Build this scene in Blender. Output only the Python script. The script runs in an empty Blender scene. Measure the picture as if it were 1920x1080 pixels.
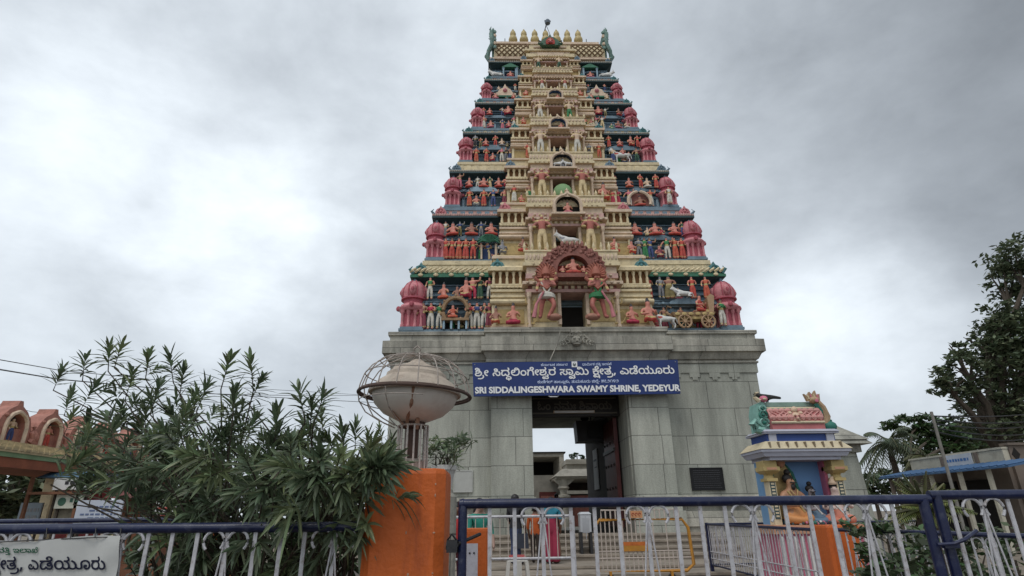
import bpy, bmesh, math, random
from mathutils import Vector, Matrix
R_ = math.radians
scene = bpy.context.scene
COL = scene.collection

# ------------------------------------------------------------------ camera
EYE = Vector((0, 0, 1.15))
FPX, PITCH, ROLL, HEAD = 1073.0, R_(21.6), R_(0.74), R_(1.5)
FW = Vector((math.sin(HEAD)*math.cos(PITCH), math.cos(HEAD)*math.cos(PITCH), math.sin(PITCH)))
_r = Vector((math.cos(HEAD), -math.sin(HEAD), 0)); _u = _r.cross(FW)
RT = _r*math.cos(ROLL) - _u*math.sin(ROLL)
UP = _r*math.sin(ROLL) + _u*math.cos(ROLL)
cd = bpy.data.cameras.new('camera'); cam = bpy.data.objects.new('camera', cd); COL.objects.link(cam)
cd.sensor_width = 36; cd.lens = FPX/1920*36; cd.clip_start = 0.05; cd.clip_end = 2000
cam.matrix_world = Matrix(((RT.x, UP.x, -FW.x, EYE.x), (RT.y, UP.y, -FW.y, EYE.y), (RT.z, UP.z, -FW.z, EYE.z), (0, 0, 0, 1)))
scene.camera = cam

def ray(px, py): return FW + RT*((px-960)/FPX) - UP*((py-540)/FPX)
def at(px, py, Y): d = ray(px, py); return EYE + d*(Y/d.y)
def atx(px, py, X): d = ray(px, py); return EYE + d*(X/d.x)
def atz(px, py, Z): d = ray(px, py); return EYE + d*((Z-EYE.z)/d.z)

# ------------------------------------------------------------------ sky and sun
SUN_EL, SUN_AZ = R_(58), R_(205)          # azimuth clockwise from +Y
world = bpy.data.worlds.new('World'); scene.world = world; world.use_nodes = True
wt = world.node_tree; wt.nodes.clear()
def wn(t): return wt.nodes.new(t)
def wmath(op, a, b=None):
    n = wn('ShaderNodeMath'); n.operation = op
    for i, v in enumerate((a, b)):
        if v is None: continue
        if isinstance(v, (int, float)): n.inputs[i].default_value = v
        else: wt.links.new(v, n.inputs[i])
    return n.outputs[0]
tc = wn('ShaderNodeTexCoord').outputs['Generated']
# cloud layer brightness by direction (pixel-free: plain direction vectors of this overcast sky)
CLOUD = [((0, 0), .60, 45, 1), ((100, 110), .72, 45, 1), ((185, 225), 1.15, 150, 5), ((450, 110), .60, 45, 1), ((470, 430), 1.32, 170, 5), ((340, 330), .72, 60, 1),
         ((620, 300), .72, 45, 1), ((640, 540), .52, 70, 1), ((800, 150), .75, 45, 1), ((1250, 300), .74, 45, 1), ((1300, 80), .60, 45, 1),
         ((1620, 90), .37, 45, 1.2), ((1900, 90), .28, 45, 1.2), ((1850, 300), .32, 45, 1.2), ((1620, 380), .44, 60, 1), ((1450, 420), .66, 60, 1),
         ((1570, 585), 1.20, 200, 5), ((1450, 640), .68, 80, 1), ((1660, 720), .66, 80, 1), ((1720, 500), .46, 70, 1), ((150, 600), .70, 60, 1),
         ((330, 540), .72, 90, 1), ((560, 690), .70, 60, 1), ((30, 720), .76, 60, 1), ((60, 420), .78, 80, 1), ((300, 180), .72, 80, 1), ((250, 450), .62, 120, 1)]
num = den = None
nz = wn('ShaderNodeTexNoise'); nz.inputs['Scale'].default_value = 3.2; nz.inputs['Detail'].default_value = 6; nz.inputs['Roughness'].default_value = .55
wt.links.new(tc, nz.inputs['Vector'])
warp = wn('ShaderNodeVectorMath'); warp.operation = 'MULTIPLY_ADD'
wt.links.new(nz.outputs['Color'], warp.inputs[0]); warp.inputs[1].default_value = (.20, .20, .20)
sub = wn('ShaderNodeVectorMath'); sub.operation = 'SUBTRACT'; wt.links.new(tc, sub.inputs[0]); sub.inputs[1].default_value = (.10, .10, .10)
wt.links.new(sub.outputs[0], warp.inputs[2])
nrm = wn('ShaderNodeVectorMath'); nrm.operation = 'NORMALIZE'; wt.links.new(warp.outputs[0], nrm.inputs[0])
wv = nrm.outputs[0]
dirs = [(ray(*p).normalized(), v, k, w) for p, v, k, w in CLOUD]
dirs += [(Vector((0, -.8, .6)).normalized(), .80, 5, .5), (Vector((-.9, 0, .4)).normalized(), .75, 8, .5), (Vector((.9, 0, .4)).normalized(), .45, 8, .5), (Vector((0, .1, 1)).normalized(), .60, 10, .5)]
for d, v, k, wgt in dirs:
    dn = wn('ShaderNodeVectorMath'); dn.operation = 'DOT_PRODUCT'
    wt.links.new(wv, dn.inputs[0]); dn.inputs[1].default_value = d
    e = wmath('EXPONENT', wmath('MULTIPLY', wmath('SUBTRACT', dn.outputs['Value'], 1.0), float(k)))
    if wgt != 1: e = wmath('MULTIPLY', e, float(wgt))
    m = wmath('MULTIPLY', e, v)
    num = m if num is None else wmath('ADD', num, m)
    den = e if den is None else wmath('ADD', den, e)
val = wmath('DIVIDE', num, wmath('ADD', den, 1e-6))
n2 = wn('ShaderNodeTexNoise'); n2.inputs['Scale'].default_value = 5.0; n2.inputs['Detail'].default_value = 9; n2.inputs['Roughness'].default_value = .56; n2.inputs['Distortion'].default_value = .15
mp = wn('ShaderNodeMapping'); mp.inputs['Scale'].default_value = (1, 1, 1.7); wt.links.new(tc, mp.inputs[0]); wt.links.new(mp.outputs[0], n2.inputs['Vector'])
n3 = wn('ShaderNodeTexNoise'); n3.inputs['Scale'].default_value = 12; n3.inputs['Detail'].default_value = 8; n3.inputs['Roughness'].default_value = .6; wt.links.new(mp.outputs[0], n3.inputs['Vector'])
det0 = wmath('MULTIPLY', wmath('SUBTRACT', n3.outputs['Fac'], .5), .22)
det = wmath('ADD', det0, wmath('ADD', wmath('MULTIPLY', wmath('SUBTRACT', n2.outputs['Fac'], .5), .82), 1.10))
val = wmath('MULTIPLY', val, det)
tint = wn('ShaderNodeMixRGB'); wt.links.new(val, tint.inputs['Fac'])
tint.inputs['Color1'].default_value = (.865, .963, 1.085, 1); tint.inputs['Color2'].default_value = (.915, .99, 1.06, 1)
mul = wn('ShaderNodeVectorMath'); mul.operation = 'SCALE'; wt.links.new(tint.outputs[0], mul.inputs[0]); wt.links.new(val, mul.inputs['Scale'])
bg1 = wn('ShaderNodeBackground'); wt.links.new(mul.outputs[0], bg1.inputs['Color']); bg1.inputs['Strength'].default_value = 1.0
sky = wn('ShaderNodeTexSky'); sky.sky_type = 'NISHITA'; sky.sun_disc = False; sky.sun_elevation = SUN_EL; sky.sun_rotation = SUN_AZ
bg2 = wn('ShaderNodeBackground'); wt.links.new(sky.outputs[0], bg2.inputs['Color']); bg2.inputs['Strength'].default_value = .08
mx = wn('ShaderNodeMixShader'); mx.inputs['Fac'].default_value = .93
wt.links.new(bg2.outputs[0], mx.inputs[1]); wt.links.new(bg1.outputs[0], mx.inputs[2])
wo = wn('ShaderNodeOutputWorld'); wt.links.new(mx.outputs[0], wo.inputs[0])

sd = bpy.data.lights.new('sun', 'SUN'); sd.energy = 1.1; sd.angle = R_(25); sd.color = (1, .96, .9)
sun = bpy.data.objects.new('sun', sd); COL.objects.link(sun)
sdir = Vector((math.sin(SUN_AZ)*math.cos(SUN_EL), math.cos(SUN_AZ)*math.cos(SUN_EL), math.sin(SUN_EL)))
sun.rotation_euler = sdir.to_track_quat('Z', 'Y').to_euler()
scene.view_settings.view_transform = 'Standard'; scene.view_settings.look = 'None'
scene.view_settings.exposure = 0; scene.view_settings.gamma = 1
scene.render.engine = 'CYCLES'
scene.cycles.max_bounces = 6; scene.cycles.diffuse_bounces = 3; scene.cycles.transparent_max_bounces = 6
scene.cycles.use_denoising = True

# ------------------------------------------------------------------ materials
MATS = {}
def mat(name, col, rough=.7, var=.18, scale=2.5, bump=.15, bscale=None, dirt=None, metal=0, streak=False, island=0):
    """painted / mineral surface: base colour with blotchy wear, fine grain bump, optional dirt colour"""
    if name in MATS: return MATS[name]
    m = bpy.data.materials.new(name); m.use_nodes = True; MATS[name] = m
    t = m.node_tree; b = t.nodes['Principled BSDF']
    b.inputs['Roughness'].default_value = rough; b.inputs['Metallic'].default_value = metal
    N = t.nodes.new; L = t.links.new
    co = N('ShaderNodeTexCoord').outputs['Object']
    if streak:
        mpn = N('ShaderNodeMapping'); mpn.inputs['Scale'].default_value = (1, 1, .18); L(co, mpn.inputs[0]); cs = mpn.outputs[0]
    else: cs = co
    n = N('ShaderNodeTexNoise'); n.inputs['Scale'].default_value = scale; n.inputs['Detail'].default_value = 7; n.inputs['Roughness'].default_value = .62
    L(cs, n.inputs['Vector'])
    ramp = N('ShaderNodeMapRange'); ramp.inputs[1].default_value = .3; ramp.inputs[2].default_value = .7
    ramp.inputs[3].default_value = 1-var; ramp.inputs[4].default_value = 1+var*.6; L(n.outputs['Fac'], ramp.inputs[0])
    sc = N('ShaderNodeVectorMath'); sc.operation = 'SCALE'; sc.inputs[0].default_value = col[:3]; L(ramp.outputs[0], sc.inputs['Scale'])
    out = sc.outputs[0]
    if island:
        g = N('ShaderNodeNewGeometry'); r2 = N('ShaderNodeMapRange'); r2.inputs[3].default_value = 1-island; r2.inputs[4].default_value = 1+island
        L(g.outputs['Random Per Island'], r2.inputs[0])
        s2 = N('ShaderNodeVectorMath'); s2.operation = 'SCALE'; L(out, s2.inputs[0]); L(r2.outputs[0], s2.inputs['Scale']); out = s2.outputs[0]
    if dirt:
        n3 = N('ShaderNodeTexNoise'); n3.inputs['Scale'].default_value = scale*2.3; n3.inputs['Detail'].default_value = 9; n3.inputs['Roughness'].default_value = .7
        L(cs, n3.inputs['Vector'])
        r3 = N('ShaderNodeMapRange'); r3.inputs[1].default_value = .52; r3.inputs[2].default_value = .72; r3.inputs[4].default_value = dirt[1]; L(n3.outputs['Fac'], r3.inputs[0])
        mixn = N('ShaderNodeMixRGB'); mixn.inputs['Color2'].default_value = (*dirt[0], 1); L(out, mixn.inputs['Color1']); L(r3.outputs[0], mixn.inputs['Fac']); out = mixn.outputs[0]
    L(out, b.inputs['Base Color'])
    if bump:
        n4 = N('ShaderNodeTexNoise'); n4.inputs['Scale'].default_value = bscale or scale*14; n4.inputs['Detail'].default_value = 4; L(co, n4.inputs['Vector'])
        bp = N('ShaderNodeBump'); bp.inputs['Strength'].default_value = bump; bp.inputs['Distance'].default_value = .02; L(n4.outputs['Fac'], bp.inputs['Height']); L(bp.outputs[0], b.inputs['Normal'])
    return m

def stone_mat(name, c1, c2, mortar, bw, rh, ms=.012, rough=.85, stain=.35):
    """coursed ashlar: blocks of slightly different tone, thin dark joints, rain streaks"""
    m = bpy.data.materials.new(name); m.use_nodes = True; MATS[name] = m
    t = m.node_tree; b = t.nodes['Principled BSDF']; b.inputs['Roughness'].default_value = rough
    N = t.nodes.new; L = t.links.new
    co = N('ShaderNodeTexCoord').outputs['Object']
    sx = N('ShaderNodeSeparateXYZ'); L(co, sx.inputs[0])
    ad = N('ShaderNodeMath'); ad.operation = 'ADD'; L(sx.outputs[0], ad.inputs[0]); L(sx.outputs[1], ad.inputs[1])
    cb = N('ShaderNodeCombineXYZ'); L(ad.outputs[0], cb.inputs[0]); L(sx.outputs[2], cb.inputs[1])
    br = N('ShaderNodeTexBrick'); br.inputs['Scale'].default_value = 1; br.inputs['Brick Width'].default_value = bw; br.inputs['Row Height'].default_value = rh
    br.inputs['Mortar Size'].default_value = ms; br.inputs['Mortar Smooth'].default_value = .4; br.offset = .43; br.squash = .8; br.squash_frequency = 3
    br.inputs['Color1'].default_value = (*c1, 1); br.inputs['Color2'].default_value = (*c2, 1); br.inputs['Mortar'].default_value = (*mortar, 1)
    L(cb.outputs[0], br.inputs['Vector'])
    mpn = N('ShaderNodeMapping'); mpn.inputs['Scale'].default_value = (1.3, 1.3, .22); L(co, mpn.inputs[0])
    n = N('ShaderNodeTexNoise'); n.inputs['Scale'].default_value = 1.6; n.inputs['Detail'].default_value = 8; n.inputs['Roughness'].default_value = .65; L(mpn.outputs[0], n.inputs['Vector'])
    r = N('ShaderNodeMapRange'); r.inputs[1].default_value = .35; r.inputs[2].default_value = .72; r.inputs[3].default_value = 1.12; r.inputs[4].default_value = 1-stain; L(n.outputs['Fac'], r.inputs[0])
    sc = N('ShaderNodeVectorMath'); sc.operation = 'SCALE'; L(br.outputs['Color'], sc.inputs[0]); L(r.outputs[0], sc.inputs['Scale'])
    g = N('ShaderNodeTexNoise'); g.inputs['Scale'].default_value = 30; g.inputs['Detail'].default_value = 5; L(co, g.inputs['Vector'])
    r2 = N('ShaderNodeMapRange'); r2.inputs[1].default_value = .3; r2.inputs[2].default_value = .7; r2.inputs[3].default_value = .86; r2.inputs[4].default_value = 1.12; L(g.outputs['Fac'], r2.inputs[0])
    s2 = N('ShaderNodeVectorMath'); s2.operation = 'SCALE'; L(sc.outputs[0], s2.inputs[0]); L(r2.outputs[0], s2.inputs['Scale'])
    L(s2.outputs[0], b.inputs['Base Color'])
    bp = N('ShaderNodeBump'); bp.inputs['Strength'].default_value = .5; bp.inputs['Distance'].default_value = .012
    am = N('ShaderNodeMath'); am.operation = 'MULTIPLY_ADD'; L(br.outputs['Fac'], am.inputs[0]); am.inputs[1].default_value = -1.0; L(g.outputs['Fac'], am.inputs[2])
    L(am.outputs[0], bp.inputs['Height']); L(bp.outputs[0], b.inputs['Normal'])
    return m

def leaf_mat(name, col, var=.35, rough=.5, back=.25):
    m = bpy.data.materials.new(name); m.use_nodes = True; MATS[name] = m
    t = m.node_tree; b = t.nodes['Principled BSDF']; b.inputs['Roughness'].default_value = rough
    N = t.nodes.new; L = t.links.new
    g = N('ShaderNodeNewGeometry')
    r = N('ShaderNodeMapRange'); r.inputs[3].default_value = 1-var; r.inputs[4].default_value = 1+var; L(g.outputs['Random Per Island'], r.inputs[0])
    h = N('ShaderNodeHueSaturation'); h.inputs['Color'].default_value = (*col, 1); L(r.outputs[0], h.inputs['Value'])
    r2 = N('ShaderNodeMapRange'); r2.inputs[3].default_value = .47; r2.inputs[4].default_value = .53
    fr = N('ShaderNodeMath'); fr.operation = 'FRACT'; mm = N('ShaderNodeMath'); mm.operation = 'MULTIPLY'; mm.inputs[1].default_value = 7.31
    L(g.outputs['Random Per Island'], mm.inputs[0]); L(mm.outputs[0], fr.inputs[0]); L(fr.outputs[0], r2.inputs[0]); L(r2.outputs[0], h.inputs['Hue'])
    L(h.outputs[0], b.inputs['Base Color'])
    tr = N('ShaderNodeBsdfTranslucent'); L(h.outputs[0], tr.inputs['Color'])
    mxs = N('ShaderNodeMixShader'); mxs.inputs[0].default_value = back; L(b.outputs[0], mxs.inputs[1]); L(tr.outputs[0], mxs.inputs[2])
    L(mxs.outputs[0], t.nodes['Material Output'].inputs[0])
    return m

# ------------------------------------------------------------------ mesh helpers
class MB:
    def __init__(s): s.v = []; s.f = []; s.m = []
    def add(s, vs, fs, m=0):
        o = len(s.v); s.v += [tuple(p) for p in vs]; s.f += [tuple(i+o for i in f) for f in fs]; s.m += [m]*len(fs)
    def frus(s, a, b, z0, z1, m=0):
        """a, b = (x0,x1,y0,y1) of the lower and upper rectangle"""
        vs = [(a[0], a[2], z0), (a[1], a[2], z0), (a[1], a[3], z0), (a[0], a[3], z0), (b[0], b[2], z1), (b[1], b[2], z1), (b[1], b[3], z1), (b[0], b[3], z1)]
        s.add(vs, [(3, 2, 1, 0), (4, 5, 6, 7), (0, 1, 5, 4), (1, 2, 6, 5), (2, 3, 7, 6), (3, 0, 4, 7)], m)
    def box(s, x0, x1, y0, y1, z0, z1, m=0):
        r = (min(x0, x1), max(x0, x1), min(y0, y1), max(y0, y1)); s.frus(r, r, z0, z1, m)
    def ring(s, pts_list, m=0, cap=True):
        n = len(pts_list[0]); o = len(s.v)
        vs = [p for r in pts_list for p in r]; fs = []
        for k in range(len(pts_list)-1):
            for i in range(n):
                j = (i+1) % n; fs.append((k*n+i, k*n+j, (k+1)*n+j, (k+1)*n+i))
        if cap:
            fs.append(tuple(range(n-1, -1, -1))); fs.append(tuple((len(pts_list)-1)*n+i for i in range(n)))
        s.add(vs, fs, m)
    def tube(s, pts, r, n=8, m=0, cap=True):
        pts = [Vector(p) for p in pts]; rs = r if isinstance(r, (list, tuple)) else [r]*len(pts)
        rings = []; ref = None
        for i, p in enumerate(pts):
            a = pts[max(i-1, 0)]; b = pts[min(i+1, len(pts)-1)]; d = (b-a)
            if d.length < 1e-9: d = Vector((0, 0, 1))
            d.normalize()
            if ref is None: ref = Vector((0, 0, 1)) if abs(d.z) < .9 else Vector((1, 0, 0))
            u = d.cross(ref).normalized(); w = d.cross(u).normalized()
            rings.append([p + (u*math.cos(t)+w*math.sin(t))*rs[i] for t in [2*math.pi*k/n for k in range(n)]])
        s.ring(rings, m, cap)
    def lathe(s, prof, c=(0, 0, 0), n=16, m=0, sx=1, sy=1, cap=True, ph=0):
        s.ring([[(c[0]+r*sx*math.cos(2*math.pi*k/n+ph), c[1]+r*sy*math.sin(2*math.pi*k/n+ph), c[2]+z) for k in range(n)] for r, z in prof], m, cap)
    def sph(s, c, r, n=8, m=0):
        r = r if isinstance(r, (tuple, list)) else (r, r, r); h = max(4, n//2+1)
        s.lathe([(max(.02, math.sin(math.pi*i/h)), -r[2]*math.cos(math.pi*i/h)) for i in range(h+1)], c, n, m, r[0], r[1])
    def extr(s, poly, y0, y1, m=0):
        n = len(poly); s.add([(x, y0, z) for x, z in poly]+[(x, y1, z) for x, z in poly], [tuple(range(n)), tuple(range(2*n-1, n-1, -1))]+[(i, i+n, (i+1) % n+n, (i+1) % n) for i in range(n)], m)
    def bar(s, p, q, w, t, m=0, side=(1, 0, 0)):
        p, q = Vector(p), Vector(q); d = (q-p).normalized(); u = Vector(side); u = (u-d*u.dot(d)).normalized(); v = d.cross(u)
        c = [(-1, -1), (1, -1), (1, 1), (-1, 1)]
        s.ring([[a+u*(w/2*i)+v*(t/2*j) for i, j in c] for a in (p, q)], m)
    def build(s, name, mats, parent=None, loc=(0, 0, 0), smooth=False, rot=(0, 0, 0)):
        me = bpy.data.meshes.new(name); me.from_pydata(s.v, [], s.f)
        for mm in (mats if isinstance(mats, (list, tuple)) else [mats]): me.materials.append(mm)
        me.polygons.foreach_set('material_index', s.m)
        bm = bmesh.new(); bm.from_mesh(me); bmesh.ops.recalc_face_normals(bm, faces=bm.faces); bm.to_mesh(me); bm.free()
        if smooth:
            me.polygons.foreach_set('use_smooth', [True]*len(me.polygons))
            if smooth != 'all': me.set_sharp_from_angle(angle=R_(40))
        me.update()
        return link(name, me, parent, loc, rot)
def link(name, me, parent=None, loc=(0, 0, 0), rot=(0, 0, 0), sc=None):
    o = bpy.data.objects.new(name, me); COL.objects.link(o)
    if parent: o.parent = parent
    o.location = loc; o.rotation_euler = rot
    if sc is not None: o.scale = sc if isinstance(sc, (tuple, list)) else (sc, sc, sc)
    return o
def tag(o, label=None, cat=None, group=None, kind=None):
    if label: o['label'] = label
    if cat: o['category'] = cat
    if group: o['group'] = group
    if kind: o['kind'] = kind
    return o
def thing(name, label, cat, loc=(0, 0, 0), rz=0, group=None):
    return tag(link(name, None, None, loc, (0, 0, rz)), label, cat, group)
def arc(cx, cz, r, a0, a1, n=10, rz=None):
    return [(cx+r*math.cos(R_(a0+(a1-a0)*i/n)), cz+(rz or r)*math.sin(R_(a0+(a1-a0)*i/n))) for i in range(n+1)]

def skinned(name, nodes, edges, sub=1):
    """one continuous surface grown round a skeleton: nodes = [(x,y,z,r)], first node is the root"""
    me = bpy.data.meshes.new(name+'_skeleton'); me.from_pydata([n[:3] for n in nodes], edges, [])
    o = bpy.data.objects.new(name+'_skeleton', me); COL.objects.link(o)
    o.modifiers.new('skin', 'SKIN')
    for i, n in enumerate(nodes):
        sv = me.skin_vertices[0].data[i]; r = n[3]; sv.radius = r if isinstance(r, tuple) else (r, r); sv.use_root = (i == 0)
    if sub: mo = o.modifiers.new('sub', 'SUBSURF'); mo.levels = sub; mo.render_levels = sub
    dg = bpy.context.evaluated_depsgraph_get()
    res = bpy.data.meshes.new_from_object(o.evaluated_get(dg)); res.name = name
    bpy.data.objects.remove(o); bpy.data.meshes.remove(me)
    res.polygons.foreach_set('use_smooth', [True]*len(res.polygons))
    return res
def paint(me, mats, fn):
    me.materials.clear()
    for m in mats: me.materials.append(m)
    for p in me.polygons: p.material_index = fn(p.center)
    return me
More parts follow.
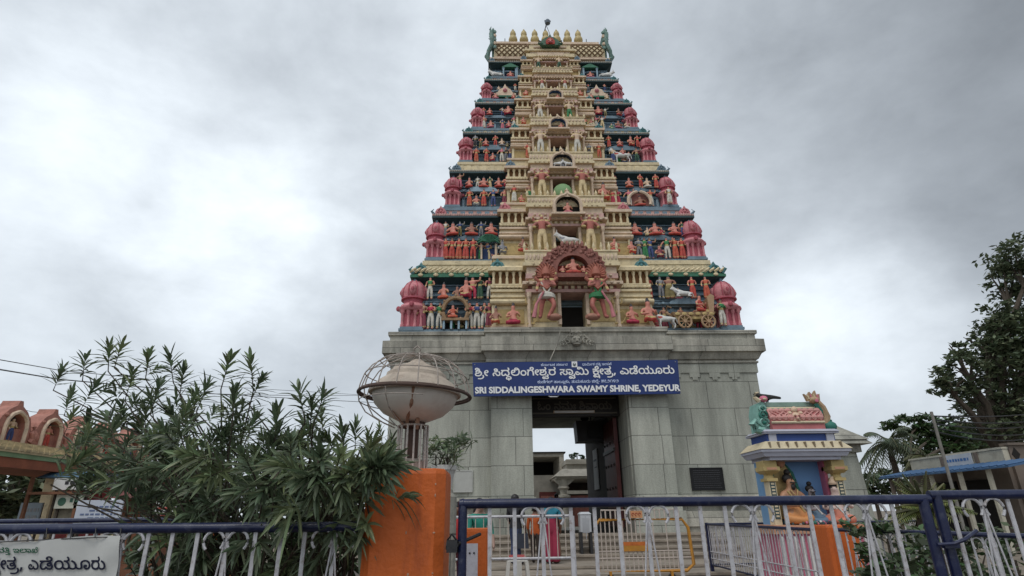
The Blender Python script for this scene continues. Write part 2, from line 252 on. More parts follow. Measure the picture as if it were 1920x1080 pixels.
GLY = {
 'shivowel': (630, '237 813 164 816 116 803 86 787 60 765 32 716 26 663 35 627 47 603 80 567 143 537 98 505 72 465 62 429 67 381 86 333 104 320 188 357 193 369 184 417 190 429 206 437 242 444 290 444 344 435 353 429 354 423 347 387 327 363 308 351 260 337 152 317 116 304 62 274 43 255 20 213 11 177 11 147 18 105 38 63 68 29 92 12 135 -9 188 -24 236 -30 302 -30 362 -24 416 -11 506 32 544 63 567 93 599 159 611 219 611 291 591 363 567 411 541 447 472 507 446 620 417 681 384 729 326 778 278 802/230 706 248 700 253 693 248 676 237 663 206 646 182 642 164 645 152 650 142 663 141 687 148 699 176 711/332 603 347 555 338 552 302 556 283 561/464 359 481 327 490 297 493 231 479 177 440 131 392 104 320 88 254 84 170 99 146 113 132 135 128 159 133 183 140 192 170 210 308 235 380 265 423 303 455 357 458 361'),
 'rasubscript': (134, '84 109 74 112 26 88 2 74 -5 61 22 -5 29 -65 15 -119 -16 -156 -40 -174 -70 -187 -166 -205 -244 -206 -352 -191 -364 -197 -371 -209 -389 -269 -380 -287 -364 -296 -244 -314 -172 -314 -112 -308 -58 -296 -4 -277 32 -258 80 -222 105 -191 130 -143 139 -113 146 -59 143 -17 129 37 102 91'),
 'lengthmark': (408, '268 579 231 582 165 568 123 547 87 517 51 465 31 417 18 351 18 297 30 225 61 153 92 105 141 53 201 8 267 -27 285 -17 308 21 327 57 323 75 243 122 188 171 158 213 140 261 147 268 183 261 237 261 297 277 327 293 355 315 388 369 399 411 399 453 376 513 333 555 303 570/255 473 270 465 281 447 282 411 274 393 249 373 213 366 171 369 147 377 139 387 146 411 164 441 195 467 219 474'),
 'sivowel': (705, '327 727 278 730 236 723 182 695 158 670 137 631 131 607 132 565 143 535 163 505 212 474 278 460 332 466 368 481 369 469 350 450 308 439 254 443 200 460 185 451 170 429 148 391 154 373 212 347 266 337 326 337 374 348 422 373 459 415 478 457 488 523 485 565 472 607 450 649 426 679 368 715/308 625 326 622 344 611 359 595 359 589 332 571 296 563 278 563 252 571 243 583 243 601 247 613 260 622 284 628/578 445 566 449 548 440 497 403 488 385 543 301 562 247 569 199 557 127 536 99 518 89 476 85 434 99 397 139 320 257 290 287 254 308 206 322 158 322 116 309 68 279 49 259 20 204 11 163 11 127 18 85 35 37 64 -17 88 -29 151 -5 173 13 170 31 137 91 128 133 128 163 134 186 152 206 170 210 200 208 224 194 337 31 398 -13 452 -29 506 -29 566 -13 620 20 654 67 671 103 686 175 686 223 676 283 659 331 618 403 596 431'),
 'da': (765, '651 801 639 805 621 796 575 765 564 747 572 729 611 675 623 639 621 597 613 585 597 576 561 570 51 570 32 561 24 543 24 483 32 465 51 456 111 453 61 381 37 321 24 243 24 189 30 141 42 99 74 39 105 8 159 -21 201 -30 237 -30 285 -21 339 5 381 43 429 2 465 -16 519 -30 567 -30 615 -16 651 2 685 33 702 57 725 105 738 159 741 195 738 273 714 357 682 417 640 471 687 498 713 525 737 579 741 627 732 675 708 729 685 765/447 453 501 438 531 420 562 393 592 351 616 285 624 225 620 171 610 129 598 111 577 93 537 84 513 88 483 101 456 129 445 153 438 189 426 207 411 213 357 213 333 204 310 135 279 99 261 90 225 84 183 95 161 117 153 135 141 213 145 267 165 339 197 387 221 411 261 436 303 450 363 458'),
 'dhasubscript': (63, '-59 -41 -153 -38 -207 -50 -261 -75 -313 -119 -347 -185 -354 -221 -354 -257 -348 -287 -328 -329 -297 -362 -261 -380 -213 -386 -171 -379 -167 -383 -169 -455 -159 -470 -141 -476 -87 -476 -69 -470 -57 -449 -57 -382 15 -386 63 -368 97 -335 121 -281 126 -257 126 -209 113 -167 90 -125 57 -91 33 -74 -21 -50/-63 -141 -18 -161 10 -191 21 -239 16 -269 9 -279 -15 -286 -33 -282 -52 -263 -69 -221 -81 -214 -135 -212 -157 -221 -176 -263 -189 -279 -213 -286 -232 -281 -245 -263 -245 -215 -237 -192 -219 -169 -195 -152 -159 -141 -93 -137'),
 'livowel': (795, '519 777 442 779 400 767 364 747 334 717 311 663 311 615 328 567 322 564 292 576 238 582 190 575 136 552 105 531 76 499 46 447 32 411 19 339 19 279 32 207 62 135 99 81 130 51 184 15 256 -14 346 -30 412 -30 502 -17 556 2 622 37 670 77 713 135 751 219 763 261 772 327 772 417 763 489 736 578 695 657 650 711 598 749 556 768/508 671 526 666 536 657 526 632 502 614 454 607 436 612 427 621 424 645 430 661 442 671 460 675/616 563 636 507 649 447 655 381 652 321 641 261 623 213 574 149 526 116 478 98 412 88 358 87 268 105 232 122 190 155 156 201 140 243 137 267 142 271 190 261 262 264 328 291 363 321 391 369 403 411 402 453 382 515 454 501 508 505 568 530 604 563 610 566/262 473 281 459 288 441 288 411 275 387 256 374 226 367 178 370 154 377 144 387 152 417 166 439 202 468 226 474'),
 'anusvara': (550, '281 519 232 516 184 503 136 480 106 458 78 429 46 374 32 339 19 267 19 213 31 147 54 93 87 45 124 13 172 -12 208 -24 268 -30 322 -26 381 -9 436 23 465 51 487 81 511 129 526 183 532 237 529 291 517 345 490 405 466 439 436 468 388 496 352 510/292 405 346 393 374 369 392 345 408 297 411 213 397 153 364 107 346 95 316 85 256 82 202 97 172 125 156 147 139 207 136 243 139 285 154 339 184 379 226 401 268 408'),
 'gevowel': (648, '459 825 422 828 374 821 314 793 290 773 272 747 257 717 251 675 257 645 283 603 314 587 350 585 392 606 409 639 406 669 396 687 374 705 378 711 422 723 464 715 489 693 500 651 489 603 470 584 404 570 56 570 38 562 30 549 29 483 37 465 56 456 120 453 72 369 45 279 32 171 33 3 40 -9 56 -18 140 -15 150 -9 158 9 158 69 161 201 168 261 179 315 203 375 232 417 270 447 320 458 356 455 386 445 417 417 441 381 466 327 485 225 488 9 492 -3 512 -18 590 -18 608 -10 616 3 617 147 603 291 585 351 556 411 509 471 512 478 568 513 599 561 611 591 617 633 610 693 586 747 555 783 512 810'),
 'sha': (630, '519 801 508 805 490 797 442 765 431 747 438 729 479 675 489 645 493 621 489 597 466 576 430 570 40 570 21 561 13 543 14 477 21 465 34 457 71 453 64 417 67 387 88 333 100 323 112 321 190 357 195 369 184 411 190 434 202 448 256 459 292 455 316 444 330 423 330 381 323 363 309 351 262 337 154 317 106 299 63 273 45 255 19 207 13 147 20 105 40 63 65 33 94 12 136 -9 190 -24 238 -30 304 -30 358 -24 424 -6 466 13 502 35 544 74 570 111 600 183 610 273 607 309 588 375 563 423 522 477 566 507 581 525 600 561 610 615 606 651 588 705 557 759/448 406 475 363 490 297 486 213 473 177 448 143 405 111 340 91 256 84 184 95 160 104 137 129 130 159 136 184 154 201 172 209 304 234 346 249 382 269 410 297 427 327 438 363 440 405'),
 'vasubscript': (128, '84 115 71 120 59 118 11 97 -3 85 -5 73 18 31 28 -5 26 -23 17 -36 -7 -41 -151 -42 -168 -53 -175 -71 -174 -119 -163 -136 -145 -143 -31 -144 -9 -155 23 -184 35 -203 41 -233 37 -263 23 -281 -7 -287 -37 -280 -56 -263 -71 -221 -91 -209 -145 -210 -169 -228 -173 -191 -190 -155 -205 -141 -241 -122 -301 -120 -331 -129 -361 -146 -385 -173 -400 -203 -406 -227 -406 -263 -394 -299 -377 -329 -343 -359 -313 -374 -265 -386 -223 -386 -175 -374 -121 -342 -67 -374 -19 -386 47 -380 89 -360 127 -323 144 -281 149 -245 134 -179 113 -143 92 -119 93 -113 119 -86 134 -59 140 -35 139 7 113 73/-277 -217 -273 -221 -271 -245 -259 -260 -241 -266 -193 -267 -196 -275 -217 -283 -241 -287 -271 -283 -296 -269 -304 -251 -302 -227 -295 -218'),
 'ra': (651, '537 801 525 804 507 795 461 765 450 747 458 729 495 680 505 657 510 603 505 591 489 579 447 570 51 570 33 562 25 549 24 483 32 465 51 456 93 453 49 381 31 327 24 279 24 231 31 183 42 147 74 87 103 51 135 27 195 -6 255 -24 303 -30 351 -30 399 -24 459 -5 513 24 567 74 591 111 609 148 623 195 627 291 618 345 605 381 586 417 543 471 543 477 577 501 604 531 626 591 627 633 617 681 599 723 562 777/375 453 411 443 435 430 469 399 490 369 503 333 510 291 510 255 502 207 492 177 477 153 447 122 423 106 393 95 351 88 279 91 243 101 213 117 183 143 164 171 148 213 141 273 151 339 165 374 188 405 231 438 291 456 333 459'),
 'sanocrest': (709, '559 565 34 567 21 559 13 541 13 481 22 465 34 458 304 457 322 456 328 451 294 433 278 415 265 379 272 343 297 313 322 300 352 298 370 304 403 331 415 355 417 379 413 397 395 427 355 451 364 457 550 457 562 461 577 481 577 541 569 559/580 445 568 449 550 440 499 403 490 385 545 301 564 247 571 199 559 127 538 99 520 89 478 85 436 99 399 139 322 257 292 287 256 308 208 322 160 322 118 309 70 279 51 259 22 204 13 163 13 127 20 85 37 37 66 -17 90 -29 153 -5 175 13 172 31 139 91 130 133 130 163 136 186 154 206 172 210 202 208 226 194 339 31 400 -13 454 -29 508 -29 568 -13 622 20 656 67 673 103 688 175 688 223 678 283 661 331 620 403 598 431'),
 'aavowelsign': (449, '144 567 -247 569 -260 561 -267 549 -267 477 -259 464 -241 456 101 456 167 447 215 432 239 415 276 375 300 315 308 231 295 153 285 129 263 101 239 87 215 81 173 82 149 88 131 102 117 129 119 139 167 132 198 147 224 183 230 207 228 225 209 265 191 281 167 293 125 297 71 279 37 249 15 207 5 153 13 99 46 33 80 3 137 -23 179 -30 215 -30 275 -18 335 14 375 57 410 129 425 213 422 303 402 381 373 441 335 488 293 520 227 551'),
 'mivowel': (1180, '406 777 314 778 278 767 236 742 217 723 192 675 188 633 194 598 216 555 242 531 284 510 332 501 386 504 446 528 476 552 518 608 560 571 615 495 644 433 664 363 674 297 674 219 664 165 650 129 632 107 608 92 566 84 530 90 500 107 481 129 464 189 452 206 434 213 380 213 357 201 336 135 318 111 302 99 272 89 230 84 194 88 164 98 136 123 125 153 126 195 133 213 146 226 176 236 194 233 204 219 202 183 212 166 230 159 278 155 296 162 303 171 317 225 309 267 280 309 236 334 194 342 128 335 70 303 52 285 30 249 11 183 11 147 18 111 36 69 69 27 104 2 146 -18 206 -30 278 -26 338 -8 374 14 410 45 446 8 488 -16 542 -30 590 -30 644 -18 680 0 710 20 740 49 800 6 866 -22 914 -30 998 -23 1058 3 1107 45 1143 111 1160 183 1160 249 1150 309 1131 363 1100 423 1070 463 1004 526 926 575 908 579 890 567 850 489 860 473 902 451 957 411 981 387 1011 345 1036 279 1043 231 1039 171 1031 141 1014 117 992 98 962 88 932 84 884 91 854 102 818 128 786 165 794 225 794 285 785 363 773 417 742 501 699 579 638 656 560 718 470 762/398 671 415 663 416 657 410 639 393 621 350 607 325 609 308 620 303 633 303 651 314 667 338 675'),
 'kassevowel': (574, '389 827 351 827 309 818 249 786 225 761 207 731 196 695 195 671 205 635 225 604 261 586 297 585 335 605 354 641 349 671 339 687 322 701 321 709 357 722 405 716 423 705 436 689 444 653 437 611 417 586 375 573 339 569 45 569 27 561 18 539 18 479 27 463 39 456 237 455 247 449 252 431 251 413 237 393 45 392 27 384 19 371 18 317 24 299 39 288 69 287 75 281 56 245 42 203 39 167 51 108 72 65 99 33 123 14 173 -13 105 -35 85 -49 65 -73 45 -127 45 -163 56 -199 74 -229 99 -253 135 -273 165 -282 219 -286 261 -279 327 -242 363 -267 393 -280 423 -286 459 -285 513 -268 502 -331 508 -349 525 -360 579 -369 597 -361 604 -349 615 -277 612 -187 594 -103 557 -19 525 26 513 32 495 25 447 -4 439 -19 445 -37 473 -79 483 -115 479 -163 471 -176 459 -184 435 -187 405 -178 393 -163 378 -121 363 -110 303 -110 279 -133 279 -109 270 -73 259 -55 235 -31 291 -31 369 -22 405 -10 453 15 479 35 502 65 520 101 533 149 534 191 528 221 498 287 531 287 552 299 558 317 558 365 550 383 531 392 369 393 363 449 369 458 417 464 453 476 495 499 520 521 545 563 558 605 561 641 556 683 532 743 495 786 441 816/339 283 369 273 387 260 411 227 417 173 408 137 381 106 345 90 291 83 236 89 201 100 165 138 156 173 157 203 165 233 195 267 231 282 261 287/171 -116 176 -121 179 -145 189 -159 207 -166 260 -169 243 -181 201 -187 158 -175 148 -157 148 -127 159 -116'),
 'ta': (622, '510 801 498 804 480 795 432 763 424 747 431 729 469 681 482 645 486 621 482 597 462 578 420 570 48 570 30 562 22 549 22 477 29 465 42 457 366 456 390 444 411 423 408 416 324 420 282 411 252 399 213 369 196 339 187 309 189 261 209 219 234 194 288 169 342 162 390 168 426 180 492 217 495 201 486 161 456 122 408 97 340 87 294 84 234 91 198 102 174 116 143 153 133 195 135 243 120 263 48 276 28 267 19 249 15 183 21 147 40 99 59 69 96 32 162 -5 216 -22 276 -30 342 -30 396 -24 474 1 504 17 546 50 565 75 591 129 600 171 603 213 591 273 567 321 544 351 536 411 508 471 559 507 579 531 597 573 603 621 591 681 566 735 532 783/384 315 417 309 418 303 409 291 384 277 336 273 306 282 306 306 348 317'),
 'comma': (268, '197 135 108 138 90 129 83 117 35 -117 41 -135 54 -143 108 -144 132 -129 183 -9 218 99 212 123'),
 'e': (787, '322 597 254 600 233 591 224 573 218 519 224 495 242 483 356 473 434 456 512 424 566 388 616 333 640 279 650 225 650 189 638 129 620 101 602 90 566 84 530 90 500 107 481 129 464 189 452 206 434 213 380 213 357 201 336 135 318 111 302 99 272 89 230 84 194 88 164 98 136 123 125 153 130 207 152 231 176 236 200 228 205 213 201 183 207 171 224 160 284 156 299 165 313 201 317 231 313 255 296 291 260 323 213 339 164 342 128 335 80 310 56 289 40 267 15 207 11 147 18 111 36 69 76 21 128 -10 164 -23 206 -30 248 -30 296 -23 356 2 410 45 446 8 494 -18 548 -30 596 -29 656 -11 692 11 723 45 749 93 767 171 767 243 760 285 743 339 722 381 674 448 614 499 523 549 422 582'),
 'ddevowel': (768, '592 825 555 828 507 822 441 790 423 775 400 741 384 705 381 681 391 639 413 603 447 587 483 586 520 603 540 639 537 669 526 687 506 705 509 711 525 719 555 723 591 716 620 693 630 657 624 609 615 596 597 582 537 570 51 570 32 561 24 543 24 483 32 465 51 456 111 453 61 381 37 321 24 249 29 153 42 99 75 38 105 8 135 -11 195 -30 237 -30 297 -17 345 9 381 43 429 3 471 -18 525 -30 567 -30 603 -23 645 -5 669 11 699 41 736 111 747 165 747 207 738 255 711 321 702 393 679 441 650 477 692 507 725 549 743 597 747 657 735 711 703 765 657 803/465 454 531 436 547 423 477 408 441 388 423 369 408 339 402 309 407 267 420 237 447 206 501 180 567 177 633 200 636 171 627 131 609 107 579 90 543 84 501 92 483 101 456 129 442 165 433 189 417 200 345 200 330 189 310 135 279 99 261 90 231 84 201 88 183 95 158 123 145 171 141 231 152 303 171 351 191 381 237 423 279 444 333 456 417 459/555 322 579 316 594 303 594 297 579 282 555 276 525 278 517 285 513 297 514 309 525 320'),
 'ya': (1336, '852 801 841 805 823 797 773 765 762 747 769 731 800 693 819 657 822 603 812 585 799 577 763 570 607 570 591 561 583 543 583 483 591 465 607 456 655 455 709 431 769 382 808 327 828 255 831 189 817 136 781 98 721 84 673 91 631 110 576 159 589 243 589 303 580 363 566 405 541 456 513 495 463 538 415 562 373 575 313 582 265 579 205 564 157 540 115 509 78 465 46 405 29 351 22 303 22 249 34 183 49 141 78 87 103 53 133 26 169 3 217 -18 283 -30 331 -30 379 -22 427 -5 475 23 511 55 523 57 577 14 619 -9 655 -22 697 -30 745 -30 805 -18 859 11 901 45 952 9 1009 -18 1063 -30 1111 -30 1171 -18 1231 14 1267 51 1294 99 1312 153 1318 219 1312 285 1285 369 1244 441 1195 497 1129 547 1069 580 1047 567 1006 489 1015 474 1063 448 1111 412 1142 381 1171 338 1186 303 1197 249 1198 183 1191 153 1171 117 1147 96 1087 84 1039 91 1009 104 948 153 949 249 934 321 895 399 872 429 836 465 838 471 883 495 914 525 934 567 940 597 939 645 921 705 889 759/355 461 391 448 409 436 434 411 453 381 472 303 472 255 465 213 452 171 434 141 391 104 337 87 301 84 265 89 229 99 193 122 168 153 156 177 139 267 149 351 162 387 174 405 193 427 223 448 277 464'),
 'uuvowelsign': (746, '461 579 376 579 310 562 238 523 195 477 171 435 152 375 148 291 157 153 148 112 131 93 88 84 34 96 -2 122 -50 172 -68 181 -86 172 -117 141 -133 117 -128 99 -66 33 -32 8 11 -15 76 -30 112 -30 165 -15 208 8 226 24 247 51 264 87 274 141 266 327 277 387 304 427 334 450 364 461 412 468 454 464 490 456 514 445 544 421 567 393 581 369 595 333 607 267 607 201 600 165 580 120 552 93 520 82 472 82 436 98 423 117 419 135 424 138 466 132 502 149 514 162 527 189 529 225 514 261 496 279 466 294 448 297 406 294 370 278 348 261 326 231 314 201 307 165 307 129 315 93 332 57 370 11 424 -18 478 -30 556 -24 616 1 658 34 684 69 715 141 727 231 721 309 703 381 671 447 634 496 598 526 526 564'),
 'uvowelsign': (364, '100 579 90 579 76 570 33 489 40 476 100 442 136 415 170 381 202 333 216 297 226 243 225 183 217 147 196 113 172 95 118 84 88 87 52 96 22 113 -6 135 -50 181 -68 190 -91 177 -126 141 -135 123 -128 107 -94 69 -38 21 28 -15 94 -30 142 -30 202 -16 262 17 299 57 329 117 343 171 346 219 336 303 313 369 274 438 225 495 166 541'),
 'ka': (574, '471 801 459 804 441 795 393 763 385 747 392 729 430 681 443 645 447 621 443 597 425 579 381 570 45 570 27 562 19 549 19 477 26 465 39 457 237 456 244 453 252 435 251 411 237 394 45 393 27 385 21 375 18 315 26 297 39 289 75 285 48 225 39 171 50 111 83 51 123 14 171 -10 231 -27 309 -30 363 -23 429 1 471 29 504 69 528 123 534 189 525 230 498 285 537 289 550 297 558 315 558 369 549 385 531 393 369 394 363 447 369 455 453 468 495 489 520 507 537 527 558 573 564 621 550 687 513 756 489 787/321 285 368 273 405 239 417 201 413 147 393 116 369 98 309 84 250 87 201 101 170 129 156 171 162 225 176 249 207 274 267 288'),
 'nanocrest': (711, '562 565 46 568 24 559 16 541 17 481 23 469 40 458 364 456 424 437 472 404 503 373 533 331 553 289 564 247 568 217 564 145 553 115 532 94 508 86 478 85 442 96 424 108 399 139 322 257 292 287 256 308 208 322 160 322 118 309 70 279 51 259 22 204 13 163 13 127 20 85 34 44 58 -5 76 -25 88 -30 123 -17 166 2 175 13 172 31 139 91 131 127 130 163 136 186 147 199 160 208 178 211 208 206 227 193 339 31 388 -7 436 -26 508 -29 550 -20 595 1 632 31 665 85 682 139 688 205 679 277 660 331 619 403 571 457 580 487 580 541 572 559'),
 'reph': (567, '551 567 251 570 179 564 143 557 95 537 61 513 41 489 19 441 14 387 23 352 38 321 79 273 41 225 23 171 24 123 32 93 47 63 79 27 125 1 161 -11 239 -18 257 -10 265 3 265 75 257 88 245 95 185 103 155 119 146 129 140 147 140 171 146 189 167 208 215 219 377 220 389 227 398 243 398 309 389 325 371 333 221 333 167 342 149 353 136 369 131 393 137 423 155 442 167 447 221 456 545 456 561 465 569 483 569 543 561 561'),
 'tta': (815, '247 669 193 666 151 652 108 627 85 597 71 567 67 525 78 489 109 435 78 399 47 345 33 303 22 243 22 189 28 147 46 93 66 57 115 8 163 -16 199 -26 271 -30 331 -18 379 5 433 47 475 9 518 -15 577 -30 631 -30 667 -23 715 -3 747 21 775 60 796 117 799 171 795 201 764 273 715 327 715 333 748 369 776 435 781 471 770 525 748 567 727 593 685 622 649 639 607 652 597 651 583 640 570 609 555 567 557 555 571 543 625 525 647 507 660 477 658 435 638 411 619 404 583 399 511 399 493 392 481 369 481 315 489 297 499 291 577 287 612 273 650 243 671 213 681 171 671 117 655 99 637 90 595 84 559 90 535 102 508 129 481 205 463 213 403 213 381 201 359 141 343 119 319 98 259 84 205 91 169 110 150 135 139 177 142 201 187 192 247 192 283 199 325 217 355 239 368 255 388 291 397 333 397 357 388 393 355 442 301 473 211 488 193 500 184 513 183 531 190 543 205 551 253 559 266 567 273 579 268 645 259 662/265 372 279 357 283 339 280 321 269 309 253 301 223 297 169 302 157 307 154 315 168 339 193 364 223 374'),
 'sa': (709, '601 799 586 805 574 800 519 763 509 745 514 732 553 685 567 649 570 607 563 589 550 579 478 568 40 568 21 559 13 541 13 481 22 465 34 458 316 457 328 451 294 433 278 415 265 385 266 361 279 331 298 312 328 298 358 299 382 310 400 327 415 355 418 373 413 397 400 421 388 434 355 451 358 455 520 457 550 461 580 469 622 490 658 522 676 554 685 583 688 625 684 655 676 684 653 733 629 769/580 445 568 449 550 440 499 403 490 385 545 301 564 247 571 199 559 127 538 99 520 89 478 85 436 99 399 139 322 257 292 287 256 308 208 322 160 322 118 309 70 279 51 259 22 204 13 163 13 127 20 85 37 37 66 -17 90 -29 153 -5 175 13 172 31 139 91 130 133 130 163 136 186 154 206 172 210 202 208 226 194 339 31 400 -13 454 -29 508 -29 568 -13 622 20 656 67 673 103 688 175 688 223 678 283 661 331 620 403 598 431'),
 'kanocrest': (574, '426 567 45 570 26 561 18 543 18 483 27 464 45 456 237 456 244 453 252 435 251 411 237 394 45 393 27 385 21 375 18 315 26 297 39 289 75 285 48 225 39 177 48 117 75 61 93 38 117 18 171 -10 231 -27 309 -30 363 -23 417 -5 469 27 501 63 528 123 534 189 525 230 498 285 537 289 550 297 558 315 558 369 549 385 531 393 375 393 366 399 365 453 423 457 436 465 443 477 444 543 436 561/321 285 368 273 405 239 417 201 413 147 393 116 369 98 309 84 250 87 201 101 170 129 156 171 162 225 176 249 207 274 267 288'),
 'dhanocrest': (765, '615 567 51 570 32 561 24 543 24 483 32 465 51 456 111 453 61 381 31 297 24 249 24 189 30 141 42 99 74 39 105 8 132 -9 195 -30 255 -27 321 -9 324 -45 318 -135 326 -153 345 -162 423 -162 439 -153 447 -135 441 -45 441 -15 447 -9 483 -23 525 -30 567 -30 597 -23 651 2 685 33 702 57 724 105 738 159 741 243 737 279 724 333 693 399 669 433 632 471 633 543 625 561/447 453 501 437 537 415 573 379 598 339 617 279 624 225 620 171 610 129 592 105 573 92 537 84 513 88 483 101 456 129 445 153 438 189 426 207 411 213 357 213 333 204 310 135 279 99 261 90 225 84 183 95 158 123 144 177 141 231 145 267 162 333 191 381 221 411 261 436 303 450 363 458'),
 'tivowel': (616, '279 735 242 738 188 731 134 706 112 687 86 645 77 615 77 573 90 537 104 512 140 481 182 463 236 456 284 463 338 488 372 519 392 544 401 537 419 501 430 459 434 423 428 414 374 423 314 423 267 411 224 388 206 369 186 327 182 285 193 243 205 219 230 194 266 176 308 165 344 162 410 174 452 194 482 216 490 213 491 201 484 165 471 141 446 117 422 104 380 91 314 84 218 95 170 117 139 153 129 195 131 243 122 259 92 270 38 275 24 267 15 249 11 183 23 129 55 69 92 32 122 13 176 -12 242 -27 338 -30 392 -24 458 -4 500 17 538 45 561 75 587 129 599 195 596 237 587 273 548 345 551 429 539 495 500 585 470 628 422 675 344 718/278 627 296 623 304 615 290 584 272 571 254 565 218 564 200 572 191 585 192 609 199 621 224 630/380 315 413 309 415 303 404 290 380 277 332 273 302 282 302 306 344 317'),
 'tasubscript': (65, '-34 -32 -90 -41 -126 -59 -156 -85 -185 -146 -189 -170 -186 -212 -192 -218 -438 -218 -456 -226 -465 -248 -465 -302 -456 -321 -438 -329 -318 -329 -42 -326 24 -310 54 -294 82 -272 100 -248 117 -206 120 -170 108 -122 88 -86 54 -56 6 -37/-18 -138 -5 -146 8 -164 3 -200 -12 -211 -54 -218 -72 -216 -79 -206 -81 -176 -75 -158 -54 -140'),
 'i': (711, '523 578 473 581 419 569 371 543 335 509 291 548 239 574 197 581 131 575 89 557 47 523 27 494 11 452 8 398 20 344 35 312 53 303 133 332 140 350 129 386 126 416 134 446 149 459 185 467 227 456 261 422 276 374 287 357 305 350 365 350 386 362 407 422 437 456 479 467 515 461 549 434 565 404 575 332 565 242 553 206 545 205 509 237 461 266 413 286 353 299 281 299 239 291 191 272 155 247 130 212 113 164 110 140 114 110 137 50 179 7 227 -17 311 -31 395 -25 443 -13 527 23 534 14 551 -49 563 -67 581 -71 641 -60 659 -52 669 -34 668 -22 650 38 622 104 666 188 686 254 692 344 685 398 660 470 630 518 587 554 550 572/347 189 413 171 455 141 473 122 467 110 437 97 359 83 317 80 263 89 236 110 228 140 233 164 257 182 299 191'),
 'lanocrest': (769, '270 579 232 582 167 567 124 545 87 513 58 471 32 411 19 339 19 279 32 207 50 159 81 105 112 67 148 38 214 1 280 -20 346 -30 418 -30 472 -24 532 -11 568 3 622 32 664 64 701 111 726 159 745 219 751 273 740 357 730 387 700 444 638 513 637 543 629 561 610 570 448 570 429 561 421 543 421 483 430 464 448 456 538 454 575 423 604 386 619 357 630 315 630 249 619 201 605 177 568 137 544 120 508 105 466 94 412 87 358 87 274 103 244 116 208 140 177 171 160 196 137 261 142 271 184 261 238 261 292 273 353 309 377 339 389 363 403 411 403 441 397 477 384 507 368 531 346 550 310 569/262 473 281 459 288 441 288 411 275 387 256 374 226 367 178 370 154 378 144 387 152 417 166 439 202 468 226 474'),
 'khevowel': (863, '683 825 645 828 597 821 543 796 518 777 499 753 482 717 474 681 482 645 501 609 519 595 549 585 579 587 603 597 619 609 629 627 632 663 621 685 599 705 603 712 645 722 675 719 705 703 719 681 723 657 719 615 711 599 693 584 633 570 495 570 479 561 471 543 471 483 479 465 495 456 549 455 609 425 655 387 700 321 720 249 723 213 719 177 705 135 690 117 663 97 597 84 549 91 501 113 457 147 473 195 486 273 486 333 480 375 466 423 441 477 394 531 339 564 285 579 243 582 213 578 153 557 109 525 85 489 69 441 69 393 85 345 105 319 141 295 186 279 123 269 93 257 59 237 27 201 8 153 6 111 18 69 45 24 99 -12 171 -30 213 -30 284 -15 345 14 393 50 477 0 519 -18 555 -27 579 -30 645 -27 687 -18 717 -5 753 17 787 51 820 111 834 153 840 195 840 243 833 291 822 327 783 403 725 471 777 500 814 543 833 585 840 621 840 657 828 711 795 767 747 804/261 472 285 468 313 453 336 429 352 399 368 315 365 249 360 225 351 221 297 250 231 270 191 279 231 288 265 309 284 345 288 363 284 387 268 417 249 432 225 441 183 436 180 441 189 454 207 466 243 474/213 166 255 153 291 130 302 117 265 93 213 82 177 81 147 87 131 99 123 123 126 147 141 162 165 168'),
 'nnivowel': (864, '696 825 658 828 593 813 550 787 524 753 508 705 511 663 537 615 576 585 568 580 526 575 490 562 454 543 406 504 364 541 304 570 232 582 190 579 148 570 106 551 76 529 51 501 24 441 19 381 28 346 46 309 81 267 80 261 43 225 26 195 13 153 13 117 26 69 45 33 76 2 112 -17 172 -30 208 -30 250 -23 334 14 353 27 362 45 341 81 317 111 304 119 292 118 250 92 208 82 160 86 139 105 131 147 135 171 147 189 166 201 184 206 262 210 278 219 286 237 286 286 274 308 262 314 184 324 160 338 148 351 136 393 147 435 167 453 202 464 250 465 292 455 316 439 335 417 359 351 376 340 400 339 436 339 454 346 465 363 484 417 502 439 526 456 562 465 598 465 628 459 652 447 677 423 700 387 714 345 720 303 721 213 714 171 701 135 683 111 664 95 622 82 562 86 550 90 532 107 522 129 520 165 526 186 544 201 568 203 580 195 581 147 588 135 604 126 652 123 671 129 688 153 694 183 694 213 688 236 674 261 652 283 604 305 538 308 502 298 469 279 444 255 429 231 410 183 406 147 417 87 439 45 472 11 526 -18 580 -30 646 -27 700 -11 752 21 793 69 828 153 838 207 841 267 828 369 792 465 824 501 845 543 859 597 859 645 847 699 809 765 790 784 754 807/700 717 725 699 720 687 682 673 646 673 628 679 622 687 619 699 628 715 658 723/742 588 746 585 745 573 724 548 712 547 694 557 679 567'),
 'ga': (648, '524 801 512 804 494 795 446 763 438 747 445 729 483 681 496 645 500 621 496 597 476 578 434 570 56 570 37 561 29 543 29 483 37 465 56 456 120 453 72 369 53 315 41 261 32 171 32 9 38 -6 56 -18 128 -18 146 -12 157 3 161 207 174 297 188 340 206 380 230 415 272 448 326 459 374 450 398 436 441 381 464 331 475 291 488 183 489 3 496 -9 512 -18 590 -18 609 -9 617 9 617 147 604 285 585 351 556 411 514 465 518 473 560 497 591 531 611 573 617 621 605 681 580 735 546 783'),
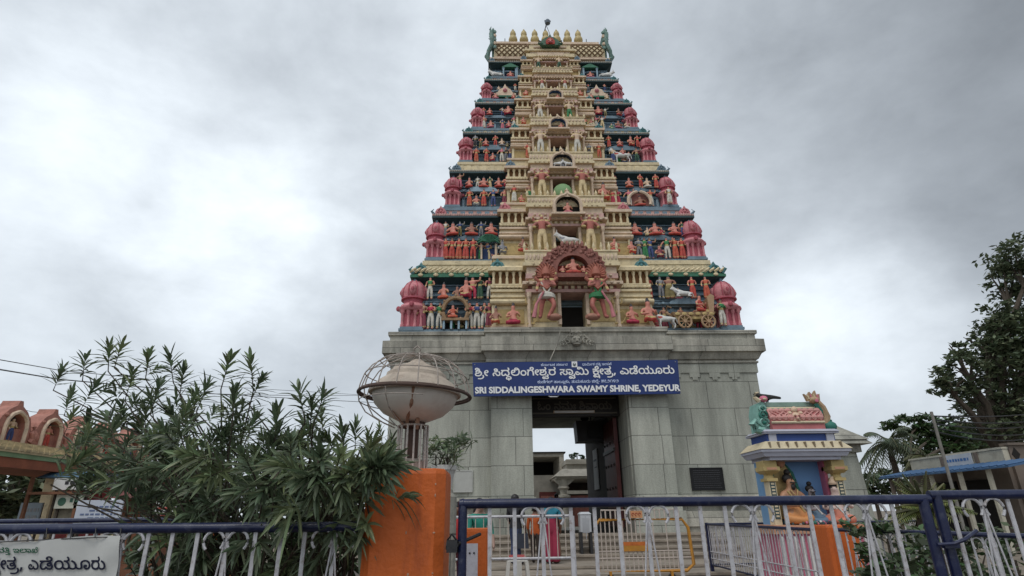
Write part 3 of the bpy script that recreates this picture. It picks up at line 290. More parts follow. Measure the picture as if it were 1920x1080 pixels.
 'lavirama': (1091, '1020 711 964 714 934 710 862 683 838 667 810 639 773 573 766 570 448 570 429 561 421 543 421 483 429 465 448 456 532 456 544 451 581 417 611 375 631 309 630 249 619 201 605 177 562 132 502 103 412 87 358 87 274 103 238 119 196 151 168 183 146 225 137 261 142 271 190 261 268 266 334 295 358 313 377 339 399 393 403 447 384 507 368 531 346 550 298 574 250 582 208 579 160 564 121 543 87 513 46 447 30 399 19 333 19 285 32 207 50 159 81 105 110 69 136 47 214 1 250 -12 316 -27 418 -30 532 -11 604 21 662 63 701 111 733 177 748 243 751 285 748 321 733 381 698 447 700 455 757 453 771 393 795 345 822 315 868 288 928 276 976 282 1030 306 1060 335 1080 375 1084 435 1078 464 1060 501 1030 532 988 555 896 573 897 579 916 595 952 606 1000 605 1054 587 1076 597 1113 651 1115 669 1107 681 1090 690/262 473 281 459 288 441 288 411 275 387 256 374 226 367 178 370 154 378 144 387 152 417 166 439 202 468 226 474/934 454 957 447 969 435 971 399 961 387 946 382 910 384 894 393 880 412 872 441 873 453'),
 'tanocrest': (622, '471 567 48 570 30 562 22 549 22 477 29 465 42 457 366 456 390 444 411 423 408 416 324 420 282 411 252 399 213 369 196 339 187 309 189 261 209 219 234 194 288 169 342 162 390 168 426 180 492 217 495 201 486 161 456 122 408 97 340 87 294 84 234 91 198 102 174 116 143 153 133 195 135 243 120 263 48 276 28 267 19 249 15 183 21 147 40 99 78 48 108 23 150 0 198 -18 246 -27 342 -30 426 -17 462 -4 519 27 558 65 584 111 599 165 603 213 591 273 567 321 544 351 536 411 513 459 490 489 488 549 481 561/384 315 417 309 418 303 409 291 384 277 336 273 306 282 306 306 348 317'),
 'la': (759, '544 579 524 573 477 495 485 477 566 417 605 363 622 297 621 261 613 213 592 171 574 149 544 125 520 112 478 98 406 87 352 87 304 94 256 108 226 125 198 147 171 177 149 219 137 261 142 271 190 261 262 264 322 288 358 313 389 363 403 411 402 453 384 507 368 531 346 550 292 576 232 582 190 575 154 561 118 541 87 513 58 471 32 411 19 339 19 279 26 231 45 171 69 123 99 81 130 50 172 21 221 -3 292 -24 346 -30 406 -30 466 -24 520 -12 556 1 628 42 664 73 688 105 714 153 732 207 739 249 739 315 727 375 697 441 668 483 626 525/262 473 281 459 288 441 288 411 275 387 256 374 226 367 178 370 154 378 144 387 152 417 166 439 202 468 226 474'),
 'uuvowelsignla': (746, '459 579 415 582 373 579 313 564 241 525 195 477 163 416 151 369 148 291 157 153 149 111 133 91 91 85 61 91 25 110 -21 153 -48 189 -86 255 -101 265 -125 257 -179 223 -188 213 -191 201 -171 165 -120 93 -69 39 -38 15 7 -10 43 -24 115 -30 157 -22 205 2 228 21 249 51 267 93 274 135 274 195 265 321 275 381 289 409 306 429 331 448 367 461 421 468 475 461 505 450 541 424 563 399 584 363 597 327 606 273 607 207 589 135 565 104 535 85 475 82 439 95 421 123 421 140 463 132 499 146 512 159 524 183 529 225 514 261 496 279 469 292 421 296 398 291 363 273 348 261 323 225 307 165 307 135 318 87 348 33 391 -3 451 -25 517 -30 577 -16 635 15 679 63 712 135 727 231 724 291 705 375 675 441 631 499 589 532 529 562'),
 'lasubscript': (63, '3 -50 -40 -50 -63 -56 -94 -71 -130 -100 -166 -70 -196 -55 -220 -50 -262 -50 -286 -55 -322 -73 -352 -100 -372 -134 -385 -176 -385 -206 -379 -242 -361 -284 -334 -321 -292 -364 -268 -373 -252 -362 -219 -326 -210 -308 -219 -290 -266 -242 -276 -218 -276 -182 -269 -164 -256 -156 -232 -155 -216 -158 -202 -169 -190 -188 -178 -225 -154 -239 -106 -239 -88 -233 -77 -218 -64 -177 -40 -157 -4 -156 8 -163 19 -188 14 -230 -6 -260 -38 -290 -47 -308 -40 -324 -4 -364 20 -373 64 -338 96 -296 119 -248 128 -194 119 -146 87 -92 44 -62'),
 'ma': (1156, '681 801 670 805 652 797 602 765 591 747 598 731 629 693 648 657 651 603 646 590 628 577 592 570 40 570 21 561 13 543 13 483 21 465 34 457 448 456 502 439 562 397 598 357 628 308 649 237 652 177 642 129 628 106 604 90 568 84 520 95 498 111 483 129 466 189 454 206 436 213 382 213 359 201 338 135 310 102 268 88 232 84 196 88 160 101 133 129 124 171 135 213 160 233 178 236 196 233 206 219 204 183 214 166 232 159 286 156 301 165 313 189 319 231 313 261 302 285 286 305 238 334 202 342 172 342 118 330 76 306 54 285 27 237 13 183 13 147 20 111 38 69 59 39 104 3 148 -18 184 -27 208 -30 274 -27 316 -18 346 -5 412 45 448 8 496 -18 550 -30 592 -30 628 -23 670 -5 694 11 724 41 784 2 826 -17 886 -30 928 -30 994 -16 1030 1 1066 27 1087 51 1121 117 1138 207 1135 267 1115 345 1076 423 1034 477 964 537 892 579 880 578 868 570 825 489 832 476 892 442 928 415 962 381 991 339 1008 297 1018 243 1018 189 1013 159 1000 129 970 98 910 84 874 88 838 99 802 122 769 153 769 237 749 315 724 369 701 405 651 459 652 465 712 495 742 524 761 561 769 597 768 645 750 705 718 759'),
 'jivowel': (775, '540 729 467 725 401 691 377 663 365 639 353 585 363 543 385 507 407 489 443 471 509 459 545 463 601 483 605 477 600 447 575 416 515 402 443 416 419 428 379 459 359 481 339 519 308 549 257 573 203 582 131 575 101 564 65 543 28 501 8 447 8 411 17 376 37 333 59 317 101 333 137 354 141 369 129 393 125 429 131 449 147 465 173 471 227 467 246 453 253 429 249 399 239 383 100 279 76 255 46 207 32 165 32 117 44 75 69 33 95 9 143 -18 197 -30 239 -30 305 -18 356 9 395 44 404 39 449 0 503 -23 545 -30 587 -30 629 -23 683 0 719 29 750 81 760 117 764 159 752 225 720 291 707 310 689 318 623 279 607 261 611 243 637 201 643 177 644 141 629 107 605 91 557 84 521 91 497 103 466 135 446 201 425 213 365 213 347 205 338 189 324 135 305 110 281 94 251 87 209 85 173 95 153 117 150 153 154 171 166 189 305 293 350 345 449 300 485 294 545 294 599 306 641 327 684 369 710 423 719 465 722 513 707 590 683 639 653 676 593 714/545 621 576 597 579 585 557 570 503 564 485 567 469 579 467 603 472 615 503 627'),
 'levowel': (769, '593 825 556 828 508 821 448 793 424 773 406 747 391 717 385 675 391 645 412 607 448 587 478 585 496 588 526 606 543 639 540 669 530 687 508 705 512 711 556 723 586 719 604 712 626 687 634 651 630 621 622 601 610 588 586 577 544 570 442 569 429 561 421 543 421 483 430 464 448 456 538 454 580 418 611 375 631 303 630 249 616 195 592 161 566 135 538 117 478 97 412 87 358 87 292 97 244 116 196 151 157 201 140 243 137 267 142 271 184 261 244 261 286 271 322 288 353 309 377 339 389 363 401 405 402 453 380 513 364 535 346 550 292 576 238 582 167 567 106 532 69 489 43 441 26 387 19 333 19 279 25 237 40 184 66 129 106 74 148 38 226 -4 316 -27 412 -30 496 -19 562 0 640 44 689 93 726 159 748 243 751 285 748 321 739 363 722 405 698 447 670 483 672 489 712 525 739 573 751 639 744 693 720 747 689 783 646 810/262 473 281 459 288 441 288 411 275 387 256 374 226 367 178 370 154 378 144 387 152 417 166 439 202 468 226 474'),
 'hyphen': (322, '283 337 43 339 30 331 22 313 23 247 30 235 40 229 283 229 293 235 301 253 301 313 293 331'),
 'oo': (775, '230 801 173 797 137 786 101 766 71 735 50 687 47 657 52 627 85 561 35 513 14 471 8 447 8 411 15 381 41 327 65 318 135 351 141 369 129 393 125 429 133 453 149 466 173 471 227 467 246 453 254 423 249 399 237 381 100 279 76 255 51 219 32 165 32 117 44 75 64 39 95 9 137 -15 203 -30 245 -30 305 -18 356 9 395 44 437 8 473 -12 545 -30 605 -27 647 -16 689 5 713 25 737 57 751 87 761 129 764 171 757 219 744 255 711 315 689 328 617 285 606 267 637 207 643 183 644 147 635 117 605 91 557 84 521 91 497 103 466 135 446 201 425 213 365 213 347 204 339 189 325 135 305 110 281 94 215 84 179 92 155 111 149 147 161 183 191 210 287 278 323 311 354 357 368 393 371 417 360 477 333 525 311 546 275 566 209 584 175 615 165 633 165 663 174 675 191 683 233 691 245 698 253 711 247 783 240 795'),
 'na': (711, '586 805 520 765 509 745 550 688 566 649 570 613 563 589 550 579 478 568 46 568 24 559 16 541 17 481 23 469 40 458 364 456 424 437 472 404 503 373 533 331 558 271 567 223 567 163 559 127 544 104 526 91 502 85 472 86 436 99 403 133 320 259 280 296 238 316 202 322 142 318 88 293 56 265 20 199 13 163 13 127 20 85 37 37 66 -17 82 -28 153 -5 175 13 172 31 139 91 130 133 130 163 136 186 154 206 172 210 202 208 226 194 339 31 382 -3 418 -20 460 -29 532 -26 592 -1 627 25 659 73 678 121 688 199 685 241 672 301 642 367 610 415 568 463 616 487 653 517 679 565 688 619 677 679 652 733 610 791'),
 'visarga': (305, '191 513 156 519 126 516 78 497 47 471 21 423 15 369 23 339 36 312 66 278 120 252 168 249 204 258 228 270 259 297 285 345 291 387 284 423 270 453 246 484/168 419 180 412 188 399 188 369 181 357 168 349 138 348 126 356 117 369 115 387 119 405 138 419/183 237 138 241 103 231 72 215 36 177 17 129 17 81 42 24 78 -9 123 -27 174 -29 228 -9 262 21 285 69 291 105 288 129 265 183 234 215/174 138 189 117 189 93 184 81 168 70 132 72 120 84 115 99 120 126 138 140'),
 'vanocrest': (794, '646 567 40 570 21 561 13 543 14 477 21 465 34 457 454 456 499 441 544 412 578 381 602 351 625 315 642 267 652 213 648 153 637 117 616 95 568 84 520 95 498 111 483 129 466 189 454 206 436 213 382 213 359 201 338 135 310 102 286 91 238 84 184 91 160 101 142 119 127 153 132 207 148 226 166 234 184 236 202 228 207 213 204 183 214 166 256 156 286 156 301 165 313 189 319 225 311 267 293 297 268 319 232 336 172 342 130 335 82 310 54 285 32 249 17 207 13 153 20 111 38 69 58 41 88 13 130 -10 166 -23 208 -30 250 -30 298 -23 358 2 412 45 447 9 466 -3 496 -18 550 -30 592 -30 628 -23 691 9 730 51 757 105 769 165 769 231 756 297 727 363 691 417 654 459 664 483 664 543 656 561'),
 'five': (688, '564 717 518 720 482 714 452 701 424 681 403 657 385 621 377 597 373 543 368 536 345 597 315 651 278 688 242 708 194 720 140 716 86 695 53 669 23 621 11 573 17 507 49 447 74 426 122 403 164 393 188 402 197 423 201 489 188 503 145 519 135 531 131 549 132 579 145 597 158 605 188 606 212 589 233 555 253 483 265 399 260 391 212 375 149 345 92 307 64 279 36 237 17 189 11 141 18 93 52 27 92 -7 128 -23 164 -30 200 -30 236 -23 290 2 320 25 340 51 376 129 392 219 392 309 398 316 458 332 471 321 501 267 521 195 521 147 515 123 473 63 467 45 478 27 539 -21 554 -26 572 -16 600 21 629 75 644 135 644 195 634 243 616 291 575 369 625 411 653 447 675 495 686 561 677 615 650 667 620 694/542 605 557 591 562 567 557 519 546 495 518 467 512 467 492 513 488 537 490 579 507 603/374 529 374 515/380 495 407 435 404 427 392 424 387 429/266 278 272 267 268 201 261 159 245 117 222 93 200 85 164 85 146 95 137 111 131 141 137 177 148 201 194 245 224 262'),
 'seven': (688, '326 717 270 720 204 705 162 683 138 663 108 615 99 585 99 543 107 513 126 477 156 446 192 428 228 417 256 417 150 352 120 329 80 285 58 243 45 195 45 159 53 117 74 69 104 33 156 3 192 -8 270 -18 540 -18 648 -18 667 -9 675 9 675 75 666 91 654 98 252 102 198 116 183 129 172 153 169 183 174 205 185 225 240 271 348 333 398 369 444 420 459 447 476 495 480 525 477 579 469 609 451 645 408 687 366 707/306 605 336 592 350 573 357 543 353 513 342 485 318 458 276 427 270 424 265 429 267 435 277 507 270 520 228 539 220 555 222 573 228 586 246 598 270 605'),
 'two': (688, '430 717 369 720 327 714 279 696 231 664 205 633 186 597 174 549 174 507 182 471 195 441 213 413 237 391 273 372 303 364 333 360 369 363 417 381 448 405 474 453 480 489 478 507 469 525 453 534 393 530 373 519 354 477 315 476 302 489 294 519 303 566 317 585 339 599 399 606 447 592 477 565 499 531 517 477 528 417 531 345 524 279 510 219 495 189 465 155 447 138 417 121 327 102 33 98 21 91 12 75 12 9 20 -9 39 -18 315 -18 381 -11 453 8 507 33 555 70 597 123 624 177 636 213 651 291 654 399 636 513 603 591 560 651 501 693'),
 'one': (688, '397 716 315 719 267 711 219 694 159 657 116 614 86 566 55 494 42 440 36 386 36 320 42 260 67 164 108 74 165 -14 183 -27 207 -18 261 20 269 32 269 44 212 134 181 212 163 302 159 368 169 446 194 518 233 566 261 585 297 598 369 602 429 585 478 542 504 500 519 446 528 392 528 332 521 272 509 224 486 158 416 38 426 20 489 -23 507 -27 522 -16 556 32 593 98 635 212 651 314 648 428 635 488 618 536 586 596 553 638 495 682 441 706'),
 'four': (688, '276 717 227 720 179 713 125 689 97 669 65 633 44 597 27 549 20 507 20 459 27 411 58 333 103 273 143 242 203 207 182 165 173 117 177 87 195 45 227 9 293 -23 335 -30 383 -30 425 -24 461 -11 509 21 537 63 548 105 542 159 528 189 509 213 511 219 569 260 617 312 650 369 668 441 668 489 662 525 653 555 629 603 581 664 527 705 497 717 479 705 442 657 430 633 437 618 479 589 513 555 534 519 544 453 535 405 515 369 495 345 455 314 419 294 371 278 269 300 209 333 169 375 153 405 151 423 239 420 281 427 323 444 365 477 386 513 397 549 398 603 386 639 372 663 335 695/251 609 269 601 277 585 276 567 267 549 245 535 179 532 155 537 150 543 155 561 167 580 197 604 233 612/365 172 413 154 426 141 430 123 426 105 413 90 383 82 359 81 335 82 311 89 297 105 293 123 298 141 317 159 335 167'),
}
# ------------------------------------------------------------------ lettering
def glyph_polys(name):
    adv, d = GLY[name]
    return adv, [[(float(a), float(b)) for a, b in zip(c.split()[::2], c.split()[1::2])] for c in d.split('/')]
def _curve_mesh(cu):
    o = bpy.data.objects.new('lettering_curve', cu); COL.objects.link(o)
    dg = bpy.context.evaluated_depsgraph_get()
    me = bpy.data.meshes.new_from_object(o.evaluated_get(dg))
    bpy.data.objects.remove(o); bpy.data.curves.remove(cu)
    return me
SHORT = dict(shi='shivowel', ra_='rasubscript', ee='lengthmark', si='sivowel', da='da', dha_='dhasubscript', li='livowel', M='anusvara', ge='gevowel', sha='sha', va_='vasubscript', ra='ra',
             sA='sanocrest', aa='aavowelsign', mi='mivowel', kse='kassevowel', ta='ta', COMMA='comma', e='e', dde='ddevowel', ya='ya', uu='uuvowelsign', u='uvowelsign', ka='ka', nA='nanocrest', rf='reph', tta='tta',
             sa='sa', kA='kanocrest', dhA='dhanocrest', ti='tivowel', ta_='tasubscript', i='i', lA='lanocrest', khe='khevowel', nni='nnivowel', ga='ga', lv='lavirama', tA='tanocrest', la='la', uul='uuvowelsignla', la_='lasubscript',
             ma='ma', ji='jivowel', le='levowel', HY='hyphen', oo='oo', na='na', H='visarga', vA='vanocrest', d5='five', d7='seven', d2='two', d1='one', d4='four')
_GM = {}
def glyph_mesh(g, ext):
    if (g, ext) in _GM: return _GM[g, ext]
    adv, polys = glyph_polys(g)
    cu = bpy.data.curves.new('lettering', 'CURVE'); cu.dimensions = '2D'; cu.fill_mode = 'BOTH'; cu.extrude = ext
    for p in polys:
        s = cu.splines.new('POLY'); s.points.add(len(p)-1); s.use_cyclic_u = True
        for q, (a, b) in zip(s.points, p): q.co = (a/1000, b/1000, 0, 1)
    me = _curve_mesh(cu)
    _GM[g, ext] = (adv/1000, [tuple(v.co) for v in me.vertices], [tuple(p.vertices) for p in me.polygons]); return _GM[g, ext]
def kannada(seq, bold=0.0, ext=.01):
    """unit-em lettering mesh in the x,y plane from a space separated glyph list ('_' = word space)"""
    x = 0; V = []; F = []
    for g in seq.split():
        if g == '_': x += .30; continue
        adv, v, f = glyph_mesh(SHORT[g], ext); k = len(V)
        V += [(x+a, b, c+.001*(k % 7)) for a, b, c in v]; F += [tuple(i+k for i in p) for p in f]; x += adv
    me = bpy.data.meshes.new('lettering'); me.from_pydata(V, [], F); return me
def latin(txt, bold=0.0, ext=.01, space=1.0):
    cu = bpy.data.curves.new('lettering', 'FONT'); cu.body = txt; cu.size = 1; cu.extrude = ext; cu.offset = bold; cu.space_character = space; cu.resolution_u = 3
    return _curve_mesh(cu)
def fit(me, x0, x1, zb, h, y=0, ref=.72):
    """place a lettering mesh: width x0..x1, baseline zb, letters of height h, standing on the plane y (facing -y)"""
    xs = [v.co.x for v in me.vertices]; a, b = min(xs), max(xs); k = (x1-x0)/(b-a)
    out = []
    for v in me.vertices: out.append((x0+(v.co.x-a)*k, y+(-v.co.z)*.3, zb+v.co.y*h/ref))
    return out, [tuple(p.vertices) for p in me.polygons]
K_SHRINE = 'shi ra_ ee _ si da dha_ li M ge ee sha va_ ra _ sA aa va_ mi _ kse ee ta ra_ COMMA _ e dde ya uu ra u'
K_TOPL = 'ka nA aa rf tta ka _ sa kA aa rf ra'
K_TOPR = 'dhA aa mi rf ka _ da ti ta_ _ i lA aa khe'
K_ADDR = 'ka u nni ga lv _ tA aa la uul la_ ka u COMMA _ ta u ma ka uu ra u _ ji le la_ HY _ d5 d7 d2 d1 d4 d2'
K_OM = 'oo M _ na ma H _ shi vA aa ya'
K_BAN = 'mi _ kse ee ta ra_ COMMA _ e dde ya uu ra u'
# ------------------------------------------------------------------ palette
M_STONE = stone_mat('granite_ashlar', (.405, .408, .352), (.315, .325, .28), (.12, .12, .105), 1.35, .82, .010, stain=.42)
M_STONE2 = stone_mat('granite_courses', (.45, .425, .36), (.34, .33, .28), (.14, .135, .12), 1.9, .5, .009, stain=.62)
M_STONE_D = mat('granite_dark', (.17, .165, .14), .9, .3, 1.5, .3)
M_NAVY = mat('navy_plaster', (.068, .115, .150), .75, .3, 3, .2)
M_BLUEG = mat('blue_grey_plaster', (.165, .24, .295), .75, .28, 3, .2, dirt=((.10, .11, .11), .6))
M_LBLUE = mat('light_blue_plaster', (.30, .42, .50), .75, .25, 3, .2, dirt=((.15, .16, .16), .5))
M_PINK = mat('pink_plaster', (.56, .205, .225), .7, .3, 4, .2, dirt=((.26, .13, .13), .7))
M_PINKD = mat('deep_pink_plaster', (.42, .09, .12), .7, .3, 4, .2)
M_PINKL = mat('pale_pink_plaster', (.55, .35, .31), .75, .25, 4, .2, dirt=((.25, .19, .16), .7))
M_CREAM = mat('cream_plaster', (.69, .575, .365), .75, .22, 4, .2, dirt=((.26, .21, .14), .7))
M_CREAMP = mat('pinkish_cream_plaster', (.67, .52, .385), .75, .22, 4, .2, dirt=((.28, .22, .16), .7))
M_OCHRE = mat('ochre_plaster', (.50, .37, .16), .75, .25, 3, .2, dirt=((.22, .14, .06), .7))
M_GREY = mat('weathered_eave', (.40, .37, .31), .85, .3, 5, .3, dirt=((.12, .12, .10), .8))
M_GREEN = mat('green_eave_paint', (.04, .17, .10), .7, .3, 3, .2, dirt=((.03, .06, .05), .6))
M_DGREEN = mat('dark_green_paint', (.028, .062, .070), .7, .3, 3, .1)
M_TEAL = mat('teal_plaster', (.08, .22, .23), .7, .3, 4, .2, dirt=((.05, .09, .10), .6))
M_MAROON = mat('maroon_plaster', (.24, .085, .065), .75, .3, 5, .3, dirt=((.35, .20, .16), .5))
M_RED = mat('red_plaster', (.42, .05, .035), .7, .25, 4, .1)
M_DARK = mat('doorway_dark', (.012, .01, .008), .9, .2, 3, 0)
M_GOLD = mat('gilt_finial', (.50, .39, .17), .5, .25, 4, .1, dirt=((.22, .17, .07), .5))
M_WHITE = mat('white_plaster', (.66, .65, .62), .7, .2, 5, .1, dirt=((.32, .30, .28), .6))
M_SKIN1 = mat('statue_skin_pink', (.60, .24, .18), .65, .2, 6, .05)
M_SKIN2 = mat('statue_skin_brown', (.34, .16, .11), .65, .2, 6, .05)
M_SKIN3 = mat('statue_skin_grey', (.26, .26, .28), .65, .2, 6, .05)
M_SKIN4 = mat('statue_skin_cream', (.66, .48, .34), .65, .2, 6, .05)
CL = {'red': (.50, .07, .05), 'orange': (.52, .105, .055), 'rose': (.44, .14, .11), 'crimson': (.45, .035, .075), 'maroon': (.22, .04, .065), 'green': (.03, .20, .07), 'dgreen': (.03, .09, .05), 'blue': (.045, .07, .20), 'white': (.60, .57, .50), 'grey': (.20, .20, .21), 'dark': (.05, .045, .05), 'pink': (.56, .15, .20), 'olive': (.20, .16, .06), 'cream': (.64, .50, .28), 'teal': (.05, .24, .22), 'trim': (.52, .40, .17)}
def cloth(c): return mat('statue_cloth_'+c, CL[c], .7, .32, 7, .08, dirt=(tuple(v*.35+.03 for v in CL[c]), .6))

# ------------------------------------------------------------------ statues (unit height, facing -y)
ED_BODY = [(0, 1), (1, 2), (2, 3), (3, 4)]
def fig_nodes(kind):
    if kind in ('seat', 'kneel'):
        N = [(0, 0, .13, .15), (0, .02, .36, .12), (0, .02, .52, .125), (0, .0, .62, .06), (0, -.02, .74, .10), (0, -.01, .87, .075), (0, 0, .98, .03)]
        E = ED_BODY+[(4, 5), (5, 6)]
        for s in (-1, 1):
            b = len(N)
            if kind == 'seat': N += [(s*.30, -.10, .10, .085), (-s*.06, -.24, .07, .06)]
            else: N += [(s*.16, -.22, .20, .085), (s*.16, -.02, .06, .06)]
            N += [(s*.20, .0, .53, .06), (s*.29, -.06, .34, .05), (s*(.16 if s > 0 else .05), -.24, .34+(.12 if s > 0 else 0), .04)]
            E += [(0, b), (b, b+1), (2, b+2), (b+2, b+3), (b+3, b+4)]
        return N, E
    N = [(0, 0, .50, .085), (0, 0, .64, .072), (0, 0, .76, .088), (0, 0, .82, .038), (0, -.01, .885, .058), (0, -.005, .95, .042), (0, 0, 1.0, .016)]
    E = ED_BODY+[(4, 5), (5, 6)]
    for s in (-1, 1):
        b = len(N)
        if kind == 'guard':      # striding door guardian: one leg bent and lifted, club arm out
            N += [(s*.085, 0, .46, .07), ((.17 if s > 0 else -.12), -.08*(s > 0), .27, .055), ((.04 if s > 0 else -.15), -.06*(s > 0), .07, .04), ((.02 if s > 0 else -.17), -.12, .03, .035)]
        elif kind == 'robe':
            N += [(s*.05, 0, .45, .085), (s*.055, 0, .24, .085), (s*.065, 0, .05, .095), (s*.05, -.07, .02, .035)]
        else:
            N += [(s*.06, 0, .46, .07), (s*.075, -.02, .26, .06), (s*.08, .0, .05, .05), (s*.085, -.08, .02, .035)]
        E += [(0, b), (b, b+1), (b+1, b+2), (b+2, b+3)]
        c = len(N)
        if kind == 'deity': hands = [(s*.14, 0, .775, .05), (s*.22, -.03, .66, .042), (s*.15, -.14, .60, .034)]
        elif kind in ('stand', 'robe'): hands = [(s*.14, 0, .775, .045), (s*.18, .0, .63, .036), (s*(.10 if s > 0 else .19), -.13, .60 if s > 0 else .50, .028)]
        elif kind == 'anjali': hands = [(s*.14, 0, .775, .045), (s*.17, -.05, .63, .036), (s*.03, -.15, .70, .028)]
        elif kind == 'raise': hands = [(s*.14, 0, .775, .045), (s*.24, -.03, .76 if s > 0 else .64, .036), (s*.27, -.06, .93 if s > 0 else .52, .028)]
        else: hands = [(s*.14, 0, .775, .05), (s*.20, -.05, .66, .04), (s*(.20 if s < 0 else .07), -.16, .54 if s < 0 else .68, .032)]
        N += hands; E += [(2, c), (c, c+1), (c+1, c+2)]
        if kind in ('guard', 'deity'):      # second pair of arms
            c = len(N); N += [(s*.21, .03, .84, .034), (s*.22, -.02, .97, .028)]; E += [(2, c), (c, c+1)]
    return N, E
_STAT = {}
def statue_mesh(kind, skin, cl, top=None):
    key = (kind, skin, cl, top)
    if key in _STAT: return _STAT[key]
    N, E = fig_nodes(kind)
    me = skinned('statue_body', N, E, 1)
    sk = {'pink': M_SKIN1, 'brown': M_SKIN2, 'grey': M_SKIN3, 'cream': M_SKIN4, 'rose': mat('statue_skin_rose', (.40, .14, .11), .65, .28, 7, .1, dirt=((.24, .09, .07), .6))}[skin]
    seat = kind in ('seat', 'kneel')
    def fn(c):
        if seat:
            if c.z > .68 and c.y > .01: return 2
            if .57 < c.z < .625: return 4
            if abs(c.x) > .22 and .36 < c.z < .42: return 4
            if abs(c.z-.20) < .02: return 4
            if c.z < .22: return 1
            if c.z > .82: return 2
            if c.z < .60 and abs(c.x) < .16 and c.y > -.12: return 1 if top else 0
            return 0
        if c.z > .86 and c.y > .012: return 5
        if c.z > .915: return 2
        if .795 < c.z < .83 or abs(c.z-.60) < .016: return 4
        if abs(c.x) > .155 and .60 < c.z < .66: return 4
        if .07 < c.z < .10 and kind in ('robe', 'stand', 'anjali'): return 4
        if c.z < .05 and c.y < -.04: return 0
        if c.z < .60 and abs(c.x) < .15+.06*(c.z < .3): return 1
        if kind == 'deity' and .56 < c.z < .62 and abs(c.x) < .13: return 2
        if kind == 'deity' and .80 < c.z < .83: return 2
        if .60 <= c.z < .80 and abs(c.x) < .11: return 3 if top else 0
        return 0
    paint(me, [sk, cloth(cl), M_GOLD if kind in ('guard', 'deity') else cloth('dark'), cloth(top or cl), cloth('trim'), cloth('dark')], fn)
    _STAT[key] = me
    return me
def quad_mesh(name, body, mats, lying=False, horse=False):
    """bull or horse, nose towards -x, about 1 m at the withers"""
    bz = .38 if lying else .72
    N = [(.45, 0, bz, .20), (.0, 0, bz-.02, .21), (-.42, 0, bz+.02, .22), (-.66, 0, bz+.26, .13), (-.80, 0, bz+.42+(.12 if horse else 0), .11), (-1.0, 0, bz+.30+(.06 if horse else 0), .065), (.68, 0, bz+.04, .04), (.76, 0, bz-.34, .03)]
    E = [(0, 1), (1, 2), (2, 3), (3, 4), (4, 5), (0, 6), (6, 7)]
    for s in (-1, 1):
        for fr in (0, 1):
            b = len(N); x = -.40 if fr else .46
            if lying: N += [(x, s*.17, bz-.10, .11), (x-.22, s*.26, .10, .06), (x+.06, s*.30, .06, .045)]; k = 3
            elif fr: N += [(x, s*.13, bz-.14, .095), (x-.04, s*.13, .38, .055), (x, s*.13, .12, .04), (x-.05, s*.13, .03, .05)]; k = 4
            else: N += [(x, s*.13, bz-.10, .13), (x-.05, s*.13, .46, .07), (x+.10, s*.13, .30, .045), (x+.05, s*.13, .04, .05)]; k = 4
            E += [((2 if fr else 0), b)]+[(b+i, b+i+1) for i in range(k-1)]
        b = len(N)
        if horse: N += [(-.77, s*.05, bz+.68, .022)]
        else: N += [(-.80, s*.12, bz+.56, .03), (-.78, s*.14, bz+.70, .018)]
        E += [(4, b)]+([] if horse else [(b, b+1)])
    if not horse: N += [(-.30, 0, bz+.25, .10)]; E += [(2, len(N)-1)]
    me = skinned(name, N, E, 1)
    return paint(me, mats, lambda c: 1 if (c.x < -.3 and abs(c.z-bz-.10) < .05 and c.x > -.62) else 0)
def add_statue(parent, kind, x, y, z, h, cl, skin='pink', top=None, rz=0, name=None, label=None, sx=1.0):
    me = statue_mesh(kind, skin, cl, top)
    h *= .97; o = link(name or ('seated_statue' if kind in ('seat', 'kneel') else 'standing_statue'), me, parent, (x, y, z), (0, 0, rz), (h*sx, h, h))
    if label: o['label'] = label
    return o
# ================================================================== TEMPLE TOWER
TX, TY = 2.40, 17.5
tower = thing('temple_tower', 'tall painted temple gateway tower crowded with statues above a grey stone base', 'temple tower', (TX, TY, 0))
DP = 8.6
# ---- stone base
for s, a, b in ((-1, -5.7, -1.40), (1, 1.50, 5.7)):
    m = MB(); m.box(a, b, 0, DP, 1.6, 5.2)
    m.box(a-(.04 if s < 0 else -.0), b+(.04 if s > 0 else 0), -.04, DP+.04, 5.2, 5.5)
    x = a+.2
    while x < b-.5:                                   # hanging carved fringe under the cornice
        m.box(x, x+.34, -.035, 0.0, 5.06, 5.2); m.box(x+.09, x+.25, -.032, 0.0, 4.98, 5.06); x += .62
    m.build('base_wall', M_STONE, tower)
    m = MB()
    o = .06
    m.frus((a-.22*(s < 0), b+.22*(s > 0), -.24, DP+.2), (a-.22*(s < 0), b+.22*(s > 0), -.24, DP+.2), 0, .62)
    m.frus((a-.14*(s < 0), b+.14*(s > 0), -.15, DP+.1), (a-.14*(s < 0), b+.14*(s > 0), -.15, DP+.1), .62, .78)
    m.frus((a-.20*(s < 0), b+.20*(s > 0), -.22, DP+.18), (a-.10*(s < 0), b+.10*(s > 0), -.12, DP+.1), .78, 1.18)
    m.box(a-.02*(s < 0), b+.02*(s > 0), -.03, DP+.03, 1.18, 1.36)
    m.frus((a-.16*(s < 0), b+.16*(s > 0), -.18, DP+.15), (a-.16*(s < 0), b+.16*(s > 0), -.18, DP+.15), 1.36, 1.54)
    m.frus((a-.16*(s < 0), b+.16*(s > 0), -.18, DP+.15), (a-.03*(s < 0), b+.03*(s > 0), -.03, DP+.15), 1.54, 1.6)
    m.build('plinth', M_STONE2, tower)
for a, b in ((-2.62, -1.40), (1.53, 2.72)):
    m = MB(); m.box(a, b, -.26, -.002, 1.6, 5.5); m.box(a-.06, b+.06, -.34, -.004, 1.2, 1.6); m.box(a-.12, b+.12, -.42, -.25, 0, 1.2)
    m.box(a+.02, b-.02, -.30, -.262, 5.1, 5.5)
    m.build('pilaster', M_STONE, tower)
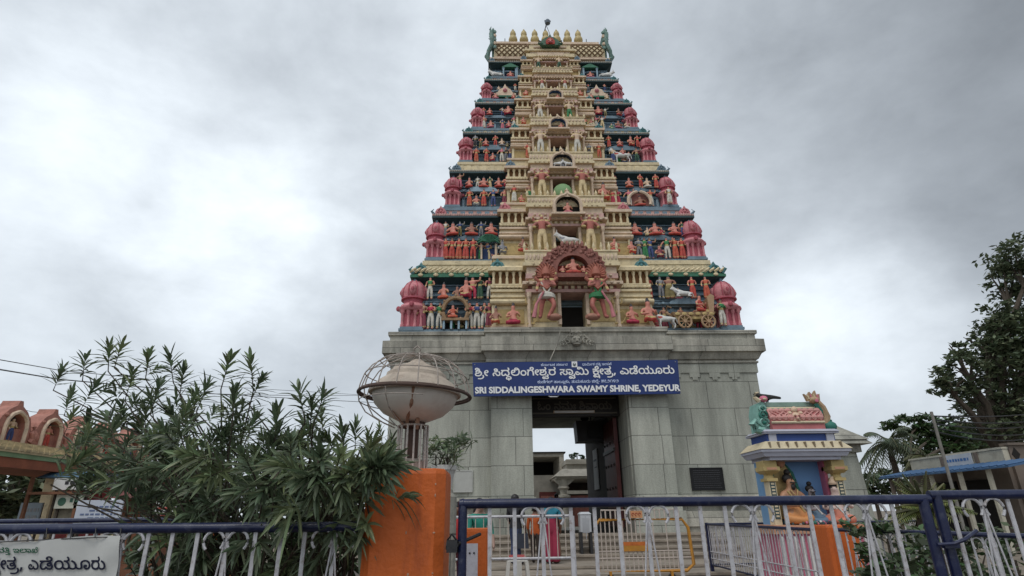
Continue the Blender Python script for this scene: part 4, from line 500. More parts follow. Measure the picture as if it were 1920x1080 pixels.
m = MB(); m.box(-1.40, 1.50, .02, DP, 4.72, 5.5); m.build('lintel', M_STONE, tower)
m = MB()                                              # cornice all round, with the projecting middle
m.frus((-5.78, 5.78, -.08, DP+.08), (-5.78, 5.78, -.08, DP+.08), 5.5, 5.56); m.frus((-5.74, 5.74, -.04, DP+.04), (-5.74, 5.74, -.04, DP+.04), 5.56, 5.62)
m.frus((-5.80, 5.80, -.10, DP+.1), (-5.92, 5.92, -.2, DP+.2), 5.62, 5.83)
m.frus((-5.99, 5.99, -.28, DP+.28), (-5.99, 5.99, -.28, DP+.28), 5.83, 6.22)
m.frus((-5.99, 5.99, -.28, DP+.28), (-5.84, 5.84, -.14, DP+.14), 6.22, 6.27)
m.box(-5.80, 5.80, -.10, DP+.1, 6.27, 6.44); m.box(-5.86, 5.86, -.16, DP+.16, 6.44, 6.55)
m.build('cornice', M_STONE2, tower)
m = MB()
m.box(-2.78, 2.84, -.36, -.09, 5.503, 5.6); m.frus((-2.74, 2.80, -.34, -.1), (-2.86, 2.92, -.46, -.1), 5.6, 5.81)
m.box(-2.92, 2.98, -.58, -.285, 5.812, 6.25); m.box(-2.80, 2.86, -.44, -.145, 6.25, 6.42); m.box(-2.84, 2.90, -.5, -.165, 6.42, 6.57)
m.build('porch_cornice', M_STONE2, tower)
m = MB()                                              # carved lion-face boss on the cornice
cz = 6.08
m.sph((0, -.62, cz), (.17, .12, .17), 10); m.sph((-.07, -.72, cz+.06), .045, 8); m.sph((.07, -.72, cz+.06), .045, 8); m.sph((0, -.74, cz-.02), .04, 8); m.sph((0, -.71, cz-.11), (.11, .05, .03), 8)
for s in (-1, 1):
    for k in range(4):
        r = .10-.012*k; cx = s*(.20+.085*k); zz = cz+(.10, .02, -.05, -.08)[k]
        m.tube([(cx+r*math.cos(t), -.62-.02*k, zz+r*math.sin(t)) for t in [R_(30*i)*s for i in range(11)]], .022, 6)
    m.tube([(s*.10, -.62, cz+.16), (s*.16, -.63, cz+.26), (s*.06, -.63, cz+.30), (0, -.63, cz+.25)], .03, 6)
m.build('carved_boss', M_STONE2, tower, smooth=True)
# doors, passage dressings
m = MB(); m.box(1.30, 1.42, 1.25, 3.15, .75, 4.04)
for z in (1.2, 1.9, 2.6, 3.3):
    for y in (1.5, 2.0, 2.5, 2.95): m.sph((1.29, y, z), (.03, .05, .05), 6, 1)
m.box(1.25, 1.31, 1.25, 3.15, 1.5, 1.6, 1); m.box(1.25, 1.31, 1.25, 3.15, 3.0, 3.1, 1)
m.build('door_leaf', [mat('dark_red_door', (.09, .018, .015), .5, .3, 3, .1), mat('door_iron', (.04, .035, .03), .5)], tower)
m = MB(); m.box(-1.38, 1.47, 1.0, 1.24, 4.05, 4.70); m.box(-1.30, 1.40, .96, 1.0, 4.13, 4.17, 1); m.box(-1.30, 1.40, .96, 1.0, 4.60, 4.64, 1)
m.build('door_beam', [mat('black_wood', (.014, .011, .009), .6, .3, 4, .1), mat('worn_brass_edge', (.10, .085, .06), .5)], tower)
v, f = fit(kannada(K_OM, .012), -1.15, 1.25, 4.27, .24, .985)
mm = MB(); mm.add(v, f); mm.build('door_beam_lettering', mat('dull_metal_letters', (.10, .09, .075), .5), tower)
M_LIN = mat('shaded_passage_stone', (.045, .04, .034), .9, .4, 1.5, .3)
# dark sheets on the passage walls, with its shade put into their colour
m = MB(); m.box(-1.40, -1.36, .6, DP-.02, .5, 4.7); m.build('passage_shade_lining', M_LIN, tower)
m = MB(); m.box(1.44, 1.50, 3.2, DP-.02, .5, 4.7); m.build('passage_shade_lining', M_LIN, tower)

# ---- painted tiers
ZB = [6.57, 9.33, 11.75, 14.04, 15.99, 17.82, 19.31, 20.47]
HB = [5.61, 4.98, 4.43, 3.96, 3.50, 3.11, 2.81, 2.64]
ZE = [8.66, 11.22, 13.43, 15.55, 17.41, 19.00, 20.19]
HE = [5.35, 4.78, 4.26, 3.81, 3.36, 2.98, 2.81]
IN = [5.61-h for h in HB]
rnd = random.Random(4)
EAVE_M = [M_GREEN, M_PINKL, M_GREY, M_GREY, M_GREY, M_GREY, M_GREY]

def kudu(m, x, y, z, s, k=0):
    """little horseshoe scroll ornament standing on an eave"""
    m.extr([(x+p*s, z+q*s) for p, q in [(-.5, 0), (-.55, .3), (-.38, .62), (-.15, .72), (0, 1.0), (.15, .72), (.38, .62), (.55, .3), (.5, 0)]], y-.10*s, y+.25*s, k)
    m.tube([(x+.30*s*math.cos(t), y-.14*s, z+.36*s+.28*s*math.sin(t)) for t in [R_(a) for a in range(-30, 211, 30)]], .07*s, 6, k)
    m.sph((x, y-.14*s, z+.34*s), .13*s, 6, k)

fill0 = random.Random(77)
def corner_pavilion(parent, x, y, z, h):
    """pink corner shrine: plinth, clustered columns, round cornice, neck, ribbed dome and finial; h = full height"""
    h *= fill0.uniform(.96, 1.03); u = h/1.62; m = MB(); w = .40*u
    m.box(x-w*1.15, x+w*1.15, y-w*1.15, y+w*1.15, z, z+.07*u, 2); m.box(x-w*1.05, x+w*1.05, y-w*1.05, y+w*1.05, z+.07*u, z+.13*u, 2)
    m.box(x-w*.82, x+w*.82, y-w*.82, y+w*.82, z+.13*u, z+.66*u, 1)
    for sx in (-1, -.36, .36, 1):
        for sy in (-1, 1):
            m.lathe([(r*u, q*u) for r, q in [(.075, .13), (.075, .2), (.055, .22), (.055, .52), (.085, .56), (.085, .60), (.11, .66)]], (x+sx*w*.88, y+sy*w*.88, z), 8, 0)
    for sy in (-.36, .36):
        for sx in (-1, 1): m.lathe([(r*u, q*u) for r, q in [(.075, .13), (.055, .22), (.055, .52), (.085, .56), (.11, .66)]], (x+sx*w*.88, y+sy*w*.88, z), 8, 0)
    q8 = math.pi/8
    m.lathe([(r*u, q*u) for r, q in [(.48, .64), (.56, .70), (.57, .76), (.50, .84), (.42, .88)]], (x, y, z), 16, 0, ph=q8/2)
    m.lathe([(r*u, q*u) for r, q in [(.40, .88), (.40, 1.0), (.50, 1.02), (.50, 1.06), (.44, 1.08)]], (x, y, z), 16, 1)
    m.lathe([(r*u, q*u) for r, q in [(.40, 1.06), (.41, 1.12), (.44, 1.22), (.43, 1.34), (.37, 1.47), (.27, 1.57), (.15, 1.63), (.09, 1.65)]], (x, y, z), 16, 0)
    for k in range(8): a = math.pi*(k+.5)/4; m.tube([(x+r*u*math.cos(a), y+r*u*math.sin(a), z+q*u) for r, q in [(.42, 1.12), (.45, 1.26), (.42, 1.40), (.31, 1.54), (.15, 1.64)]], .026*u, 5, 1)
    m.lathe([(r*u, q*u) for r, q in [(.12, 1.62), (.13, 1.67), (.05, 1.70), (.07, 1.75), (.01, 1.86)]], (x, y, z), 8, 2)
    for a in range(4):
        t = a*math.pi/2
        cx, cy = x+math.cos(t)*.40*u, y+math.sin(t)*.40*u
        m.sph((cx, cy, z+1.28*u), (.15*u, .15*u, .19*u), 8, 0); m.sph((cx+math.cos(t)*.09*u, cy+math.sin(t)*.09*u, z+1.28*u), .085*u, 6, 1)
        m.sph((x+math.cos(t)*.58*u, y+math.sin(t)*.58*u, z+.78*u), (.10*u, .10*u, .09*u), 6, 1)
    m.v = [(x+(a-x)*.77, y+(b_-y)*.77, c) for a, b_, c in m.v]
    m.build('corner_pavilion', [M_PINK, M_PINKD, M_BLUEG], parent, smooth=True)

def niche(parent, x, y, z, w, h, fill, rim=None, fig=None):
    """horseshoe niche standing forward of the tower: rim, recess, small seated figure"""
    m = MB(); rim_m = rim or M_CREAMP
    poly = [(-w/2, 0), (-w/2, h*.42)]+[(w/2*math.cos(R_(180-a)), h*.42+h*.46*math.sin(R_(a))) for a in range(15, 90, 15)]+[(-w*.06, h*.92), (0, h*1.02), (w*.06, h*.92)]+[(w/2*math.cos(R_(a)), h*.42+h*.46*math.sin(R_(a))) for a in range(75, 0, -15)]+[(w/2, h*.42), (w/2, 0)]
    inn = [(p*.78, q*.84+.0) for p, q in poly]; inn = [(p, min(q, h*.72)) for p, q in inn]
    n = len(poly)
    vs = [(x+p, y, z+q) for p, q in poly]+[(x+p, y, z+q) for p, q in inn]+[(x+p, y+.30, z+q) for p, q in poly]+[(x+p, y+.26, z+q) for p, q in inn]
    fs = [(i, i+1, n+i+1, n+i) for i in range(n-1)]+[(i, 2*n+i, 2*n+i+1, i+1) for i in range(n-1)]
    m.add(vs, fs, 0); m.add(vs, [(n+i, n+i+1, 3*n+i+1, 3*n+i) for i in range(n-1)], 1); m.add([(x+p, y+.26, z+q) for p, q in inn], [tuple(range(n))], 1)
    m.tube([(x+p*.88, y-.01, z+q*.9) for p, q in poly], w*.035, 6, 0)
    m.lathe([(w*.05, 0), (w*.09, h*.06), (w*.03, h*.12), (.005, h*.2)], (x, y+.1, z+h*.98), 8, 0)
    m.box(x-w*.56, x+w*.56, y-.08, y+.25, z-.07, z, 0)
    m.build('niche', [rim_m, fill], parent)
    if fig: add_statue(parent, 'seat', x+fig[2]*w, y+.10, z, h*.62, fig[0], fig[1])

def balustrade(parent, hw, y, z, h):
    m = MB(); m.box(-hw, hw, y, y+.14, z, z+h*.52, 0); m.box(-hw-.03, hw+.03, y-.03, y+.16, z+h*.52, z+h*.60, 0)
    n = max(6, int(hw*2/.24))
    for i in range(n+1):
        x = -hw+2*hw*i/n
        m.lathe([(.05, h*.6), (.035, h*.66), (.06, h*.80), (.045, h*.90), (.008, h*1.06)], (x, y+.07, z), 6, 0, sx=.9, sy=.9)
    for i in range(n*2):
        x = -hw+2*hw*(i+.5)/(2*n); m.sph((x, y-.005, z+h*.26), (hw/(2.4*n), .03, h*.15), 6, 1)
    m.build('balustrade', [M_CREAM, M_CREAMP], parent)

def slot_frieze(m, x0, x1, y, z0, z1, k=0, kd=1):
    """row of little posts with dark gaps"""
    m.box(x0, x1, y+.10, y+.14, z0, z1, kd); m.box(x0-.02, x1+.02, y-.01, y+.13, z0-.05, z0, k)
    n = max(3, int(abs(x1-x0)/.20))
    for i in range(n+1):
        x = x0+(x1-x0)*i/n; m.lathe([(.055, z0), (.045, z0+(z1-z0)*.45), (.03, z0+(z1-z0)*.55), (.07, z1)], (x, y+.05, 0), 6, k)

def tier(i):
    zb, H = ZB[i], ZB[i+1]-ZB[i]; hb, he = HB[i], HE[i]; dp = DP-2*IN[i]; ze = ZE[i]-zb; q = hb/5.61
    ow, iw = hb*.468, hb*.262; d_in = IN[i+1]-IN[i]
    lp, up, lz = H*.05, ze*.46, ze*.56
    yl, yu = .42*q+.1, .52*q+.12
    hl, hu = hb-.62*q, he-.42*q
    m = MB()
    m.box(-hb+.06, hb-.06, .02, dp-.02, 0, lp*.55, 1); m.box(-hb+.16, hb-.16, .1, dp-.1, lp*.55, lp, 1)
    m.box(-hl, hl, yl, dp-yl, lp, up, 1); m.box(-hu, hu, yu, dp-yu, lz, ze-.10, 0)
    for k in range(4):                                 # horizontal ribs of the upper wall
        z = lz+(ze-.16-lz)*(k+.5)/4; m.box(-hu-.035, hu+.035, yu-.05, dp-yu+.05, z, z+(ze-lz)*.09, 1 if k % 2 else 0)
    m.box(-hl-.03, hl+.03, yl-.04, dp-yl+.04, up-.16*q, up-.06*q, 2)
    t = m.build('tier', [M_NAVY, M_BLUEG, M_LBLUE], tower, (0, IN[i], zb))
    # mid ledge
    m = MB(); e = .22*q
    for a, z0, z1, k in ((e*.5, up, up+.05*q, 1), (e, up+.05*q, up+.05*q+(lz-up)*.4, 0), (e*.7, up+.05*q+(lz-up)*.4, lz-.04*q, 1), (e*.9, lz-.04*q, lz, 0)):
        m.box(-hl-a, hl+a, yl-a-.05, dp-yl+a+.05, z0, z1, k)
    for s in (-1, 1):                                  # raised middle of each ledge
        cx = s*(hl+ow)/2
        m.extr([(cx-.55*q, up+.03), (cx-.5*q, up+(lz-up)*.6), (cx-.2*q, lz+.04*q), (cx+.2*q, lz+.04*q), (cx+.5*q, up+(lz-up)*.6), (cx+.55*q, up+.03)], yl-e-.14*q, yl-e-.04, 0)
    for s in (-1, 1):
        n_ = int((hl-ow)/.22)
        for k in range(n_): m.sph((s*(ow+.1+(hl-ow)*(k+.5)/n_), yl-e-.06, up+.05*q+(lz-up)*.2), (.07, .035, .05*q), 5, 1 if k % 2 else 0)
    m.build('ledge', [M_BLUEG, M_LBLUE if i < 2 else M_BLUEG], t)
    # eave
    m = MB(); ez0, ez1 = ze-.07*q, ze+.10*q; a = he
    yo = 5.61-he-IN[i]
    m.frus((-hu-.05, hu+.05, yu-.06, dp-yu+.06), (-he+.04, he-.04, yo+.04, dp-yo-.04), ze-.22*q, ez0, 1)
    m.frus((-he, he, yo, dp-yo), (-he, he, yo, dp-yo), ez0, ze+.02*q, 1 if i else 0)
    m.frus((-he, he, yo, dp-yo), (-he+.20*q, he-.20*q, yo+.2*q, dp-yo-.2*q), ze+.02*q, ze+.18*q, 0)
    if i == 0:
        n = 30
        for s in (-1, 1):
            for k in range(n):
                x = s*(ow+.1+(he-ow-.15)*(k+.5)/n)
                if k % 2: m.tube([(x-.10, yo+.04, ze+.12), (x-.03, yo-.01, ze+.16), (x+.05, yo+.02, ze+.24), (x+.10, yo+.09, ze+.29)], [.05, .05, .04, .02], 5, 2)
                if k % 6 == 2: m.sph((x, yo-.02, ze+.0), (.09, .05, .06), 6, 2)
    else:
        n = int(he/.16)
        for s in (-1, 1):
            for k in range(n):
                x = s*(ow+(he-ow)*(k+.5)/n); m.sph((x, yo+.03, ze+.07*q), (.055, .05, .05), 5, 0)
    m.build('eave', [EAVE_M[i], M_DGREEN, M_CREAM], t)
    # parapet up to the next tier
    if i < 6:
        nh, ny = HB[i+1], d_in
        m = MB(); m.box(-nh-.04, nh+.04, ny-.04, dp-ny+.04, ze+.10*q, H-.09*q, 0); m.box(-nh-.02, nh+.02, ny-.07, dp-ny+.07, H-.16*q, H-.003, 1)
        for k in range(int(nh*2/.3)): m.box(-nh+.3*k+.05, -nh+.3*k+.22, ny-.06, ny-.03, ze+.2*q, H-.2*q, 1)
        m.build('parapet', [M_CREAM if i in (0, 2, 3) else M_PINKL, M_BLUEG if i not in (0, 2) else M_CREAM], t)
    # scroll ornaments on the eave
    for s in (-1, 1):
        m = MB()
        kudu(m, s*(ow*.92), yo-.22*q, ze+.05, .46*q, 0 if i != 1 else 1); m.build('eave_scroll', [M_TEAL if i in (0, 3, 4, 5) else M_BLUEG, M_PINK], t); m = MB(); kudu(m, s*(he-.34*q), yo+.12*q, ze+.10, .42*q, 0 if i != 1 else 1)
        m.tube([(s*(he-.10*q), yo+.06, ze+.08), (s*(he+.02*q), yo, ze+.22*q), (s*(he-.06*q), yo+.02, ze+.32*q)], [.07*q, .05*q, .02*q], 6, 0)
        m.build('corner_scroll', [M_TEAL if i in (0, 3, 4, 5) else M_BLUEG, M_PINK], t)
    if i < 6:
        for s in (-1, 1): corner_pavilion(t, s*(hb-.42*q), .40*q, lp*.5, ze*.85)
    # wall pilasters
    if i < 6:
        for s in (-1, 1):
            for k in range(4):
                x = s*(ow+.12+(hl-ow-.35)*k/3)
                m = MB(); m.box(x-.06*q, x+.06*q, yl-.07, yl+.02, lp, up-.03, 0); m.box(x-.09*q, x+.09*q, yl-.09, yl+.02, up-.22*q, up-.14*q, 1); m.build('pilaster', [M_LBLUE, M_BLUEG], t)
    # ---- middle bays
    yp = -.10-.10*q                                     # front of outer bay
    for s in (-1, 1):
        m = MB()
        x0, x1 = (s*iw*.98, s*ow)
        m.box(x0, x1, yp+.08, yl+.3, 0, H*.06, 2); m.box(x0, x1-s*.05, yp+.20, yl+.3, H*.06, ze*.42, 0)
        m.box(x0+s*.12*q, x1-s*.17*q, yp+.165, yp+.21, H*.10, ze*.36, 1)
        m.box(x1-s*.16*q, x1-s*.02*q, yp+.10, yp+.3, H*.06, ze*.42, 0)
        # rolled cornice
        L = [(yp+.02+.13*q-.15*q*math.cos(R_(a)), ze*.47+.10*q*math.sin(R_(a))) for a in range(-90, 91, 30)]
        m.ring([[(xx, yy, zz) for yy, zz in L]+[(xx, yl+.3, ze*.47+.10*q), (xx, yl+.3, ze*.47-.10*q)] for xx in (x0, x1+s*.04)], 3)
        m.box(x0, x1-s*.02, yp+.16, yl+.3, ze*.47+.10*q, ze*.64, 0); m.box(x0, x1+s*.02, yp+.10, yl+.3, ze*.55, ze*.585, 3); m.box(x0, x1+s*.02, yp+.08, yl+.3, ze*.64, ze*.68, 3)
        m.box(x0, x1-s*.04, yp+.22, yl+.3, ze*.68, ze-.02, 4)
        for k in range(9): m.sph((x0+(x1-x0)*(k+.5)/9, yp+.09, ze*.715), (.08*q, .05, .05*q), 6, 0)
        m.box(x0, x1+s*.02, yp+.10, yl+.3, ze*.735, ze*.77, 0)
        m.box(x0, x1+s*.10*q, yp+.03, yl+.3, ze-.02, ze+.10*q, 3); m.frus((min(x0, x1+s*.08*q), max(x0, x1+s*.08*q), yp+.06, yl), (min(x0, x1), max(x0, x1), yp+.2, yl), ze+.10*q, ze+.22*q, 3)
        m.box(x0, x1-s*.06, yp+.3, yl+.4+d_in, ze+.22*q, H-.01, 0); m.box(x0, x1-s*.02, yp+.24, yl+.4+d_in, H-.16*q, H-.07*q, 2)
        xs = sorted((x0, x1-s*.08)); slot_frieze(m, xs[0], xs[1], yp+.10, ze*.775, ze-.03, 0, 4)
        m.build('side_bay', [M_CREAM, M_OCHRE, M_CREAMP, M_CREAMP if i else M_CREAM, mat('slot_brown', (.16, .07, .02), .8)], t)
    # inner bay with its doorway
    yi = yp-.22*q-.06; dw = iw*(.27 if i == 0 else .31); dz = (ze*.56, ze*.60, ze*.60, ze*.60, ze*.60, ze*.60, ze*.64)[i]
    m = MB()
    for s in (-1, 1):
        m.box(s*dw, s*iw, yi+.14, yl+.4, 0, dz, 0); m.box(s*dw, s*(dw+.10*q), yi+.04, yi+.15, H*.04, dz, 2); m.box(s*(iw-.12*q), s*iw, yi+.06, yi+.15, 0, dz, 2)
        m.box(s*(dw+.16*q), s*(iw-.17*q), yi+.11, yi+.145, H*.08, dz*.8, 1)
        m.lathe([(.07*q, 0), (.07*q, .08), (.045*q, .1), (.045*q, dz*.8), (.08*q, dz*.88), (.09*q, dz)], (s*(iw-.06*q), yi+.03, 0), 8, 2)
    m.box(-iw*1.03, iw*1.03, yi-.02, yl+.4, dz, dz+.10*q, 3)
    m.box(-iw*.97, iw*.97, yi+.08, yl+.4, dz+.10*q, dz+.26*q, 4 if i in (0,) else 1); m.box(-iw*1.10, iw*1.10, yi-.08, yl+.4, dz+.26*q, dz+.36*q, 2)
    for k in range(15): m.sph((-iw*1.06+iw*2.12*(k+.5)/15, yi-.09, dz+.31*q), (.06*q, .04, .045*q), 5, 2)
    nd = int(iw*1.9/(.17*q+.03))
    for k in range(nd):                                # dentils, pilasterets and medallions breaking up the upper body
        x = -iw*.92+iw*1.84*(k+.5)/nd; hw_ = iw*.5/nd
        m.box(x-hw_, x+hw_, yi+.02, yi+.10, dz+.13*q, dz+.23*q, 2 if k % 2 else 0)
        m.sph((x, yi+.08, ze*.79), (hw_*.8, .04, .05*q), 5, 2 if k % 2 else 0)
        m.sph((x, yi+.0, ze*.84), (hw_*1.1, .05, .04*q), 6, 0 if k % 2 else 2); m.sph((x, yi-.05, ze+.06*q), (hw_*.8, .03, .04*q), 5, 0)
    m.box(-iw*.96, iw*.96, yi+.10, yl+.4, dz+.36*q, max(ze*.86, dz+.37*q), 0); m.box(-iw*1.02, iw*1.02, yi+.03, yl+.4, ze*.80, ze*.88, 3)
    m.box(-iw*1.0, iw*1.0, yi+.06, yl+.4, ze*.86, ze, 2); m.box(-iw*1.08, iw*1.08, yi-.04, yl+.4, ze, ze+.12*q, 0); m.box(-iw, iw, yi+.17, yl+.4+d_in, ze+.12*q, H-.004, 0)
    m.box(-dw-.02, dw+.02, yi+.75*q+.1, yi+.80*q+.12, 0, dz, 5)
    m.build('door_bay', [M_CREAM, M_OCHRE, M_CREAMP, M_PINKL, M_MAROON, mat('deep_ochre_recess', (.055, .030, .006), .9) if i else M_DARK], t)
    if i < 6: balustrade(t, iw*1.04, yi-.03, ze+.12*q, (H-ze)*1.08)
    return t, dict(q=q, H=H, ze=ze, lz=lz, up=up, yl=yl, yu=yu, yi=yi, yp=yp, iw=iw, ow=ow, lp=lp, dz=dz, dw=dw, hl=hl, hu=hu, hb=hb, he=he)

T = [tier(i) for i in range(7)]
def lx(px, i, y=0): return at(px, 540, TY+IN[i]+y).x
def tower_x(px, py, Y): return at(px, py, Y).x-TX
SK = ['pink', 'pink', 'brown', 'pink', 'pink']
def row(i, upper, items):
    """items: (pixel x measured in the photograph, pose, cloth, extra)"""
    t, g = T[i]; q = g['q']
    for n, it in enumerate(items):
        px, kind, cl = it[:3]; ex = it[3] if len(it) > 3 else {}
        y = (g['yl']-.20*q-.16*q) if upper else (.12*q)
        z = g['lz'] if upper else g['lp']
        py = {0: (553, 612), 1: (440, 484), 2: (350, 388), 3: (272, 303), 4: (213, 240), 5: (170, 186), 6: (130, 142)}[i][0 if upper else 1]
        x = tower_x(px, py, TY+IN[i]+y)
        h = ex.get('h', (g['ze']-g['lz'])*.92 if upper and kind != 'seat' else (g['ze']-g['lz'])*.72 if upper else g['up']*(1.02 if kind not in ('seat', 'kneel') else .72))
        add_statue(t, kind, x, ex.get('y', y), ex.get('z', z), h, cl, ex.get('s', SK[(n+i) % 5]), ex.get('top'), ex.get('rz', rnd.uniform(-.35, .35)), sx=ex.get('sx', .96))
S, A, RB, RA, K, ST = 'seat', 'anjali', 'robe', 'raise', 'kneel', 'stand'
row(0, 1, [(806, ST, 'white', dict(top='green')), (832, S, 'orange'), (857, S, 'maroon', dict(s='brown', h=.55)), (874, K, 'crimson'), (886, RA, 'crimson', dict(sx=1.3)), (900, RB, 'dgreen', dict(top='dgreen', s='brown')), (918, ST, 'white', dict(top='maroon')),
           (1218, RB, 'red', dict(top='red')), (1240, ST, 'grey', dict(s='grey')), (1256, RB, 'olive', dict(s='brown', sx=1.5)), (1300, RB, 'red', dict(top='red')), (1326, RB, 'orange', dict(top='orange'))])
row(0, 0, [(792, RB, 'maroon', dict(s='brown')), (807, A, 'white', dict(top='crimson')), (824, A, 'white', dict(top='green')), (880, A, 'white', dict(top='crimson')), (894, A, 'white', dict(top='blue')), (908, A, 'white', dict(top='dark')), (917, RB, 'maroon', dict(top='maroon')),
           (930, K, 'orange', dict(y=-.32, z=.13)), (962, S, 'crimson', dict(y=-.32, z=.13, h=.80)), (1180, S, 'crimson', dict(y=-.32, z=.13, h=.74)), (1211, K, 'red', dict(y=-.32, z=.13, h=.95, sx=1.0)),
           (1330, RB, 'red', dict(top='crimson')), (1353, A, 'white', dict(top='green', y=-.05))])
row(1, 1, [(849, S, 'red', dict(sx=1.3)), (884, S, 'red', dict(sx=1.3)), (921, S, 'red', dict(sx=1.3)), (1192, S, 'red', dict(sx=1.3)), (1229, S, 'red', dict(sx=1.3)), (1265, S, 'red', dict(sx=1.3))])
row(1, 0, [(835, RB, 'red', dict(top='red')), (847, RB, 'red', dict(top='red')), (860, RB, 'orange', dict(top='red')), (873, RB, 'red', dict(top='orange')), (887, ST, 'red', dict(top='red')), (942, K, 'grey', dict(s='grey', y=-.25)), (980, S, 'red', dict(y=-.3, z=.2)),
           (1149, S, 'red', dict(y=-.3, z=.2)), (1181, K, 'red', dict(y=-.25)), (1200, A, 'grey', dict(s='grey')), (1211, RB, 'green', dict(s='brown', top='green')), (1221, RA, 'blue', dict(top='blue')), (1238, K, 'maroon', dict(top='maroon')), (1253, RA, 'white', dict(top='green')), (1268, RB, 'orange', dict(top='orange')), (1281, RB, 'red', dict(top='red'))])
row(2, 1, [(862, RA, 'pink'), (880, S, 'red'), (907, S, 'red', dict(sx=1.3)), (935, S, 'red'), (951, K, 'crimson'), (1152, RB, 'red', dict(top='red')), (1180, S, 'orange'), (1202, ST, 'red', dict(top='red')), (1214, S, 'white', dict(s='cream')), (1231, RB, 'red', dict(top='orange'))])
row(2, 0, [(880, RB, 'orange', dict(top='orange')), (893, K, 'white'), (907, RB, 'red', dict(top='orange')), (925, RA, 'blue', dict(top='blue')), (946, RB, 'maroon'), (964, RB, 'white', dict(top='red', y=-.2)), (992, RB, 'green', dict(s='brown', y=-.25)),
           (1130, K, 'red', dict(y=-.25, h=.9)), (1160, RB, 'crimson', dict(top='crimson')), (1181, RA, 'white', dict(top='pink')), (1201, S, 'red', dict(sx=1.4, h=.5)), (1222, RA, 'white', dict(top='orange')), (1254, RB, 'white', dict(top='white', y=-.1))])
row(3, 1, [(891, ST, 'dark', dict(s='grey')), (911, S, 'red'), (929, ST, 'red', dict(top='red')), (941, S, 'grey', dict(s='cream')), (1142, RB, 'red', dict(top='orange')), (1162, S, 'red'), (1183, K, 'red'), (1196, RA, 'red', dict(top='red'))])
row(3, 0, [(893, RB, 'orange', dict(top='orange')), (912, RB, 'red', dict(top='orange')), (924, K, 'crimson'), (941, RA, 'white', dict(top='pink')), (949, A, 'grey', dict(s='grey', top='dark')), (957, RB, 'blue', dict(s='brown')), (968, RB, 'pink', dict(top='pink')), (989, RB, 'orange', dict(top='red', y=-.2)), (1104, A, 'dark', dict(s='grey', y=-.2)), (1122, RA, 'orange', dict(top='orange', y=-.2)), (1150, RB, 'blue', dict(s='cream')), (1195, RA, 'dgreen', dict(s='brown'))])
row(4, 1, [(918, S, 'red'), (953, K, 'crimson', dict(sx=1.3)), (1122, K, 'crimson', dict(sx=1.3)), (1160, S, 'red')])
row(4, 0, [(907, RB, 'white'), (920, S, 'pink', dict(sx=1.2)), (954, S, 'crimson'), (964, RB, 'white', dict(top='pink')), (981, K, 'red', dict(y=-.15)), (1095, K, 'dgreen', dict(y=-.15)), (1118, RA, 'white', dict(top='pink')), (1130, RA, 'cream', dict(top='white')), (1160, S, 'pink', dict(sx=1.3)), (1176, S, 'white', dict(s='cream'))])
row(5, 0, [(929, S, 'pink', dict(sx=1.3)), (963, S, 'red'), (973, K, 'pink'), (986, K, 'red', dict(sx=1.3, y=-.15)), (1087, K, 'red', dict(sx=1.3, y=-.15)), (1100, S, 'pink'), (1109, K, 'red'), (1138, S, 'cream', dict(s='cream'))])
# small attendants filling the gaps of both rows
fill = random.Random(12); n_att = 0
for i in range(6):
    t, g = T[i]; q = g['q']
    taken = [(c.location.x, c.location.z > g['lz']-.1) for c in t.children if 'statue' in c.name]
    for upper in (True, False):
        for s in (-1, 1):
            x = g['ow']+.16
            while x < (g['hu'] if upper else g['hb']-1.1*q)-.1:
                if all(abs(s*x-tx) > .21 for tx, u_ in taken if u_ == upper) and n_att < 98:
                    y = (g['yl']-.26*q) if upper else .24*q
                    k = fill.choice(['robe', 'anjali', 'kneel', 'seat', 'raise', 'stand']); sm = k in ('seat', 'kneel')
                    add_statue(t, k, s*x, y, g['lz'] if upper else g['lp'], ((g['ze']-g['lz'])*.80 if upper else g['up']*.86)*(.68 if sm else 1), fill.choice(['white', 'grey', 'blue', 'green', 'pink', 'crimson', 'cream', 'olive', 'teal', 'maroon']), fill.choice(['pink', 'brown', 'cream', 'grey']), fill.choice([None, 'red', 'white', 'dgreen', 'blue']), fill.uniform(-.5, .5), 'attendant_statue')
                    n_att += 1; taken.append((s*x, upper))
                x += .22*q+.06
for i in range(1, 6):
    t, g = T[i]; q = g['q']
    for s in (-1, 1):
        for k, fx in enumerate((.40, .78)):
            x = s*(g['iw']+(g['ow']-g['iw'])*fx); kd = fill.choice(['seat', 'kneel', 'robe', 'anjali']); sm = kd in ('seat', 'kneel')
            if all(abs(x-c.location.x) > .2 or c.location.z > g['lz']-.2 for c in t.children if 'statue' in c.name):
                add_statue(t, kd, x, g['yp']-.04, .03, g['up']*(.62 if sm else .80), fill.choice(['red', 'crimson', 'orange', 'white', 'green', 'red']), fill.choice(['pink', 'pink', 'rose']), fill.choice(['red', None, 'crimson']), -.3*s, 'bay_statue')
